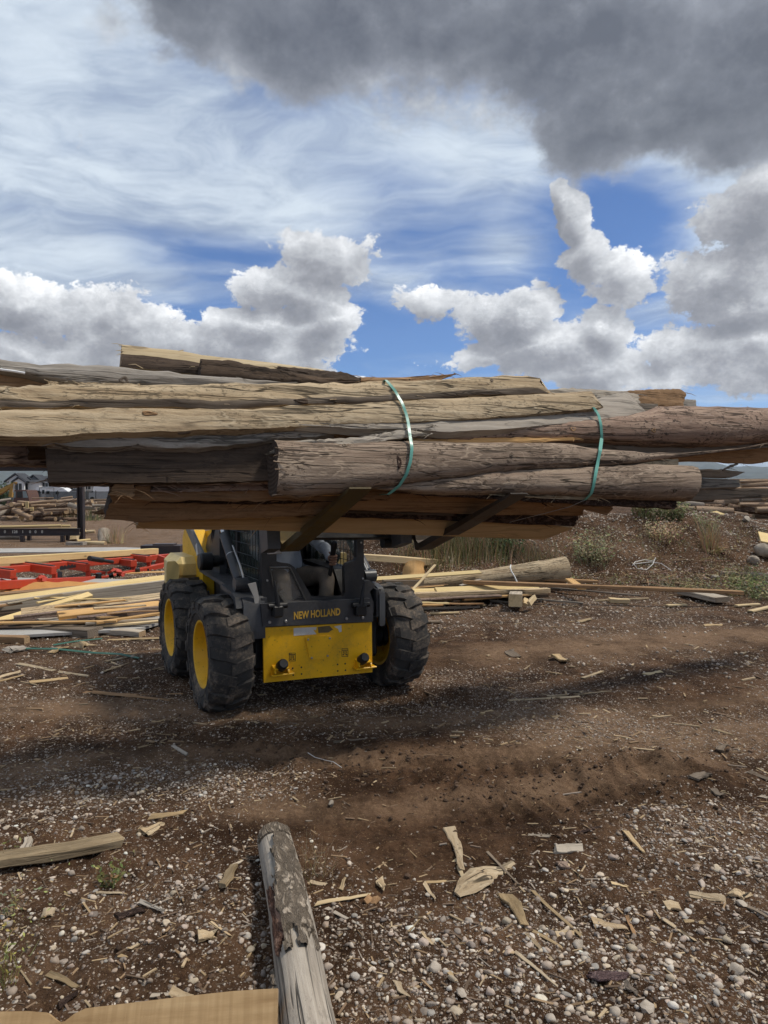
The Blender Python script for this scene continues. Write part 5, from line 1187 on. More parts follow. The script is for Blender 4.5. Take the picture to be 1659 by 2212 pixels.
# ---- red sawmill bed
SMO = GP(150, 1290)
SAW = thing('sawmill_bed', 'orange red steel sawmill bed with black hydraulic arms behind the lumber heap', 'sawmill', SMO)
def sd(u): return 10.0 + u / 385. * 4.6
def SP(u, v, k=0.): return P(u, v, sd(u) + k) - SMO
def spart(name, mb, m=RED, sm=35): return mb.build(name, m, SAW, None, sm)
mb = MB(); mb.bar(SP(-70, 1268), SP(232, 1251), .10, .125, bev=.008); spart('front_rail', mb)
mb = MB(); mb.bar(SP(226, 1252), SP(366, 1219), .10, .12, bev=.008); spart('front_rail', mb)
mb = MB(); mb.bar(SP(-70, 1238, 1.0), SP(386, 1200, 1.2), .09, .11, bev=.008); mb.bar(SP(277, 1204, 1.), SP(386, 1197, 1.2), .14, .02, bev=.003); spart('rear_rail', mb)
mb = MB(); mb.bar(SP(338, 1209, .3), SP(366, 1219), .07, .22, bev=.01); mb.bar(SP(366, 1219), SP(386, 1200, 1.2), .07, .1, bev=.01); spart('end_frame', mb)
for u0, v0, u1, v1 in ((-60, 1230, 29, 1241), (30, 1220, 117, 1232), (100, 1214, 190, 1226), (242, 1211, 289, 1217), (277, 1203, 322, 1208), (-130, 1238, -60, 1250)):
    a, b = SP(u0, v0, 1.1), SP(u1, v1, -.1); mb = MB(); mb.bar(a, b, .13, .13, bev=.008); bk = spart('bunk', mb)
    mb = MB(); mb.bar(a + Vector((0, 0, .072)), b + Vector((0, 0, .072)), .045, .014, bev=.002); o = mb.build('wear_strip', DSTEEL, bk)
    mb = MB(); mb.bar(b + Vector((-.04, .1, -.05)), b + Vector((-.04, .1, -.30)), .06, .07, (1, 0, 0), .006); mb.build('bunk_post', RED, bk)
    mb = MB(); mb.box(b + Vector((-.01, -.06, -.2)), (.05, .012, .05), None, .002); mb.build('warning_sticker', PLASTIC, bk)
for pix in (((78, 1252), (87, 1249), (96, 1251), (101, 1260), (105, 1284)), ((236, 1236), (246, 1232), (258, 1234), (265, 1246), (268, 1264))):
    mb = MB(); pts = [SP(u, v, -.35) for u, v in pix]
    for a, b in zip(pts, pts[1:]): mb.bar(a, b + (b - a) * .12, .04, .11, (0, 1, 0), .004)
    spart('log_dog', mb)
for u0, v0, u1, v1, r in ((69, 1258, 76, 1289, .035), (84, 1256, 86, 1286, .03), (239, 1240, 248, 1267, .04), (255, 1238, 258, 1258, .03), (193, 1206, 243, 1214, .045), (213, 1238, 212, 1274, .05), (297, 1228, 298, 1258, .045)):
    mb = MB(); a, b = SP(u0, v0, -.25), SP(u1, v1, -.2); d = (b - a); mb.tube([a, a + d * .55, a + d * .56, b], [r, r, r * .7, r * .7], 12); spart('hydraulic_cylinder', mb, PLASTIC)
mb = MB(); pts = [SP(u, v, -.05) for u, v in ((121, 1255), (121, 1240), (126, 1234), (133, 1236), (133, 1255))]; mb.prism(pts, (0, .03, 0)); spart('black_plate', mb, PLASTIC)
mb = MB(); pts = [SP(u, v, .1) for u, v in ((129, 1232), (129, 1224), (133, 1222), (135, 1226), (139, 1221), (142, 1225), (147, 1220), (150, 1224), (155, 1219), (157, 1223), (161, 1220), (162, 1226))]; mb.prism(pts, (0, .04, 0)); spart('tooth_rack', mb, PLASTIC)
mb = MB(); mb.tube([SP(128, 1290, .3), SP(140, 1282, .2), SP(155, 1264, 0)], .05, 8); mb.tube([SP(190, 1250, .4), SP(176, 1258, .3)], .04, 8); spart('red_strut', mb, RED)
mb = MB(); mb.bar(SP(180, 1232, .2), SP(226, 1238, 0), .06, .06); spart('cross_brace', mb)
mb = MB(); mb.bar(SP(0, 1255, .3), SP(64, 1275, -.2), .07, .08); spart('cross_brace', mb)
mb = MB(); mb.tube([SP(27, 1296, -.2), SP(31, 1284, -.2), (SP(38, 1278, -.2)), SP(50, 1274, -.1)], .014, 8); spart('black_hose', mb, PLASTIC)
for u, v in ((20, 1262), (212, 1262), (298, 1240), (350, 1225)):
    a = SP(u, v, .4); b = a.copy(); b.z = gzs(a.x + SMO.x, a.y + SMO.y) - SMO.z; mb = MB(); mb.bar(a, b, .07, .07, (1, 0, 0), .006); spart('support_leg', mb, PLASTIC)
B('long squared yellow timber resting on the red sawmill bed', -80, 1216, 10.3, 337, 1190, 15.2, .13, .115, W_YELLOW, me=E_TAN, name='timber', cat='timber')
B('pale board lying behind the squared timber on the sawmill', -80, 1226, 10.6, 338, 1199, 15.3, .10, .05, W_PALE)
mb = MB(); c = P(352, 1186, 17.); mb.box((0, 0, 0), (.95, .4, .20), bev=.01); mb.box((.05, 0, .115), (.5, .3, .03), bev=.004); tag(mb.build('steel_channel', DSTEEL, None, Matrix.Translation(c)), 'black steel channel behind the right end of the red sawmill', 'steel beam')
B('brown board lying behind the red sawmill', 290, 1232, 14.0, 430, 1226, 14.5, .15, .05, W_BROWN)
B('orange board lying on the ground behind the sawmill', 270, 1240, 13.2, 420, 1236, 13.6, .15, .05, W_ORANGE)

# ---- steel rack, post and beam of the open shed
def Z4(x, y): return x * .1497, 993.6 + y * .1497
dR = 21.
rk = thing('steel_rack', 'dark steel I beam rack with white painted marks on short legs', 'steel rack', P(90, 1170, dR))
ro = rk.location.copy()
mb = MB(); a, b = P(-60, 1150, dR) - ro, P(172, 1149, dR) - ro
mb.bar(a, b, .03, .17, bev=.004); mb.bar(a + Vector((0, 0, .095)), b + Vector((0, 0, .095)), .16, .022, bev=.003); mb.bar(a - Vector((0, 0, .095)), b - Vector((0, 0, .095)), .16, .022, bev=.003); web = mb.build('i_beam', DSTEEL, rk)
for z_, s_ in ((75, '0'), (215, '128'), (333, '1'), (438, '0'), (517, '0'), (612, '8')):
    u, v = Z4(z_, 1042); p_ = P(u, v, dR) - ro
    t_ = text_mesh(s_, .115, 'painted_mark', WHITEMARK, Matrix(((1, 0, 0, p_.x), (0, 0, -1, p_.y - .018), (0, 1, 0, p_.z + .01), (0, 0, 0, 1))), web, .001, .03)
for z_, k in ((338, -.06), (915, -.06), (300, .5), (870, .5)):
    u, v = Z4(z_, 1085); p_ = P(u, v, dR) - ro + Vector((0, k, 0)); mb = MB(); zb = -ro.z + .0
    mb.box((p_.x, p_.y, (p_.z + zb) / 2), (.10, .10, p_.z - zb), None, .006); mb.build('rack_leg', DSTEEL, rk)
for (x0, y0, x1, y1, th, k, lab) in ((-150, 968, 885, 945, 34, .0, 'long pale peeled pole on the steel rack'), (-100, 975, 1018, 950, 38, .22, 'second pale peeled pole on the steel rack'), (700, 984, 1110, 984, 12, .1, 'thin pale batten on the steel rack by the post')):
    a, b = P(*Z4(x0, y0), dR + k), P(*Z4(x1, y1), dR + k); r_ = th * .1497 / 2 * dR / FPX; log(lab, a, b, r_, r_, W_YELLOW, E_TAN, 'peeled_pole', 'pole', 'peeled poles on the steel rack')
log('grey log lying under the steel rack at left', P(*Z4(-100, 1118), 22.), P(*Z4(285, 1118), 22.), .06, .065, W_PILEG, E_GREY)
shed = thing('steel_shed_frame', 'dark brown steel post and beam of an open shed', 'steel frame', Vector((P(175, 1164, 22.).x, 22., 0)))
so = shed.location.copy(); x0, x1 = P(168.5, 1100, 22.).x - so.x, P(181.5, 1100, 22.).x - so.x; mb = MB()
for xx in (x0 + .014, x1 - .014): mb.box((xx, 0, 1.8), (.026, .17, 3.7), None, .003)
mb.box(((x0 + x1) / 2, .02, 1.8), (x1 - x0 - .05, .02, 3.7)); mb.build('post', DSTEEL, shed)
mb = MB(); mb.box(((x0 + x1) / 2, 0, -.02), (.34, .34, .04), None, .004); mb.build('base_plate', DSTEEL, shed)
mb = MB(); mb.bar(P(-260, 1012, 22.) - so, P(178, 1011, 22.) - so, .12, .17, bev=.006); mb.build('beam', DSTEEL, shed)
mb = MB(); mb.bar(P(-260, 1000, 22.) - so, P(178, 1004, 22.) - so, .5, .025, bev=.003); mb.build('roof_edge', GREYP, shed)
mb = MB(); pts = [(x0, -.1, 1.28), (x0 - .6, -.3, .98), (x0 - 1.3, -.2, .92), (x0 - 2.0, -.2, 1.0), (x0 - 2.6, -.3, 1.3)]; mb.tube(pts, .008, 6); mb.build('hanging_cable', PLASTIC, shed)
B('pale upright block leaning on the shed post', *Z4(1065, 1165), 21.2, *Z4(1092, 1030), 21.4, .20, .17, W_PALE, name='wood_block', cat='block', up=(0, -1, 0), me=E_TAN)
log('grey cracked stump standing right of the shed post', P(*Z4(1495, 1215), 20.6), P(*Z4(1497, 1020), 20.9), .18, .165, W_PILEG, E_TAN, 'stump', 'stump', n=6, rough=.09)
log('small peeled log lying before the cracked stump', P(*Z4(1240, 1195), 20.2), P(*Z4(1520, 1205), 20.0), .055, .065, W_PALE, E_TAN)
log('thin peeled log end behind the small peeled log', P(*Z4(1110, 1168), 20.5), P(*Z4(1300, 1150), 20.8), .04, .035, W_YELLOW, E_TAN)
B('pale grey plank on the ground beside the small peeled log', *Z4(980, 1205), 20.0, *Z4(1225, 1208), 19.9, .2, .09, W_DRY)
log('pale log with cut ends beyond the shed post', P(*Z4(1215, 1040), 24.), P(*Z4(1370, 1035), 24.), .06, .06, W_PALE, E_TAN)
log('yellow tool handle leaning behind the shed post', P(*Z4(1198, 880), 23.), P(*Z4(1235, 1040), 22.6), .022, .022, W_YELLOW, E_TAN, 'tool_handle', 'tool handle', n=3)
# ---- log heaps behind
ORD = 'first second third fourth fifth sixth seventh eighth ninth tenth eleventh twelfth'.split()
def zlogs(lst, Zf, d0, lab, group, sc, seed):
    rnd = random.Random(seed)
    # say which one: row from the top, then place along the row
    ys = sorted((a[1] + a[3]) / 2 for a in lst); nrow = max(1, min(6, len(lst) // 7)); rn = {1: [''], 2: ['upper', 'lower'], 3: ['top', 'middle', 'bottom'], 4: ['top', 'upper', 'lower', 'bottom'], 5: ['top', 'upper', 'middle', 'lower', 'bottom'], 6: ['topmost', 'second', 'third', 'fourth', 'fifth', 'lowest']}[nrow]
    rowof = lambda a: min(nrow - 1, int(sum(y < (a[1] + a[3]) / 2 for y in ys) * nrow / len(lst)))
    kd = lambda a: {'e': 'e', 'g': 'g'}.get(a[5], 'b')
    def which(i, a):
        same = sorted(((b[0] + b[2]) / 2, j) for j, b in enumerate(lst) if rowof(b) == rowof(a) and kd(b) == kd(a)); k = [j for _, j in same].index(i)
        w = 'lone' if len(same) == 1 else ('leftmost' if k == 0 else 'rightmost' if k == len(same) - 1 else ORD[k] + ' from left')
        return (rn[rowof(a)] + ' row, ' if rn[rowof(a)] else '') + w
    for i, (x1, y1, x2, y2, th, kind) in enumerate(lst):
        d = d0 + rnd.uniform(-1.2, 1.2) * sc; r = th * Zf(1, 0)[0] * 0 + th * (Zf(1, 0)[0] - Zf(0, 0)[0]) / 2 * d / FPX
        m = {'g': W_PILEG, 'b': W_PILE, 'p': W_PALE, 'e': W_PILE, 'k': BARKP}[kind]; e = E_TAN if kind != 'g' else E_GREY
        if kind == 'e':
            a = P(*Zf(x2, y2), d); bb = P(*Zf(x1, y1), d + 1.4 * sc)
            log(lab[1] + ', ' + which(i, (x1, y1, x2, y2, th, kind)), bb, a, r * .92, r, m, e, group=group, n=5, k=12)
        else:
            log((lab[0] if kind != 'g' else lab[2]) + ', ' + which(i, (x1, y1, x2, y2, th, kind)), P(*Zf(x1, y1), d), P(*Zf(x2, y2), d + rnd.uniform(-.5, .5) * sc), r, r * rnd.uniform(.85, 1.), m, e, group=group, n=5, k=12)
LP = [(460, 555, 770, 545, 18, 'b'), (880, 560, 1045, 535, 35, 'b'), (400, 625, 820, 590, 50, 'b'), (820, 600, 1130, 570, 45, 'b'), (820, 640, 970, 625, 28, 'b'), (450, 660, 800, 650, 45, 'b'), (800, 680, 980, 665, 40, 'g'), (640, 720, 980, 715, 45, 'b'), (880, 730, 960, 745, 66, 'e'),
      (250, 600, 420, 610, 30, 'b'), (-80, 600, 160, 565, 44, 'g'), (-60, 660, 40, 680, 70, 'g'), (-20, 800, 160, 700, 66, 'g'), (190, 720, 450, 835, 76, 'b'), (330, 690, 620, 880, 80, 'b'), (215, 640, 160, 645, 64, 'e'), (330, 650, 275, 660, 74, 'e'), (560, 690, 660, 770, 65, 'b'), (600, 680, 520, 700, 74, 'e'), (570, 790, 770, 905, 58, 'p'), (60, 770, 150, 740, 44, 'b'), (260, 795, 235, 800, 40, 'e'), (340, 800, 315, 830, 74, 'e'), (80, 830, 280, 850, 54, 'b'), (-60, 850, 100, 850, 54, 'b'), (100, 890, 300, 870, 46, 'b'), (260, 905, 235, 918, 66, 'e'), (90, 920, 65, 930, 56, 'e'), (280, 900, 350, 910, 54, 'b'), (440, 820, 425, 842, 86, 'e'), (480, 890, 470, 908, 64, 'e'), (560, 880, 545, 890, 54, 'e'), (600, 910, 850, 900, 44, 'b'), (890, 880, 875, 895, 50, 'e'), (690, 840, 840, 810, 62, 'b'), (920, 800, 1110, 870, 62, 'b'), (640, 790, 740, 770, 44, 'b'), (1000, 650, 1130, 690, 74, 'g'), (1060, 720, 1100, 745, 70, 'e'), (900, 900, 960, 890, 44, 'b'), (960, 910, 1040, 905, 44, 'b'),
      (0, 700, 330, 640, 60, 'b'), (300, 760, 560, 690, 60, 'k'), (-50, 760, 400, 780, 90, 'k'), (500, 800, 900, 770, 70, 'k'), (0, 900, 560, 930, 60, 'k'), (500, 860, 800, 850, 70, 'k'), (650, 700, 1100, 640, 60, 'k'), (100, 660, 700, 620, 70, 'k'), (820, 860, 1120, 850, 60, 'k'), (850, 780, 1130, 760, 60, 'k')]
zlogs(LP, Z4, 36., ('brown log in the heap behind the steel rack', 'log cut end facing out behind the steel rack', 'grey log in the heap behind the steel rack'), 'logs heaped behind the steel rack', 1.0, 3)
LP2 = [(1240, 600, 1350, 640, 54, 'g'), (1340, 620, 1600, 612, 30, 'b'), (1340, 660, 1640, 655, 46, 'g'), (1200, 705, 1370, 695, 62, 'g'), (1310, 750, 1420, 740, 44, 'b'), (1290, 830, 1390, 820, 42, 'g'), (1390, 835, 1640, 800, 50, 'b'), (1300, 575, 1640, 568, 22, 'b'), (1390, 615, 1375, 625, 40, 'e'), (1420, 700, 1640, 710, 60, 'g'), (1200, 640, 1330, 600, 50, 'b')]
zlogs(LP2, Z4, 40., ('brown log right of the shed post', 'log cut end facing out right of the shed post', 'grey log right of the shed post'), 'logs lying right of the shed post', 1.0, 5)
for x_, y_, h_, l_ in ((392, 650, 100, 'taller pale board standing up out of the log heap'), (458, 705, 55, 'shorter pale board standing up out of the log heap')):
    board(l_, P(*Z4(x_, y_ + h_ / 2), 33.6), P(*Z4(x_ - 4, y_ - h_ / 2), 33.6), .16, .05, W_YELLOW, (0, -1, 0))
def Z5(x, y): return 1404 + x * .1708, 972 + y * .1708
RP = [(340, 680, 670, 690, 75, 'g'), (560, 655, 940, 680, 92, 'b'), (940, 665, 1130, 665, 92, 'b'), (1140, 630, 1800, 625, 66, 'g'), (1130, 695, 1900, 690, 52, 'b'), (580, 760, 1050, 785, 112, 'b'), (1040, 755, 1335, 765, 98, 'b'), (1340, 755, 2000, 750, 84, 'b'), (1060, 815, 1230, 825, 74, 'b'), (1310, 832, 2000, 840, 84, 'b'), (1040, 850, 1065, 862, 70, 'e'), (1110, 878, 1330, 880, 54, 'g'), (320, 740, 570, 745, 68, 'b'), (330, 795, 590, 800, 48, 'b'), (100, 790, 380, 790, 54, 'b'), (-100, 745, 200, 750, 50, 'b'), (1490, 600, 1450, 612, 54, 'e'), (1150, 445, 2000, 415, 62, 'b'), (1130, 395, 2000, 380, 44, 'b'), (1000, 560, 1900, 560, 70, 'b'), (300, 640, 800, 620, 70, 'k'), (1000, 500, 2000, 500, 60, 'b'), (400, 860, 1000, 870, 70, 'k'), (1000, 720, 1500, 800, 90, 'k'), (200, 700, 900, 720, 80, 'k'), (1500, 880, 2000, 890, 70, 'b')]
zlogs(RP, Z5, 18.2, ('brown log in the stack beyond the earth bank', 'log cut end facing out beyond the earth bank', 'grey log in the stack beyond the earth bank'), 'logs stacked beyond the earth bank', .35, 8)
FR = [(1000, 372, 2100, 366, 12, 'b'), (900, 378, 1700, 376, 14, 'b'), (1100, 386, 2100, 384, 14, 'k')]
zlogs(FR, Z5, 60., ('distant long log on the low stack below the mountains', '', ''), 'distant logs below the mountains', .5, 9)
B('yellow board slanting against the stacked logs', *Z5(800, 785), 16.8, *Z5(1060, 888), 16.2, .2, .035, W_YELLOW, up=(0, -.6, 1))

# ---- heap of boards and logs at the foot of the bank, right of the loader
def Z6(x, y): return 777.6 + x * .293, 1134 + y * .293
def BL_(label, x1, y1, d1, x2, y2, d2, w, h, m, **k): return B(label, *Z6(x1, y1), d1, *Z6(x2, y2), d2, w, h, m, **k)
gR = 'boards of the heap below the earth bank'
log('big tapering debarked log tied with white twine below the earth bank', P(*Z6(455, 432), 10.6), P(*Z6(1518, 345), 11.0), .095, .185, W_TAN, E_TAN, n=16, k=20, rough=.04, butt=True)
log('grey weathered log end lying behind the tied log', P(*Z6(620, 305), 11.3), P(*Z6(950, 300), 11.9), .165, .15, W_PILEG, E_GREY, k=18, n=8)
log('short orange brown stump behind the boards', P(*Z6(405, 390), 11.0), P(*Z6(405, 285), 11.1), .17, .16, W_ORANGE, E_TAN, 'stump', 'stump', n=5, rough=.09)
BL_('tan squared beam running behind the loader cab', -40, 232, 10.9, 630, 280, 11.3, .16, .10, W_PALE, name='timber', cat='timber', me=E_TAN)
BL_('dark knotted board end beside the tied log', 168, 440, 9.9, 465, 436, 10.2, .05, .13, W_OLD_SHADE, group=gR)
BL_('thin yellow board resting on the dark knotted board', 40, 405, 9.9, 885, 345, 10.6, .09, .022, W_YELLOW, group=gR, up=(0, -.5, 1))
BL_('short tan board under the thin yellow one', 70, 400, 10.2, 470, 397, 10.4, .10, .03, W_ORANGE, group=gR)
BL_('pale lath leaning up across the heap', 392, 472, 9.6, 553, 297, 10.1, .04, .02, W_PALE, group=gR)
BL_('fresh yellow board on the front of the heap', 300, 495, 9.4, 900, 468, 9.9, .10, .035, W_YELLOW, group=gR, up=(0, -.6, 1))
BL_('second fresh yellow board with the longer right end', 560, 482, 9.5, 1032, 462, 9.95, .10, .03, W_YELLOW, group=gR, up=(0, -.6, 1))
BL_('yellow tan board reaching farthest right on the heap', 560, 490, 9.45, 1310, 458, 10.1, .13, .04, W_YELLOW, group=gR, up=(0, -.7, 1))
BL_('broad tan plank under the yellow boards', 390, 520, 9.3, 1388, 483, 10.0, .11, .07, W_TAN, group=gR, me=E_TAN)
BL_('reddish thin board under the broad tan plank', 405, 553, 9.2, 1035, 522, 9.6, .10, .025, W_RED, group=gR)
BL_('small yellow offcut beside the loader wheel', 430, 575, 9.0, 655, 576, 9.1, .06, .02, W_YELLOW, group=gR)
BL_('orange offcut beside the loader wheel', 430, 590, 8.95, 610, 590, 9.05, .05, .025, W_ORANGE, group=gR)
BL_('dark plank deep under the heap', 400, 540, 9.7, 1350, 510, 10.3, .3, .05, W_DARK, group=gR)
BL_('wooden block with pale squared end facing out of the heap', 1155, 525, 9.9, 1146, 555, 9.1, .17, .16, W_DRY, group=gR, me=W_PALE, name='wood_block', cat='block')
BL_('small pale wedge beside the squared block', 1218, 590, 9.1, 1220, 548, 9.2, .06, .05, W_PALE, group=gR, up=(0, -1, 0))
BL_('split pale wedge leaning right of the squared block', 1245, 582, 9.1, 1290, 530, 9.3, .07, .04, W_PALE, group=gR, up=(0, -1, 0))
GB('long narrow plank lying along the foot of the bank', 1001, 1264, 1290, 1276, .10, .04, W_BROWN, .12)
B('very long brown plank stretched across the foot of the bank', *Z6(760, 413), 9.75, 1604, 1279, 9.85, .09, .05, W_BROWN, warp=.02)
GB('weathered grey strip below the long plank', 1186, 1278, 1384, 1294, .07, .02, W_OLD_SHADE, .05)
B('short orange board end behind the tied log butt', *Z6(1540, 405), 10.6, *Z6(1640, 470), 10.1, .12, .04, W_ORANGE)
GB('thick grey broken plank slanting toward the yard at right', 1478, 1287, 1560, 1306, .26, .07, W_DRY, .03, me=E_GREY, jag=.03)
GB('grey rail lying low on the bank at right edge', 1559, 1243, 1720, 1250, .06, .05, W_DRY, .02)
B('pale plywood corner jutting in at the right edge', 1640, 1160, 11.4, 1760, 1185, 11.2, .34, .025, W_YELLOW, up=(.1, -.5, 1), name='plywood_sheet', cat='plywood')
for i, (u1, v1, u2, v2, w, m, l) in enumerate(((912, 1318, 1036, 1314, .07, W_DRY, 'long pale grey slat before the heap'), (930, 1329, 992, 1327, .05, W_PALE, 'thin pale chip strip before the heap'), (996, 1300, 1046, 1310, .05, W_PALE, 'pale stick slanting before the heap'), (971, 1303, 989, 1312, .08, W_TAN, 'stubby tan offcut before the heap'), (1316, 1302, 1358, 1304, .13, W_PALE, 'tan block lying alone right of the heap'), (1140, 1296, 1260, 1306, .03, W_DRY, 'thin curved lath right of the squared block'), (1285, 1301, 1400, 1296, .03, W_TAN, 'thin lath right of the lone tan block'), (1440, 1312, 1482, 1310, .08, W_PALE, 'pale chip beside the broken grey plank'), (1590, 1312, 1640, 1308, .08, W_PALE, 'pale chip near the right edge of the yard'), (1620, 1325, 1700, 1305, .08, W_PALE, 'long pale sliver at the right edge of the yard'), (917, 1348, 950, 1346, .07, W_OLD_SHADE, 'small grey log bit right of the loader wheel'), (890, 1308, 960, 1300, .05, W_PALE, 'pale strip tucked under the boards'), (900, 1322, 960, 1306, .05, W_DRY, 'grey strip crossing under the boards'), (1010, 1312, 1020, 1300, .06, W_TAN, 'tan stub between the sticks'), (1060, 1300, 1100, 1305, .05, W_DRY, 'grey sliver left of the squared block'))):
    GB(l, u1, v1, u2, v2, w, .025 if w < .1 else .06, m, .01, name='offcut', cat='offcut', taper=.8, jag=.02)
mb = MB(); tw = [Z6(1112, 295), Z6(1108, 315), Z6(1118, 345), Z6(1140, 380), Z6(1160, 425), Z6(1178, 448)]
pts = [P(u, v, 10.58 - .05 * i + (.10 if i == 0 else 0)) for i, (u, v) in enumerate(tw)]; c = pts[0].copy(); mb.tube([p - c for p in pts], .010, 6); tag(mb.build('twine', TWINE, None, Matrix.Translation(c)), 'white twine tied around the big tapering log', 'twine')
mb = MB(); tw = [(1366, 1226), (1372, 1220), (1392, 1218), (1412, 1216), (1416, 1211), (1410, 1228), (1396, 1235), (1376, 1234), (1368, 1226), (1380, 1221), (1405, 1220), (1428, 1226), (1450, 1236)]
pts = [GP(u, v, .03 + .02 * (i % 3)) for i, (u, v) in enumerate(tw)]; c = pts[0].copy(); mb.tube([p - c for p in pts], .006, 6); tag(mb.build('twine', TWINE, None, Matrix.Translation(c)), 'tangle of white twine lying on the earth bank', 'twine')

def rock(label, c, r, m=ROCK, fl=.75):
    V, F = I2; mb = MB(); sd_ = random.random() * 50
    fl_ = [(Vector((random.gauss(0, 1), random.gauss(0, 1), random.gauss(0, 1))).normalized(), random.uniform(.45, .8)) for _ in range(6)]
    def cutv(v):
        v = Vector(v)
        for n_, d_ in fl_: v = v - n_ * max(0., v.dot(n_) - d_)
        return v
    mb.v = [tuple(cutv(v) * r * (1 + .35 * float(fbm(v[0] * 1.3 + sd_, v[1] * 1.3 + v[2] * 2, 3))) * 1.0) for v in V]; mb.v = [(x, y, z * fl) for x, y, z in mb.v]; mb.f = [tuple(int(i) for i in f) for f in F]; mb.m = [0] * len(mb.f)
    return tag(mb.build('rock', m, None, Matrix.Translation(c), 50), label, 'rock')
rock('large tan rock at the right edge under the plywood', GP(1652, 1203, .09), .17); rock('smaller brown rock left of the large tan rock', GP(1628, 1216, .05), .10, fl=1.1); rock('pale rock on the crest of the bank below the logs', GP(1612, 1126, .04), .10); rock('dark stone beside the grey rail on the bank', GP(1545, 1250, .03), .07)

# ---- far background
def house(label, u0, u1, veave, vpeak, d, wall, gables, wins, deep=9., wide=None):
    x0, x1 = P(u0, 1050, d).x, P(u1, 1050, d).x; ze = P(0, veave, d).z; zp = P(0, vpeak, d).z; zb = -3.6; xc = (x0 + x1) / 2
    h = thing('house', label, 'house', (xc, d, zb)); o = Vector((xc, d, zb))
    mb = MB(); mb.box((0, deep / 2, (ze - zb) / 2), (x1 - x0, deep, ze - zb)); mb.build('wall', wall[0], h, None, 0)
    mb = MB(); e = .5
    pts = [Vector((x0 - xc - e, -e, ze - zb)), Vector((x0 - xc - e, deep / 2, zp - zb)), Vector((x0 - xc - e, deep + e, ze - zb))]
    mb.prism(pts, (x1 - x0 + 2 * e, 0, 0)); rf = mb.build('roof', ROOFM, h, None, 0)
    for i, (ga, gb, gve, gvp, wm) in enumerate(gables):
        a, b = P(ga, 1050, d).x - xc, P(gb, 1050, d).x - xc; g0, g1 = P(0, gve, d).z - zb, P(0, gvp, d).z - zb; k = 1.2 + .5 * i
        mb = MB(); mb.prism([Vector((a, -k, 0)), Vector((b, -k, 0)), Vector((b, -k, g0)), Vector(((a + b) / 2, -k, g1)), Vector((a, -k, g0))], (0, k + 2.5, 0)); mb.build('gable_wall', wm, h, None, 0)
        for (p_, q_) in (((a - .4, g0 - .25), ((a + b) / 2, g1 + .15)), (((a + b) / 2, g1 + .15), (b + .4, g0 - .25))):
            mb = MB(); mb.prism([Vector((p_[0], -k - .35, p_[1])), Vector((q_[0], -k - .35, q_[1])), Vector((q_[0], -k - .35, q_[1] + .35)), Vector((p_[0], -k - .35, p_[1] + .35))], (0, k + 3.5, 0)); mb.build('gable_roof', ROOFM, rf, None, 0)
    for (u, v, w_, h_) in wins:
        c = P(u, v, d) - o; k = 1.32
        for i, (ga, gb, *_r) in enumerate(gables):
            if ga <= u <= gb: k = 1.28 + .5 * i
        mb = MB(); mb.box((c.x, -k, c.z), (w_ * 1.15, .06, h_ * 1.12)); wn_ = mb.build('window', WHITEP, h, None, 0)
        mb = MB()
        for s in (-1, 1): 
            mb = MB(); mb.box((c.x + s * w_ * .26, -k - .04, c.z), (w_ * .44, .04, h_ * .92)); mb.build('pane', GLASSD, wn_, None, 0)
    return h
house('white two storey house with dark gables behind the screened fence', 20, 84, 1041, 1028, 165, (WALLW,), ((19.5, 60, 1040, 1026.5, WALLW), (37, 60, 1041, 1034, WALLW)), ((34, 1052, .9, 1.8), (48.5, 1051.5, 1.6, 1.7), ))
house('grey and beige gabled house right of the white house', 60, 125, 1041, 1029, 168, (WALLB,), ((62, 94, 1042, 1029.5, WALLG), (60, 80, 1042, 1035, WALLB)), ((68, 1052, 1.5, 1.8), (87, 1050, 1.9, 1.2), (98, 1048, 1.0, 1.3), (110, 1049, 1.4, 1.4)))
house('grey town house behind the caravan', 122, 172, 1042, 1032, 175, (WALLB,), ((124, 152, 1043, 1034, WALLG),), ((141, 1051, 2.2, 2.0), (164, 1051, 1.6, 1.8)))
house('pale town house right of the shed post', 176, 250, 1041, 1033, 180, (WALLW,), ((184, 214, 1042, 1034, WALLB),), ((194, 1051, 1.6, 1.6), (228, 1050, 1.6, 1.6)))
# caravan
cv = thing('caravan', 'white and grey travel trailer behind the screened fence', 'caravan', Vector((P(114, 1060, 120).x, 120, -1.6))); co_ = cv.location.copy()
def cpx(pix, d=120): return [P(*Z4(x, y), d) - co_ for x, y in pix]
mb = MB(); mb.prism(cpx([(512, 545), (512, 410), (530, 392), (600, 388), (820, 386), (900, 405), (960, 440), (1000, 490), (1012, 545)]), (0, 2.4, 0)); mb.build('body', WHITEP, cv, None, 30)
mb = MB(); mb.prism([p + Vector((0, -.05, 0)) for p in cpx([(512, 560), (512, 455), (985, 455), (1004, 500), (1012, 560)])], (0, .04, 0)); mb.build('lower_panel', GREYP, cv, None, 0)
for x0, x1, y0, y1 in ((528, 580, 440, 487), (672, 716, 448, 487), (806, 848, 452, 496), (612, 645, 432, 487)):
    mb = MB(); mb.prism([p + Vector((0, -.12, 0)) for p in cpx([(x0, y0), (x1, y0), (x1, y1), (x0, y1)])], (0, .05, 0)); mb.build('window', GLASSD, cv, None, 0)
mb = MB(); q = [p + Vector((0, -.09, 0)) for p in cpx([(598, 540), (598, 418), (658, 418), (658, 540)])]; mb.prism(q, (0, .04, 0)); mb.build('door', WHITEP, cv, None, 0)
mb = MB(); q = [p + Vector((0, -.3, 0)) for p in cpx([(582, 545), (582, 402), (790, 402), (790, 545)])]; mb.tube(q, .05, 6); mb.build('awning_frame', PLASTIC, cv)
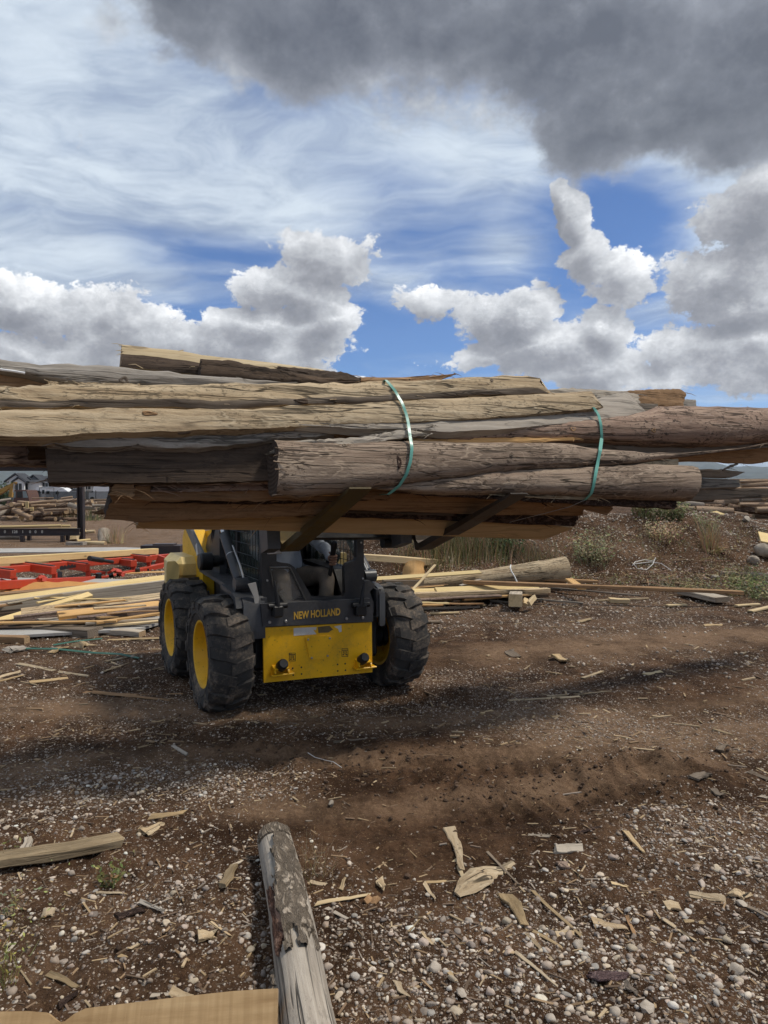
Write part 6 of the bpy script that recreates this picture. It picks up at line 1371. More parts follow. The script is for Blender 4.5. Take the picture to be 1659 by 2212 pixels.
mb = MB(); q = cpx([(755, 388), (760, 365), (830, 365), (835, 386)]); mb.prism([p + Vector((0, .8, 0)) for p in q], (0, .8, 0)); mb.build('roof_vent', PLASTIC, cv, None, 0)
for x_ in (690, 740):
    mb = MB(); c = P(*Z4(x_, 575), 120) - co_; mb.lathe([(0, -.1), (.33, -.1), (.35, 0), (.33, .1), (0, .1)], c, (0, 1, 0), 16); mb.build('wheel', RUBBER, cv)
vn_ = thing('van', 'white van parked behind the screened fence right of the shed post', 'van', Vector((P(218, 1060, 118).x, 118, -1.6))); co_ = vn_.location.copy()
mb = MB(); mb.prism(cpx([(1280, 560), (1285, 470), (1335, 440), (1350, 385), (1375, 375), (1640, 375), (1645, 560)], 118), (0, 2.1, 0)); mb.build('body', WHITEP, vn_, None, 25)
mb = MB(); mb.prism([p + Vector((0, -.04, 0)) for p in cpx([(1300, 468), (1336, 443), (1344, 443), (1344, 468)], 118)], (0, .03, 0)); mb.build('window', GLASSD, vn_, None, 0)
for x_ in (1330, 1580):
    mb = MB(); c = P(*Z4(x_, 560), 118) - co_; mb.lathe([(0, -.1), (.33, -.1), (.36, 0), (.33, .1), (0, .1)], c, (0, 1, 0), 16); mb.build('wheel', RUBBER, vn_)
car_ = thing('parked_car', 'dark car parked behind the screened fence left of the shed post', 'car', Vector((P(162, 1060, 119).x, 119, -1.6))); co_ = car_.location.copy()
mb = MB(); mb.prism(cpx([(975, 560), (985, 470), (1020, 440), (1060, 415), (1130, 418), (1150, 450), (1165, 560)], 119), (0, 1.7, 0)); mb.build('body', GREYP, car_, None, 25)
mb = MB(); mb.prism([p + Vector((0, -.04, 0)) for p in cpx([(1030, 442), (1062, 420), (1126, 423), (1138, 445)], 119)], (0, .03, 0)); mb.build('window', GLASSD, car_, None, 0)
# screened fence
fn = thing('screened_fence', 'long dark green screened fence before the caravan and van', 'fence', (P(120, 1075, 98).x, 98, -1.2)); fo = fn.location.copy()
fx0, fx1 = P(-40, 1070, 98).x - fo.x, P(330, 1070, 98).x - fo.x; fz0, fz1 = -.2, P(0, 1061, 98).z - fo.z
for i in range(9):
    a = fx0 + (fx1 - fx0) * i / 9; b = fx0 + (fx1 - fx0) * (i + 1) / 9; mb = MB(); mb.box(((a + b) / 2, 0, (fz0 + fz1) / 2), (b - a - .06, .02, fz1 - fz0 - .05)); mb.build('screen_panel', SCREEN, fn, None, 0)
for i in range(10):
    a = fx0 + (fx1 - fx0) * i / 9; mb = MB(); mb.tube([(a, .05, fz0), (a, .05, fz1 + .1)], .05, 8); mb.build('fence_post', DSTEEL, fn)
# rusty truck cab and excavator arm in the log yard
tk = thing('truck', 'old rusty truck cab standing behind the log heap', 'truck', Vector((P(44, 1070, 58).x, 58, -.4))); co_ = tk.location.copy()
mb = MB(); mb.prism(cpx([(195, 620), (205, 440), (225, 432), (380, 436), (400, 490), (412, 540), (430, 620)], 58), (0, 1.8, 0)); mb.build('cab', RUST, tk, None, 25)
for q in (((250, 545), (245, 455), (318, 455), (320, 545)), ((335, 545), (328, 450), (372, 450), (405, 545)), ((204, 545), (208, 452), (228, 452), (226, 545))):
    mb = MB(); mb.prism([p + Vector((0, -.03, 0)) for p in cpx(q, 58)], (0, .02, 0)); mb.build('window', GLASSD if q[0][0] == 250 else GLASSG, tk, None, 0)
mb = MB(); mb.box(P(*Z4(310, 640), 58) - co_ + Vector((0, .9, 0)), (2.6, 1.7, .5), bev=.1); mb.build('chassis', RUST, tk)
ex_ = thing('excavator_arm', 'worn ochre excavator arm rising behind the log heap at far left', 'excavator arm', Vector((P(10, 1070, 60).x, 60, -.4))); co_ = ex_.location.copy()
mb = MB(); mb.prism(cpx([(-60, 520), (-60, 460), (90, 375), (205, 316), (228, 322), (215, 345), (120, 420), (0, 495)], 60), (0, .35, 0)); mb.build('boom', OCHRE, ex_, None, 20)
mb = MB(); mb.prism(cpx([(122, 530), (140, 395), (172, 380), (165, 540)], 60), (0, .3, 0)); mb.build('stick', OCHRE, ex_, None, 20)
mb = MB(); mb.tube(cpx([(195, 470), (210, 340)], 60), .06, 8); mb.build('ram', CHROME, ex_)

# ------------------------------------------------------------------ plants
def blades(mb_v, mb_f, mb_c, base, n, h, spread, wd, cols, lean=.6, curl=.5, rnd=random, leaf=0., down=0., segs=4):
    A = [(rnd.random() * 6.283, spread * rnd.random() ** .7 * .5) for _ in range(n)]
    bx_ = np.array([base.x + r * math.cos(a) for a, r in A]); by_ = np.array([base.y + r * math.sin(a) for a, r in A]); bz_ = gz(bx_, by_)
    for (a, r), x_, y_, z_ in zip(A, bx_, by_, bz_):
        b = Vector((x_, y_, z_ - .01))
        hh = h * rnd.uniform(.5, 1.1); ln = lean * rnd.uniform(.2, 1.2) * hh; a2 = a + rnd.uniform(-.9, .9); c = rnd.choice(cols); c = tuple(x * rnd.uniform(.75, 1.2) for x in c)
        side = Vector((-math.sin(a2 + 1.2), math.cos(a2 + 1.2), 0)); side = Vector((1, 0, 0)).lerp(side, .5).normalized(); o = len(mb_v); kx = rnd.uniform(-.12, .12) * hh
        for i in range(segs + 1):
            f = i / segs; p = b + Vector((math.cos(a2) * ln * f ** (1 + curl), math.sin(a2) * ln * f ** (1 + curl), hh * (f - down * f * f))) + side * kx * math.sin(f * 5)
            w = wd * (1 - .8 * f)
            mb_v.append(p - side * w); mb_v.append(p + side * w); mb_c.extend([c, c])
            if i: mb_f.append((o + 2 * i - 2, o + 2 * i - 1, o + 2 * i + 1, o + 2 * i))
            if leaf and i and rnd.random() < .85:
                for s in (-1, 1):
                    if rnd.random() < .3: continue
                    d = Vector((rnd.uniform(-1, 1), rnd.uniform(-1, 1), rnd.uniform(-.1, .8))).normalized(); q = len(mb_v); L = leaf * rnd.uniform(.5, 1.3); w2 = d.orthogonal().normalized() * L * .22
                    mb_v.extend([p, p + d * L * .5 + w2, p + d * L, p + d * L * .5 - w2]); mb_c.extend([c] * 4); mb_f.append((q, q + 1, q + 2, q + 3))
def plant(name, label, cat, specs, seed, group=None, kind=None):
    rnd = random.Random(seed); v, f, c = [], [], []; o = specs[0][0]
    for sp in specs: blades(v, f, c, sp[0], *sp[1:8], **(sp[8] if len(sp) > 8 else {}), rnd=rnd)
    me = bpy.data.meshes.new(name); me.from_pydata([p - o for p in v], [], f); at = me.attributes.new('Col', 'FLOAT_COLOR', 'POINT')
    at.data.foreach_set('color', np.array([tuple(x) + (1.,) for x in c], np.float32).ravel()); me.materials.append(BLADES)
    ob = bpy.data.objects.new(name, me); COL.objects.link(ob); ob.location = o
    return tag(ob, label, cat, group, kind)
STRAW = [(.62, .47, .26), (.52, .38, .21), (.68, .54, .33), (.42, .30, .17)]; GREEN = [(.155, .16, .05), (.20, .20, .075), (.12, .13, .045), (.26, .24, .10)]; SAGE = [(.25, .235, .12), (.30, .275, .15), (.20, .195, .095), (.36, .31, .175)]; BRN = [(.33, .215, .13), (.40, .28, .165), (.25, .165, .105)]
def G_(u, v): return GP(u, v)
def multi(us, n, h, spread, wd, cols, lean=.6, curl=.5, **k): return [(G_(u, v), int(n * 1.5), h, spread, wd * 1.35, cols, lean, curl, k) for u, v in us]
plant('bushy_weed', 'rounded grey green weed bush on the middle of the earth bank', 'plant', multi([(1278, 1212), (1262, 1210), (1296, 1210)], 62, .42, .34, .0035, SAGE, .75, .4, leaf=.045), 1)
plant('dry_shrub', 'dry tan brown shrub on the upper earth bank', 'plant', multi([(1432, 1162), (1418, 1160), (1448, 1164)], 55, .28, .34, .0035, STRAW + BRN, .9, .4, leaf=.035), 2)
plant('dry_weed', 'tall weed with long yellow bent stems right on the bank', 'plant', multi([(1528, 1190), (1540, 1192)], 34, .55, .12, .007, STRAW, .55, .7) + multi([(1546, 1192)], 36, .30, .14, .007, STRAW, 1.6, .3, down=.7) + multi([(1522, 1140), (1530, 1150)], 40, .36, .28, .003, SAGE, .7, .5, leaf=.04), 3)
plant('green_weed', 'green weeds growing on the crest of the bank below the stacked logs', 'plant', multi([(1420, 1118), (1400, 1116), (1440, 1120), (1385, 1112), (1465, 1120)], 60, .40, .3, .004, GREEN + SAGE, .5, .4, leaf=.05), 4)
plant('green_weed', 'green weeds tumbling around the grey rail at the right edge', 'plant', multi([(1610, 1280), (1640, 1275), (1600, 1265), (1650, 1295), (1580, 1285), (1625, 1262)], 48, .24, .4, .0035, SAGE + GREEN, .9, .5, leaf=.04), 5)
plant('tall_grass', 'tall green and straw grass behind the grey log', 'grass', multi([(960, 1208), (990, 1205), (1020, 1200), (1045, 1202), (1075, 1206), (940, 1206), (1000, 1196)], 90, .55, .5, .004, GREEN + STRAW + SAGE, .4, .5), 6, kind='stuff')
plant('tall_grass', 'dry straw grass along the bank left of the weed bush', 'grass', multi([(1110, 1200), (1140, 1205), (1170, 1215), (1200, 1222), (900, 1205), (870, 1210), (1150, 1228)], 55, .34, .5, .004, STRAW + BRN + SAGE, .7, .5), 7, kind='stuff')
plant('dark_bush', 'dark green bush behind the tied log under the load', 'plant', multi([(1085, 1190), (1105, 1192), (1070, 1188)], 60, .42, .35, .004, [(.05, .075, .03), (.07, .10, .04)], .5, .4, leaf=.055), 8)
plant('fallen_stems', 'long dry stems lying tangled over the earth bank', 'plant', [(G_(u, v), 20, .16, .4, .008, STRAW[:3] + BRN, 6.0, .2, {'down': .9, 'segs': 7}) for u, v in ((1400, 1240), (1440, 1255), (1480, 1235), (1370, 1250), (1500, 1215), (1340, 1230), (1430, 1200), (1560, 1225), (1450, 1275), (1540, 1262))], 9, kind='stuff')
plant('low_weeds', 'low yellow green weeds at the foot of the bank', 'weeds', multi([(1500, 1275), (1520, 1272), (1480, 1272), (1440, 1268), (1340, 1262), (1250, 1260)], 34, .13, .4, .0035, [(.28, .26, .10), (.22, .22, .09)] + SAGE, .8, .4, leaf=.025), 10, kind='stuff')
rb = random.Random(31)
plant('bank_scrub', 'sparse dry scrub dotted over the earth bank', 'scrub', [(G_(rb.uniform(830, 1655), rb.uniform(1140, 1262)), 14, rb.uniform(.10, .26), .3, .004, rb.choice((STRAW, BRN, SAGE)), 1.0, .4, {'leaf': .02}) for _ in range(120)], 11, kind='stuff')
plant('tall_grass', 'pale straw grass tuft beside the cracked stump', 'grass tuft', [(Vector((P(250, 1165, 20.5).x, 20.5, 0)), 120, .55, .55, .006, STRAW[:3] + SAGE[:1], .4, .5)], 12)
plant('yard_weeds', 'dull green weeds among the logs right of the shed post', 'weeds', [(Vector((P(u, 1110, 37).x, 37, 0)), 70, .8, 1.4, .014, SAGE, .5, .5) for u in (140, 160, 185, 200)], 13, kind='stuff')
plant('tree', 'dark green bushy tree at the far left behind the excavator arm', 'tree', [(Vector((P(u, 1060, 75).x, 75, -.5)), 220, 2.3, 1.6, .02, [(.05, .075, .035), (.07, .095, .045)], .3, .4, {'leaf': .22}) for u in (-14, -4, 6)], 14)
plant('sprig', 'small green sprig among the pebbles left of the post', 'plant', multi([(238, 1912)], 22, .10, .07, .002, GREEN, .7, .4, leaf=.022), 15, kind='stuff')
plant('dry_weed', 'wispy yellow weed at the lower left frame edge', 'plant', multi([(10, 2120), (-15, 2100)], 22, .26, .09, .0012, [(.42, .36, .14), (.36, .28, .12)], 1.0, .4, leaf=.014) , 16, kind='stuff')
plant('green_weed', 'green weed sprig at the left frame edge', 'plant', multi([(-4, 1858)], 14, .12, .08, .002, GREEN, .7, .4, leaf=.02), 17, kind='stuff')
plant('green_weed', 'faint green sprig left below the yellow board', 'plant', multi([(22, 1972)], 10, .10, .07, .0014, SAGE, .6, .4, leaf=.02), 18, kind='stuff')
plant('dry_stalks', 'thin dry grass stalks right of the post', 'plant', multi([(672, 1905), (700, 1890)], 14, .17, .08, .001, STRAW, 1.1, .4), 19)

# ------------------------------------------------------------------ mountains and air
def mountains():
    n = 260; D = 7000.; mb = MB(); rows = [(0, -.2), (.25, .30), (.55, .62), (1.0, 1.0), (1.6, .5)]
    rid = [(-60, 150), (-45, 235), (-38, 262), (-30, 255), (-22, 205), (-10, 150), (0, 170), (12, 190), (20, 215), (23, 236), (25, 222), (26, 188), (28, 178), (32, 176), (40, 200), (60, 150)]
    for i in range(n):
        a = -60 + 120 * i / (n - 1); h = np.interp(a, [q[0] for q in rid], [q[1] for q in rid]) * (1 + .10 * float(fbm(a * .7, 2., 4)))
        for k, (f, e) in enumerate(rows):
            r = D + (f - 1) * 2600; jag = 1 + .25 * float(fbm(a * 1.4 + k * 3, k * 2., 4)) * (k in (1, 2, 3))
            mb.v.append((r * math.sin(R(a)), r * math.cos(R(a)), h * e * (jag if k != 3 else 1 + .04 * float(vn(a * 5, 1))) - 4))
    m = len(rows); mb.f = [(i * m + k, (i + 1) * m + k, (i + 1) * m + k + 1, i * m + k + 1) for i in range(n - 1) for k in range(m - 1)]; mb.m = [0] * len(mb.f)
    def fn(t, b):
        c = t.n('TexCoord', out=3); nn_ = t.noise(t.vm('MULTIPLY', c, (1, 1, 2)), .004, 6, .6)
        setp(t, b, col=t.ramp(nn_, [(.35, (.03, .045, .032)), (.6, (.075, .085, .06)), (.8, (.14, .125, .09))]), rough=1.0, spec=.05)
    o = mb.build('mountains', mat('forested_mountain', fn), None, None, 60); tag(o, kind='structure')
mountains()
def haze():
    mb = MB(); mb.box((0, 0, 118), (20500, 20500, 376)); m = bpy.data.materials.new('haze'); m.use_nodes = True; t = NT(m.node_tree)
    o = t.n('OutputMaterial', out=None); v = t.n('VolumePrincipled', {'Color': (.80, .88, 1.0, 1), 'Density': 9e-5, 'Anisotropy': .2}, out=None); t.link(v.outputs[0], o.inputs['Volume'])
    ob = mb.build('haze', m, None, None, 0); tag(ob, 'pale blue air over the distant land', kind='stuff')
if HAZE: haze()

# ------------------------------------------------------------------ foreground
pa, pb = PZ(592, 1812, .08), PZ(690, 2330, .08); pa.z = gzs(pa.x, pa.y) + .068; pb.z = gzs(pb.x, pb.y) + .068
post = log('silver grey round post with patches of bark lying in the foreground', pb, pa, .082, .076, W_POST, E_TAN, 'fence_post', 'post', n=26, k=28, rough=.018)
def bark_patch(x0, x1, a0, a1, L, seed, m, thick=.011):
    """a curved flake of bark on the post; x along its length from the near end, angles about its axis"""
    rnd = random.Random(seed); nx, na = 40, 22; mb = MB(); X0, X1 = (x0 - .5) * L, (x1 - .5) * L
    keep = {}
    for i in range(nx + 1):
        for j in range(na + 1):
            f, g = i / nx, j / na; x = X0 + (X1 - X0) * f; a = a0 + (a1 - a0) * g; r = .079 - .0 * f
            e = min(f, 1 - f) * 2.2; eg = min(g, 1 - g) * 2.2
            edge = min(e, eg) + .55 * float(fbm(f * 7 + seed, g * 5 + seed * 2, 3))
            rr_ = r + (thick * (.55 + .9 * (float(fbm(f * 30 + seed, g * 16, 3)) + .4)) if edge > .16 else -.02)
            keep[i, j] = len(mb.v); mb.v.append((x, rr_ * math.cos(a), rr_ * math.sin(a)))
    mb.f = [(keep[i, j], keep[i, j + 1], keep[i + 1, j + 1], keep[i + 1, j]) for i in range(nx) for j in range(na)]; mb.f = [f[::-1] for f in mb.f]; mb.m = [0] * len(mb.f)
    o = mb.build('bark_patch', m, post, None, 40); return o
Lp = (pa - pb).length
bark_patch(.34, .93, R(50), R(150), Lp, 3.1, BARK); bark_patch(.93, 1.0, R(20), R(150), Lp, 7.7, BARK, .004)
bark_patch(.34, .66, R(28), R(72), Lp, 5.3, mat('red_inner_bark', bark_fn((.16, .085, .06), (.26, .16, .115), .7)), .003)
bark_patch(.02, .38, R(-30), R(8), Lp, 9.3, BARK, .012)
# cut board at the lower left: sawn face towards the camera, waney upper edge with a notch
topl = [(-160, 2192), (0, 2185), (60, 2184), (100, 2187), (118, 2202), (128, 2208), (140, 2206), (160, 2190), (185, 2178), (300, 2164), (400, 2152), (500, 2141), (560, 2137), (600, 2135)]
nb = Vector((.05, -.80, .60)).normalized(); ob_ = PZ(400, 2152, .15)
top3 = [PP(u, v, ob_, nb) for u, v in topl]
Rb = rotm(top3[-1] - top3[0], nb); cb = sum(top3, Vector()) / len(top3); mb = MB(); Rbi = Rb.transposed(); nn2 = len(top3)
low = Vector((0, -.62, -.78)).normalized()
for p in top3:
    q = p + (Rb @ Vector((0, -.20, 0)) if (Rb @ Vector((0, -1, 0))).z < 0 else Rb @ Vector((0, .20, 0)))
    for a in (p, q, q - nb * .035, p - nb * .035 + Vector((0, 0, -.004))): mb.v.append(tuple(Rbi @ (a - cb)))
mb.f = [(i * 4 + k, i * 4 + 4 + k, i * 4 + 4 + (k + 1) % 4, i * 4 + (k + 1) % 4) for i in range(nn2 - 1) for k in range(4)]; mb.m = [0] * len(mb.f)
mb.f += [(0, 1, 2, 3), tuple((nn2 - 1) * 4 + k for k in (3, 2, 1, 0))]; mb.m += [1, 1]
def sawn(t, b):
    c = objc(t); x, y, z = t.sep(c); n1 = t.noise(t.vm('MULTIPLY', c, (1.5, 12, 12)), 1.6, 5, .6); n2 = t.noise(t.vm('MULTIPLY', c, (60, 2, 2)), 1., 2, .5); n3 = t.noise(c, 3, 3, .5)
    col = t.ramp(n1, [(.3, (.30, .185, .085)), (.5, (.44, .29, .145)), (.72, (.52, .36, .19))]); col = t.mix(t.ss(n2, .42, .62, 0, .28), col, (.24, .14, .06)); col = t.mix(t.ss(n3, .5, .75, 0, .4), col, (.22, .13, .06))
    setp(t, b, col=col, rough=.8, normal=bump(t, t.m('ADD', n1, t.m('MULTIPLY', n2, .5)), .3, .006), spec=.2)
SAWN = mat('honey_sawn_board', sawn)
tag(mb.build('board', [SAWN, E_TAN], None, M4(cb, Rb), 25), 'honey coloured sawn board with notched upper edge at the lower left', 'board', None, 'thing')
GB('thick yellowish board lying on the gravel at left edge', -70, 1884, 262, 1826, .085, .045, W_CHIP, .004, me=E_TAN, jag=.04, warp=.007, n=16)
# wood chips one by one: (u, v) to (u, v), width in picture units, material, label
CH = [(45, 1852, 66, 1808, 22, W_DRY, 'broad grey chip standing behind the yellowish board'), (310, 1802, 350, 1780, 22, W_TAN, 'broad tan chip right of the yellowish board tip'), (322, 1768, 400, 1758, 12, W_PALE, 'long pale sliver above the broad tan chip'),
      (480, 1918, 504, 1874, 24, W_PALE, 'pale torn chip left of the grey post'), (500, 1874, 546, 1853, 6, W_DRY, 'thin grey stick touching the grey post'), (302, 1953, 354, 1974, 10, W_GREY, 'grey flat stick left of the post'), (250, 1984, 312, 1966, 16, BARKB, 'dark bark flake left of the grey flat stick'),
      (455, 1992, 500, 2024, 10, W_TAN, 'curved tan splinter near the post middle'), (430, 2032, 466, 2018, 24, W_TAN, 'pale flaky chip below the curved tan splinter'), (101, 2110, 170, 2131, 12, W_ORANGE, 'orange splinter above the notched board'), (128, 2178, 165, 2148, 15, BARKB, 'dark bark flake above the notch of the board'),
      (326, 2152, 372, 2148, 9, W_DRY, 'grey sliver above the sawn board'), (366, 2142, 415, 2160, 18, W_TAN, 'split chip above the sawn board'), (10, 2062, 62, 2006, 8, W_DRY, 'grey narrow lath at the left frame edge'), (208, 1931, 265, 1931, 6, W_TAN, 'tan splinter by the green sprig'), (255, 2064, 276, 2066, 9, W_PALE, 'short pale cut stub at lower left'), (280, 2052, 300, 2040, 7, W_TAN, 'short tan splinter right of the cut stub'), (90, 1980, 115, 1978, 16, W_TAN, 'tan bark chip far left'), (535, 2068, 552, 2040, 7, W_ORANGE, 'small orange splinter left of the post'),
      (682, 1955, 800, 1936, 10, W_YELLOW, 'long yellow sliver right of the post'), (790, 1944, 815, 1950, 18, W_BROWN, 'brown saw marked chip at the end of the yellow sliver'), (707, 1961, 780, 2000, 9, W_DRY, 'grey sliver below the long yellow one'), (668, 1908, 722, 1914, 8, W_TAN, 'tan splinter touching the right of the post'), (735, 1925, 745, 1900, 10, W_PALE, 'small pale chip above the yellow sliver'), (820, 1908, 832, 1925, 20, W_TAN, 'broad tan bark chip right of the yellow sliver'),
      (970, 1794, 1003, 1880, 24, W_TAN, 'broad upright tan strip in the middle of the dirt'), (984, 1857, 997, 1896, 15, W_YELLOW, 'short yellow chip below the broad tan strip'), (1052, 1843, 1122, 1911, 8, W_OLD_SHADE, 'dark straight stick over the driftwood piece'), (1095, 1934, 1136, 2004, 28, W_PALE, 'pale sawn chip with ragged lower end'), (1150, 1926, 1256, 2024, 8, W_ORANGE, 'round honey coloured dowel stick'), (1057, 2051, 1112, 2062, 9, W_TAN, 'tan stick left of the long slat'), (1112, 2060, 1202, 2131, 11, W_TAN, 'long tan slat slanting over the pebbles'), (1137, 2018, 1192, 2074, 9, W_TAN, 'tan stick below the ragged chip'), (1150, 2012, 1215, 2050, 7, W_PALE, 'thin pale sliver crossing below the ragged chip'),
      (1284, 1997, 1350, 2010, 20, W_TAN, 'saw toothed tan chip among the pebbles at right'), (1435, 1988, 1502, 2031, 9, W_TAN, 'tan slat pointing right among the pebbles'), (1488, 1934, 1564, 1947, 16, W_TAN, 'flat tan board chip near the right edge'), (1353, 1801, 1391, 1844, 12, W_PALE, 'pale curved chip at upper right of the pebbles'), (1198, 1838, 1256, 1834, 18, W_DRY, 'grey bark backed chip in the middle right'), (1246, 1803, 1321, 1778, 6, BARKB, 'dark thin twig at the middle right'), (1218, 1858, 1252, 1892, 7, W_TAN, 'small tan splinter below the grey chip'), (1141, 1804, 1187, 1807, 8, W_DRY, 'pale bleached sliver in the dirt'), (1200, 2018, 1240, 2014, 14, W_TAN, 'ridged tan chip beside the dowel'), (917, 1908, 940, 1946, 10, W_TAN, 'tan chip left of the driftwood'), (920, 1907, 965, 1905, 6, W_PALE, 'thin pale splinter left of the driftwood'), (910, 2015, 936, 2042, 9, W_TAN, 'tan sliver at lower middle'), (882, 2015, 906, 1988, 6, W_ORANGE, 'orange sliver at lower middle'), (1322, 1910, 1354, 1920, 7, W_YELLOW, 'small yellow splinter at right of centre'), (1355, 1980, 1372, 2022, 9, W_BROWN, 'brown upright splinter among the pebbles'), (1432, 1957, 1470, 1962, 18, W_TAN, 'tan chip under a pebble at right'), (1478, 1990, 1520, 1996, 8, W_PALE, 'pale sliver at far right'), (1586, 1930, 1612, 1936, 22, W_TAN, 'tan saw marked chip by the right edge'), (1606, 1955, 1659, 1985, 14, W_OLD_SHADE, 'grey brown stick by the right edge'), (855, 2122, 880, 2158, 14, W_TAN, 'upright tan bark piece at the bottom'), (964, 2096, 985, 2122, 10, W_PALE, 'pale chip among the bottom pebbles'), (1350, 2130, 1372, 2150, 16, W_OLD_SHADE, 'dull brown chip among the bottom pebbles'), (1210, 1868, 1228, 1880, 22, W_RED, 'reddish bark chip right of the dark stick'), (1498, 1684, 1530, 1674, 16, W_OLD_SHADE, 'short grey block by the muddy hole'), (1540, 1707, 1560, 1724, 14, W_OLD_SHADE, 'small grey chip below the muddy hole'), (1618, 1668, 1690, 1696, 10, W_OLD_SHADE, 'grey lath at the right edge by the hole'), (1556, 1626, 1568, 1610, 16, W_OLD_SHADE, 'upright grey chip right of the hole'), (1640, 1720, 1659, 1724, 8, W_DRY, 'pale splinter at the right edge')]
# farther out across the yard
CH += [(40, 1437, 190, 1462, 7, W_TAN, 'long tan stick on the dirt left of the loader'), (222, 1453, 277, 1433, 10, W_TAN, 'tan slat left of the loader wheel'), (228, 1432, 292, 1415, 6, W_TAN, 'thin tan stick above the tan slat'), (65, 1478, 145, 1466, 9, W_PALE, 'pale split slat far left'), (-10, 1468, 44, 1452, 10, W_TAN, 'tan slat end at the left edge'), (-10, 1474, 46, 1462, 8, W_PALE, 'second pale slat end at the left edge'), (185, 1497, 300, 1503, 8, W_BROWN, 'upper brown bark strip before the loader wheel'), (200, 1499, 368, 1513, 9, W_BROWN, 'lower brown bark strip before the loader wheel'), (250, 1503, 395, 1500, 5, W_BROWN, 'thin brown bark strip before the loader wheel'), (374, 1612, 404, 1632, 7, W_DRY, 'small pale twig in the shadow before the loader'), (1100, 1516, 1252, 1506, 6, W_TAN, 'long thin stick right of the loader'), (1182, 1505, 1322, 1494, 5, W_TAN, 'second long thin stick right of the loader'), (1258, 1467, 1302, 1452, 8, W_TAN, 'tan chip on the tan track'), (1097, 1410, 1120, 1422, 16, W_OLD_SHADE, 'lone grey brown block on the dirt'), (1198, 1422, 1226, 1432, 16, W_PALE, 'lone pale block on the tan track'), (1394, 1458, 1428, 1452, 10, W_YELLOW, 'yellow chip on the right of the track'), (1040, 1543, 1064, 1536, 7, W_ORANGE, 'small orange chip right of the loader wheel'), (1215, 1494, 1280, 1495, 5, W_OLD_SHADE, 'dark twig above the long sticks'), (720, 1605, 812, 1594, 6, W_OLD_SHADE, 'dark stick lying before the front plate'), (1316, 1688, 1322, 1590, 0, None, ''), (1540, 1578, 1582, 1587, 5, W_TAN, 'thin tan twig at right'), (232, 1383, 400, 1380, 6, W_PALE, 'long pale curved strip left of the loader wheel'), (170, 1398, 196, 1396, 26, W_ORANGE, 'small orange brown block left of the loader'), (17, 1410, 60, 1402, 16, W_DRY, 'grey chip at left before the concrete'), (110, 1412, 140, 1400, 12, W_PALE, 'pale chip on the green strap'), (1520, 1352, 1560, 1350, 8, W_PALE, 'pale sliver at the right of the yard'), (1250, 1345, 1276, 1340, 10, W_PALE, 'pale chip on the dark dirt at right')]
DIRTY = {W_PALE: W_CHIP, W_YELLOW: W_PALE, W_ORANGE: W_CHIP}
for (u1, v1, u2, v2, w, m, l) in CH:
    if m is None: continue
    m = DIRTY.get(m, m)
    a, b = GP(u1, v1), GP(u2, v2); dd = (a.y + b.y) / 2; wm = w / FPX * dd * (1.0 if w < 12 else 1.15)
    flat = abs(v2 - v1) > abs(u2 - u1) * .7
    h = max(.004, min(.02, wm * .28)); a.z += h * .8; b.z += h * .8
    if dd > 4: h = max(h, .012)
    rr_ = random.random()
    board(l, a, b, wm * (1 if flat else 1.2), h, m, (random.uniform(-.35, .35), -.25, 1), 'wood_chip', 'wood chip', 'wood chips strewn on the ground', warp=wm * .22, taper=random.choice((.4, .55, .7, .85)), skew=random.uniform(-.3, .3), jag=wm * .5, n=9)
# curved driftwood piece
pp = [(987, 1938, 10), (1010, 1922, 28), (1038, 1904, 33), (1060, 1890, 24), (1085, 1880, 13), (1110, 1866, 9)]; mb = MB(); g = [GP(u, v, .012 + .012 * math.sin(i)) for i, (u, v, w) in enumerate(pp)]; c = g[2].copy()
fine = 26; us = np.linspace(0, 5, fine); X_ = [np.interp(us, range(6), [p[k] for p in g]) for k in range(3)]; W_ = np.interp(us, range(6), [w / FPX * 2.95 for *_, w in pp])
for i in range(fine):
    p = Vector((X_[0][i], X_[1][i], X_[2][i])) - c; q = Vector((X_[0][min(i + 1, fine - 1)] - X_[0][max(i - 1, 0)], X_[1][min(i + 1, fine - 1)] - X_[1][max(i - 1, 0)], 0)).normalized(); s = Vector((-q.y, q.x, 0)); w = W_[i] * .8
    for k in range(8):
        a = 2 * math.pi * k / 8; mb.v.append(tuple(p + s * math.cos(a) * w + Vector((0, 0, 1)) * (math.sin(a) * w * .28 + .3 * w * math.cos(a) ) + s * .003 * float(vn(i * .9, k))))
mb.f = [(i * 8 + k, i * 8 + (k + 1) % 8, i * 8 + 8 + (k + 1) % 8, i * 8 + 8 + k) for i in range(fine - 1) for k in range(8)] + [tuple(range(7, -1, -1)), tuple(range(fine * 8 - 8, fine * 8))]; mb.m = [0] * len(mb.f)
ro_ = Matrix.Rotation(R(38), 3, 'Z'); rt = ro_.transposed(); mb.v = [tuple(rt @ Vector(v)) for v in mb.v]
tag(mb.build('driftwood', W_TAN, None, M4(c, ro_), 50), 'curved smooth driftwood like splinter in the middle right foreground', 'driftwood')
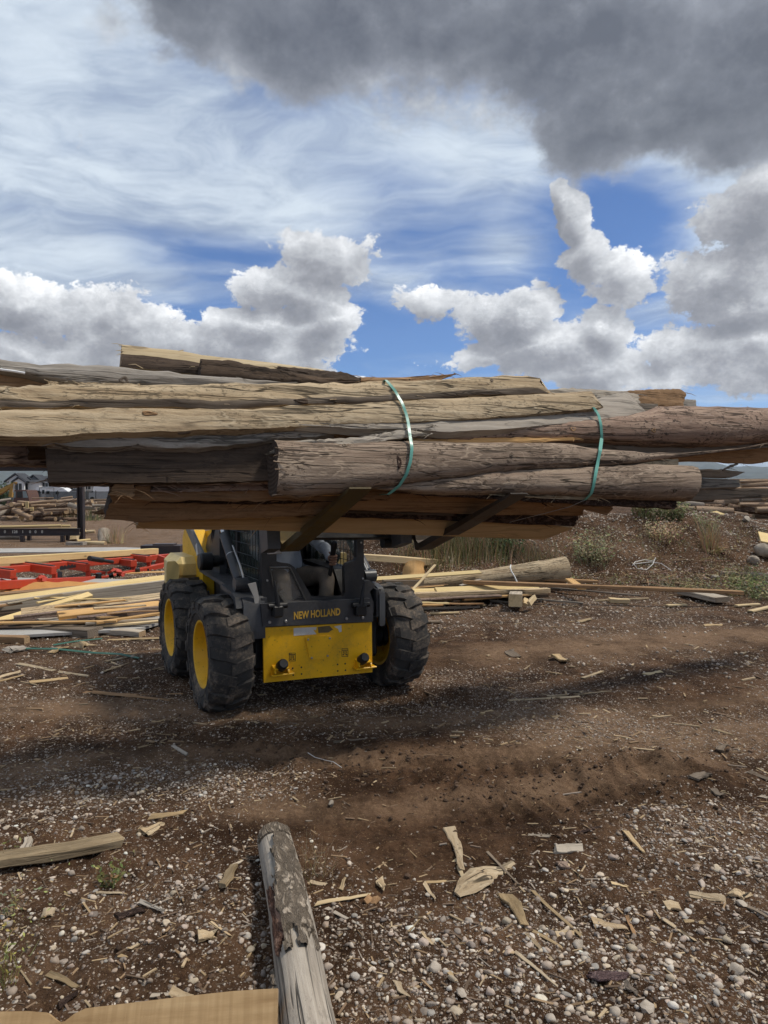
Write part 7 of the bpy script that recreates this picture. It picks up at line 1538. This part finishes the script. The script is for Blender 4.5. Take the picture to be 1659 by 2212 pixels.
# purple grey bark flake
mb = MB(); c = GP(1312, 2114, .012)
for i in range(14):
    for j in range(7):
        f, q = i / 13 - .5, j / 6 - .5; ed = 1 - .35 * abs(float(vn(i * .9, j + .3))) * 2
        mb.v.append((f * .145 * ed, q * .055 * (1 - 1.2 * f * f) * ed, .006 * math.cos(q * 4) + .006 * float(fbm(i * .8, j * .9, 2))))
mb.f = [(i * 7 + j, i * 7 + 7 + j, i * 7 + 8 + j, i * 7 + 1 + j) for i in range(13) for j in range(6)]; mb.m = [0] * len(mb.f)
fb = mb.build('bark_flake', mat('mauve_bark', bark_fn((.20, .13, .125), (.33, .235, .22), 1.4)), None, Matrix.Translation(c), 60); fb.modifiers.new('thick', 'SOLIDIFY').thickness = .008; tag(fb, 'mauve bark flake lying among the bottom right pebbles', 'bark flake')
# green straps left lying on the dirt
for pix, l in ((((45, 1405), (120, 1408), (200, 1414), (260, 1420), (300, 1426)), 'dark green plastic strap lying long on the dirt at left'), (((115, 1396), (160, 1392), (220, 1383)), 'shorter dark green strap lying behind the long one'), (((1610, 1255), (1625, 1262), (1640, 1275), (1660, 1284)), 'green strap scrap among the weeds at right')):
    mb = MB(); pts = [GP(u, v, .02 + .01 * (i % 2)) for i, (u, v) in enumerate(pix)]; c = pts[0].copy()
    for a, b in zip(pts, pts[1:]): mb.bar(a - c, b - c + (b - a) * .02, .028, .004, (0, -.4, 1), .001)
    tag(mb.build('green_strap', DGREEN, None, Matrix.Translation(c)), l, 'strap', None)
mb = MB(); tw = [(665, 1630), (680, 1640), (700, 1646), (720, 1650), (738, 1662)]; pts = [GP(u, v, .012) for u, v in tw]; c = pts[0].copy(); mb.tube([p - c for p in pts], .0022, 5); tag(mb.build('twine', TWINE, None, Matrix.Translation(c)), 'short bent pale cord lying before the front plate', 'cord')
rock('small angular brown stone in the dirt right of the loader', GP(716, 1742, .012), .022); 
# big stones with a shape of their own
for u, v, r_, l in ((1318, 1968, .018, 'large white rounded stone among chips at right'), (940, 2092, .022, 'pale angular stone at lower middle'), (1590, 2100, .027, 'largest flat pale stone at the lower right'), (1395, 2178, .026, 'tan squarish stone near the bottom right'), (1330, 2190, .021, 'white stone near the bottom'), (690, 2075, .022, 'pale stone right of the post'), (1250, 2045, .022, 'egg shaped yellowish stone below the dowel'), (1600, 1958, .022, 'white stone by the right edge'), (995, 2150, .022, 'grey pink stone at the bottom middle')):
    rock(l, GP(u, v, r_ * .3), r_, mat('pale_stone', lambda t, b: setp(t, b, col=t.ramp(t.noise(objc(t), 22, 5, .65), [(.3, (.30, .25, .195)), (.7, (.50, .43, .35))]), rough=.85, normal=bump(t, t.noise(objc(t), 30, 5, .6), .5, .006))), .7)['group'] = 'larger stones in the foreground'
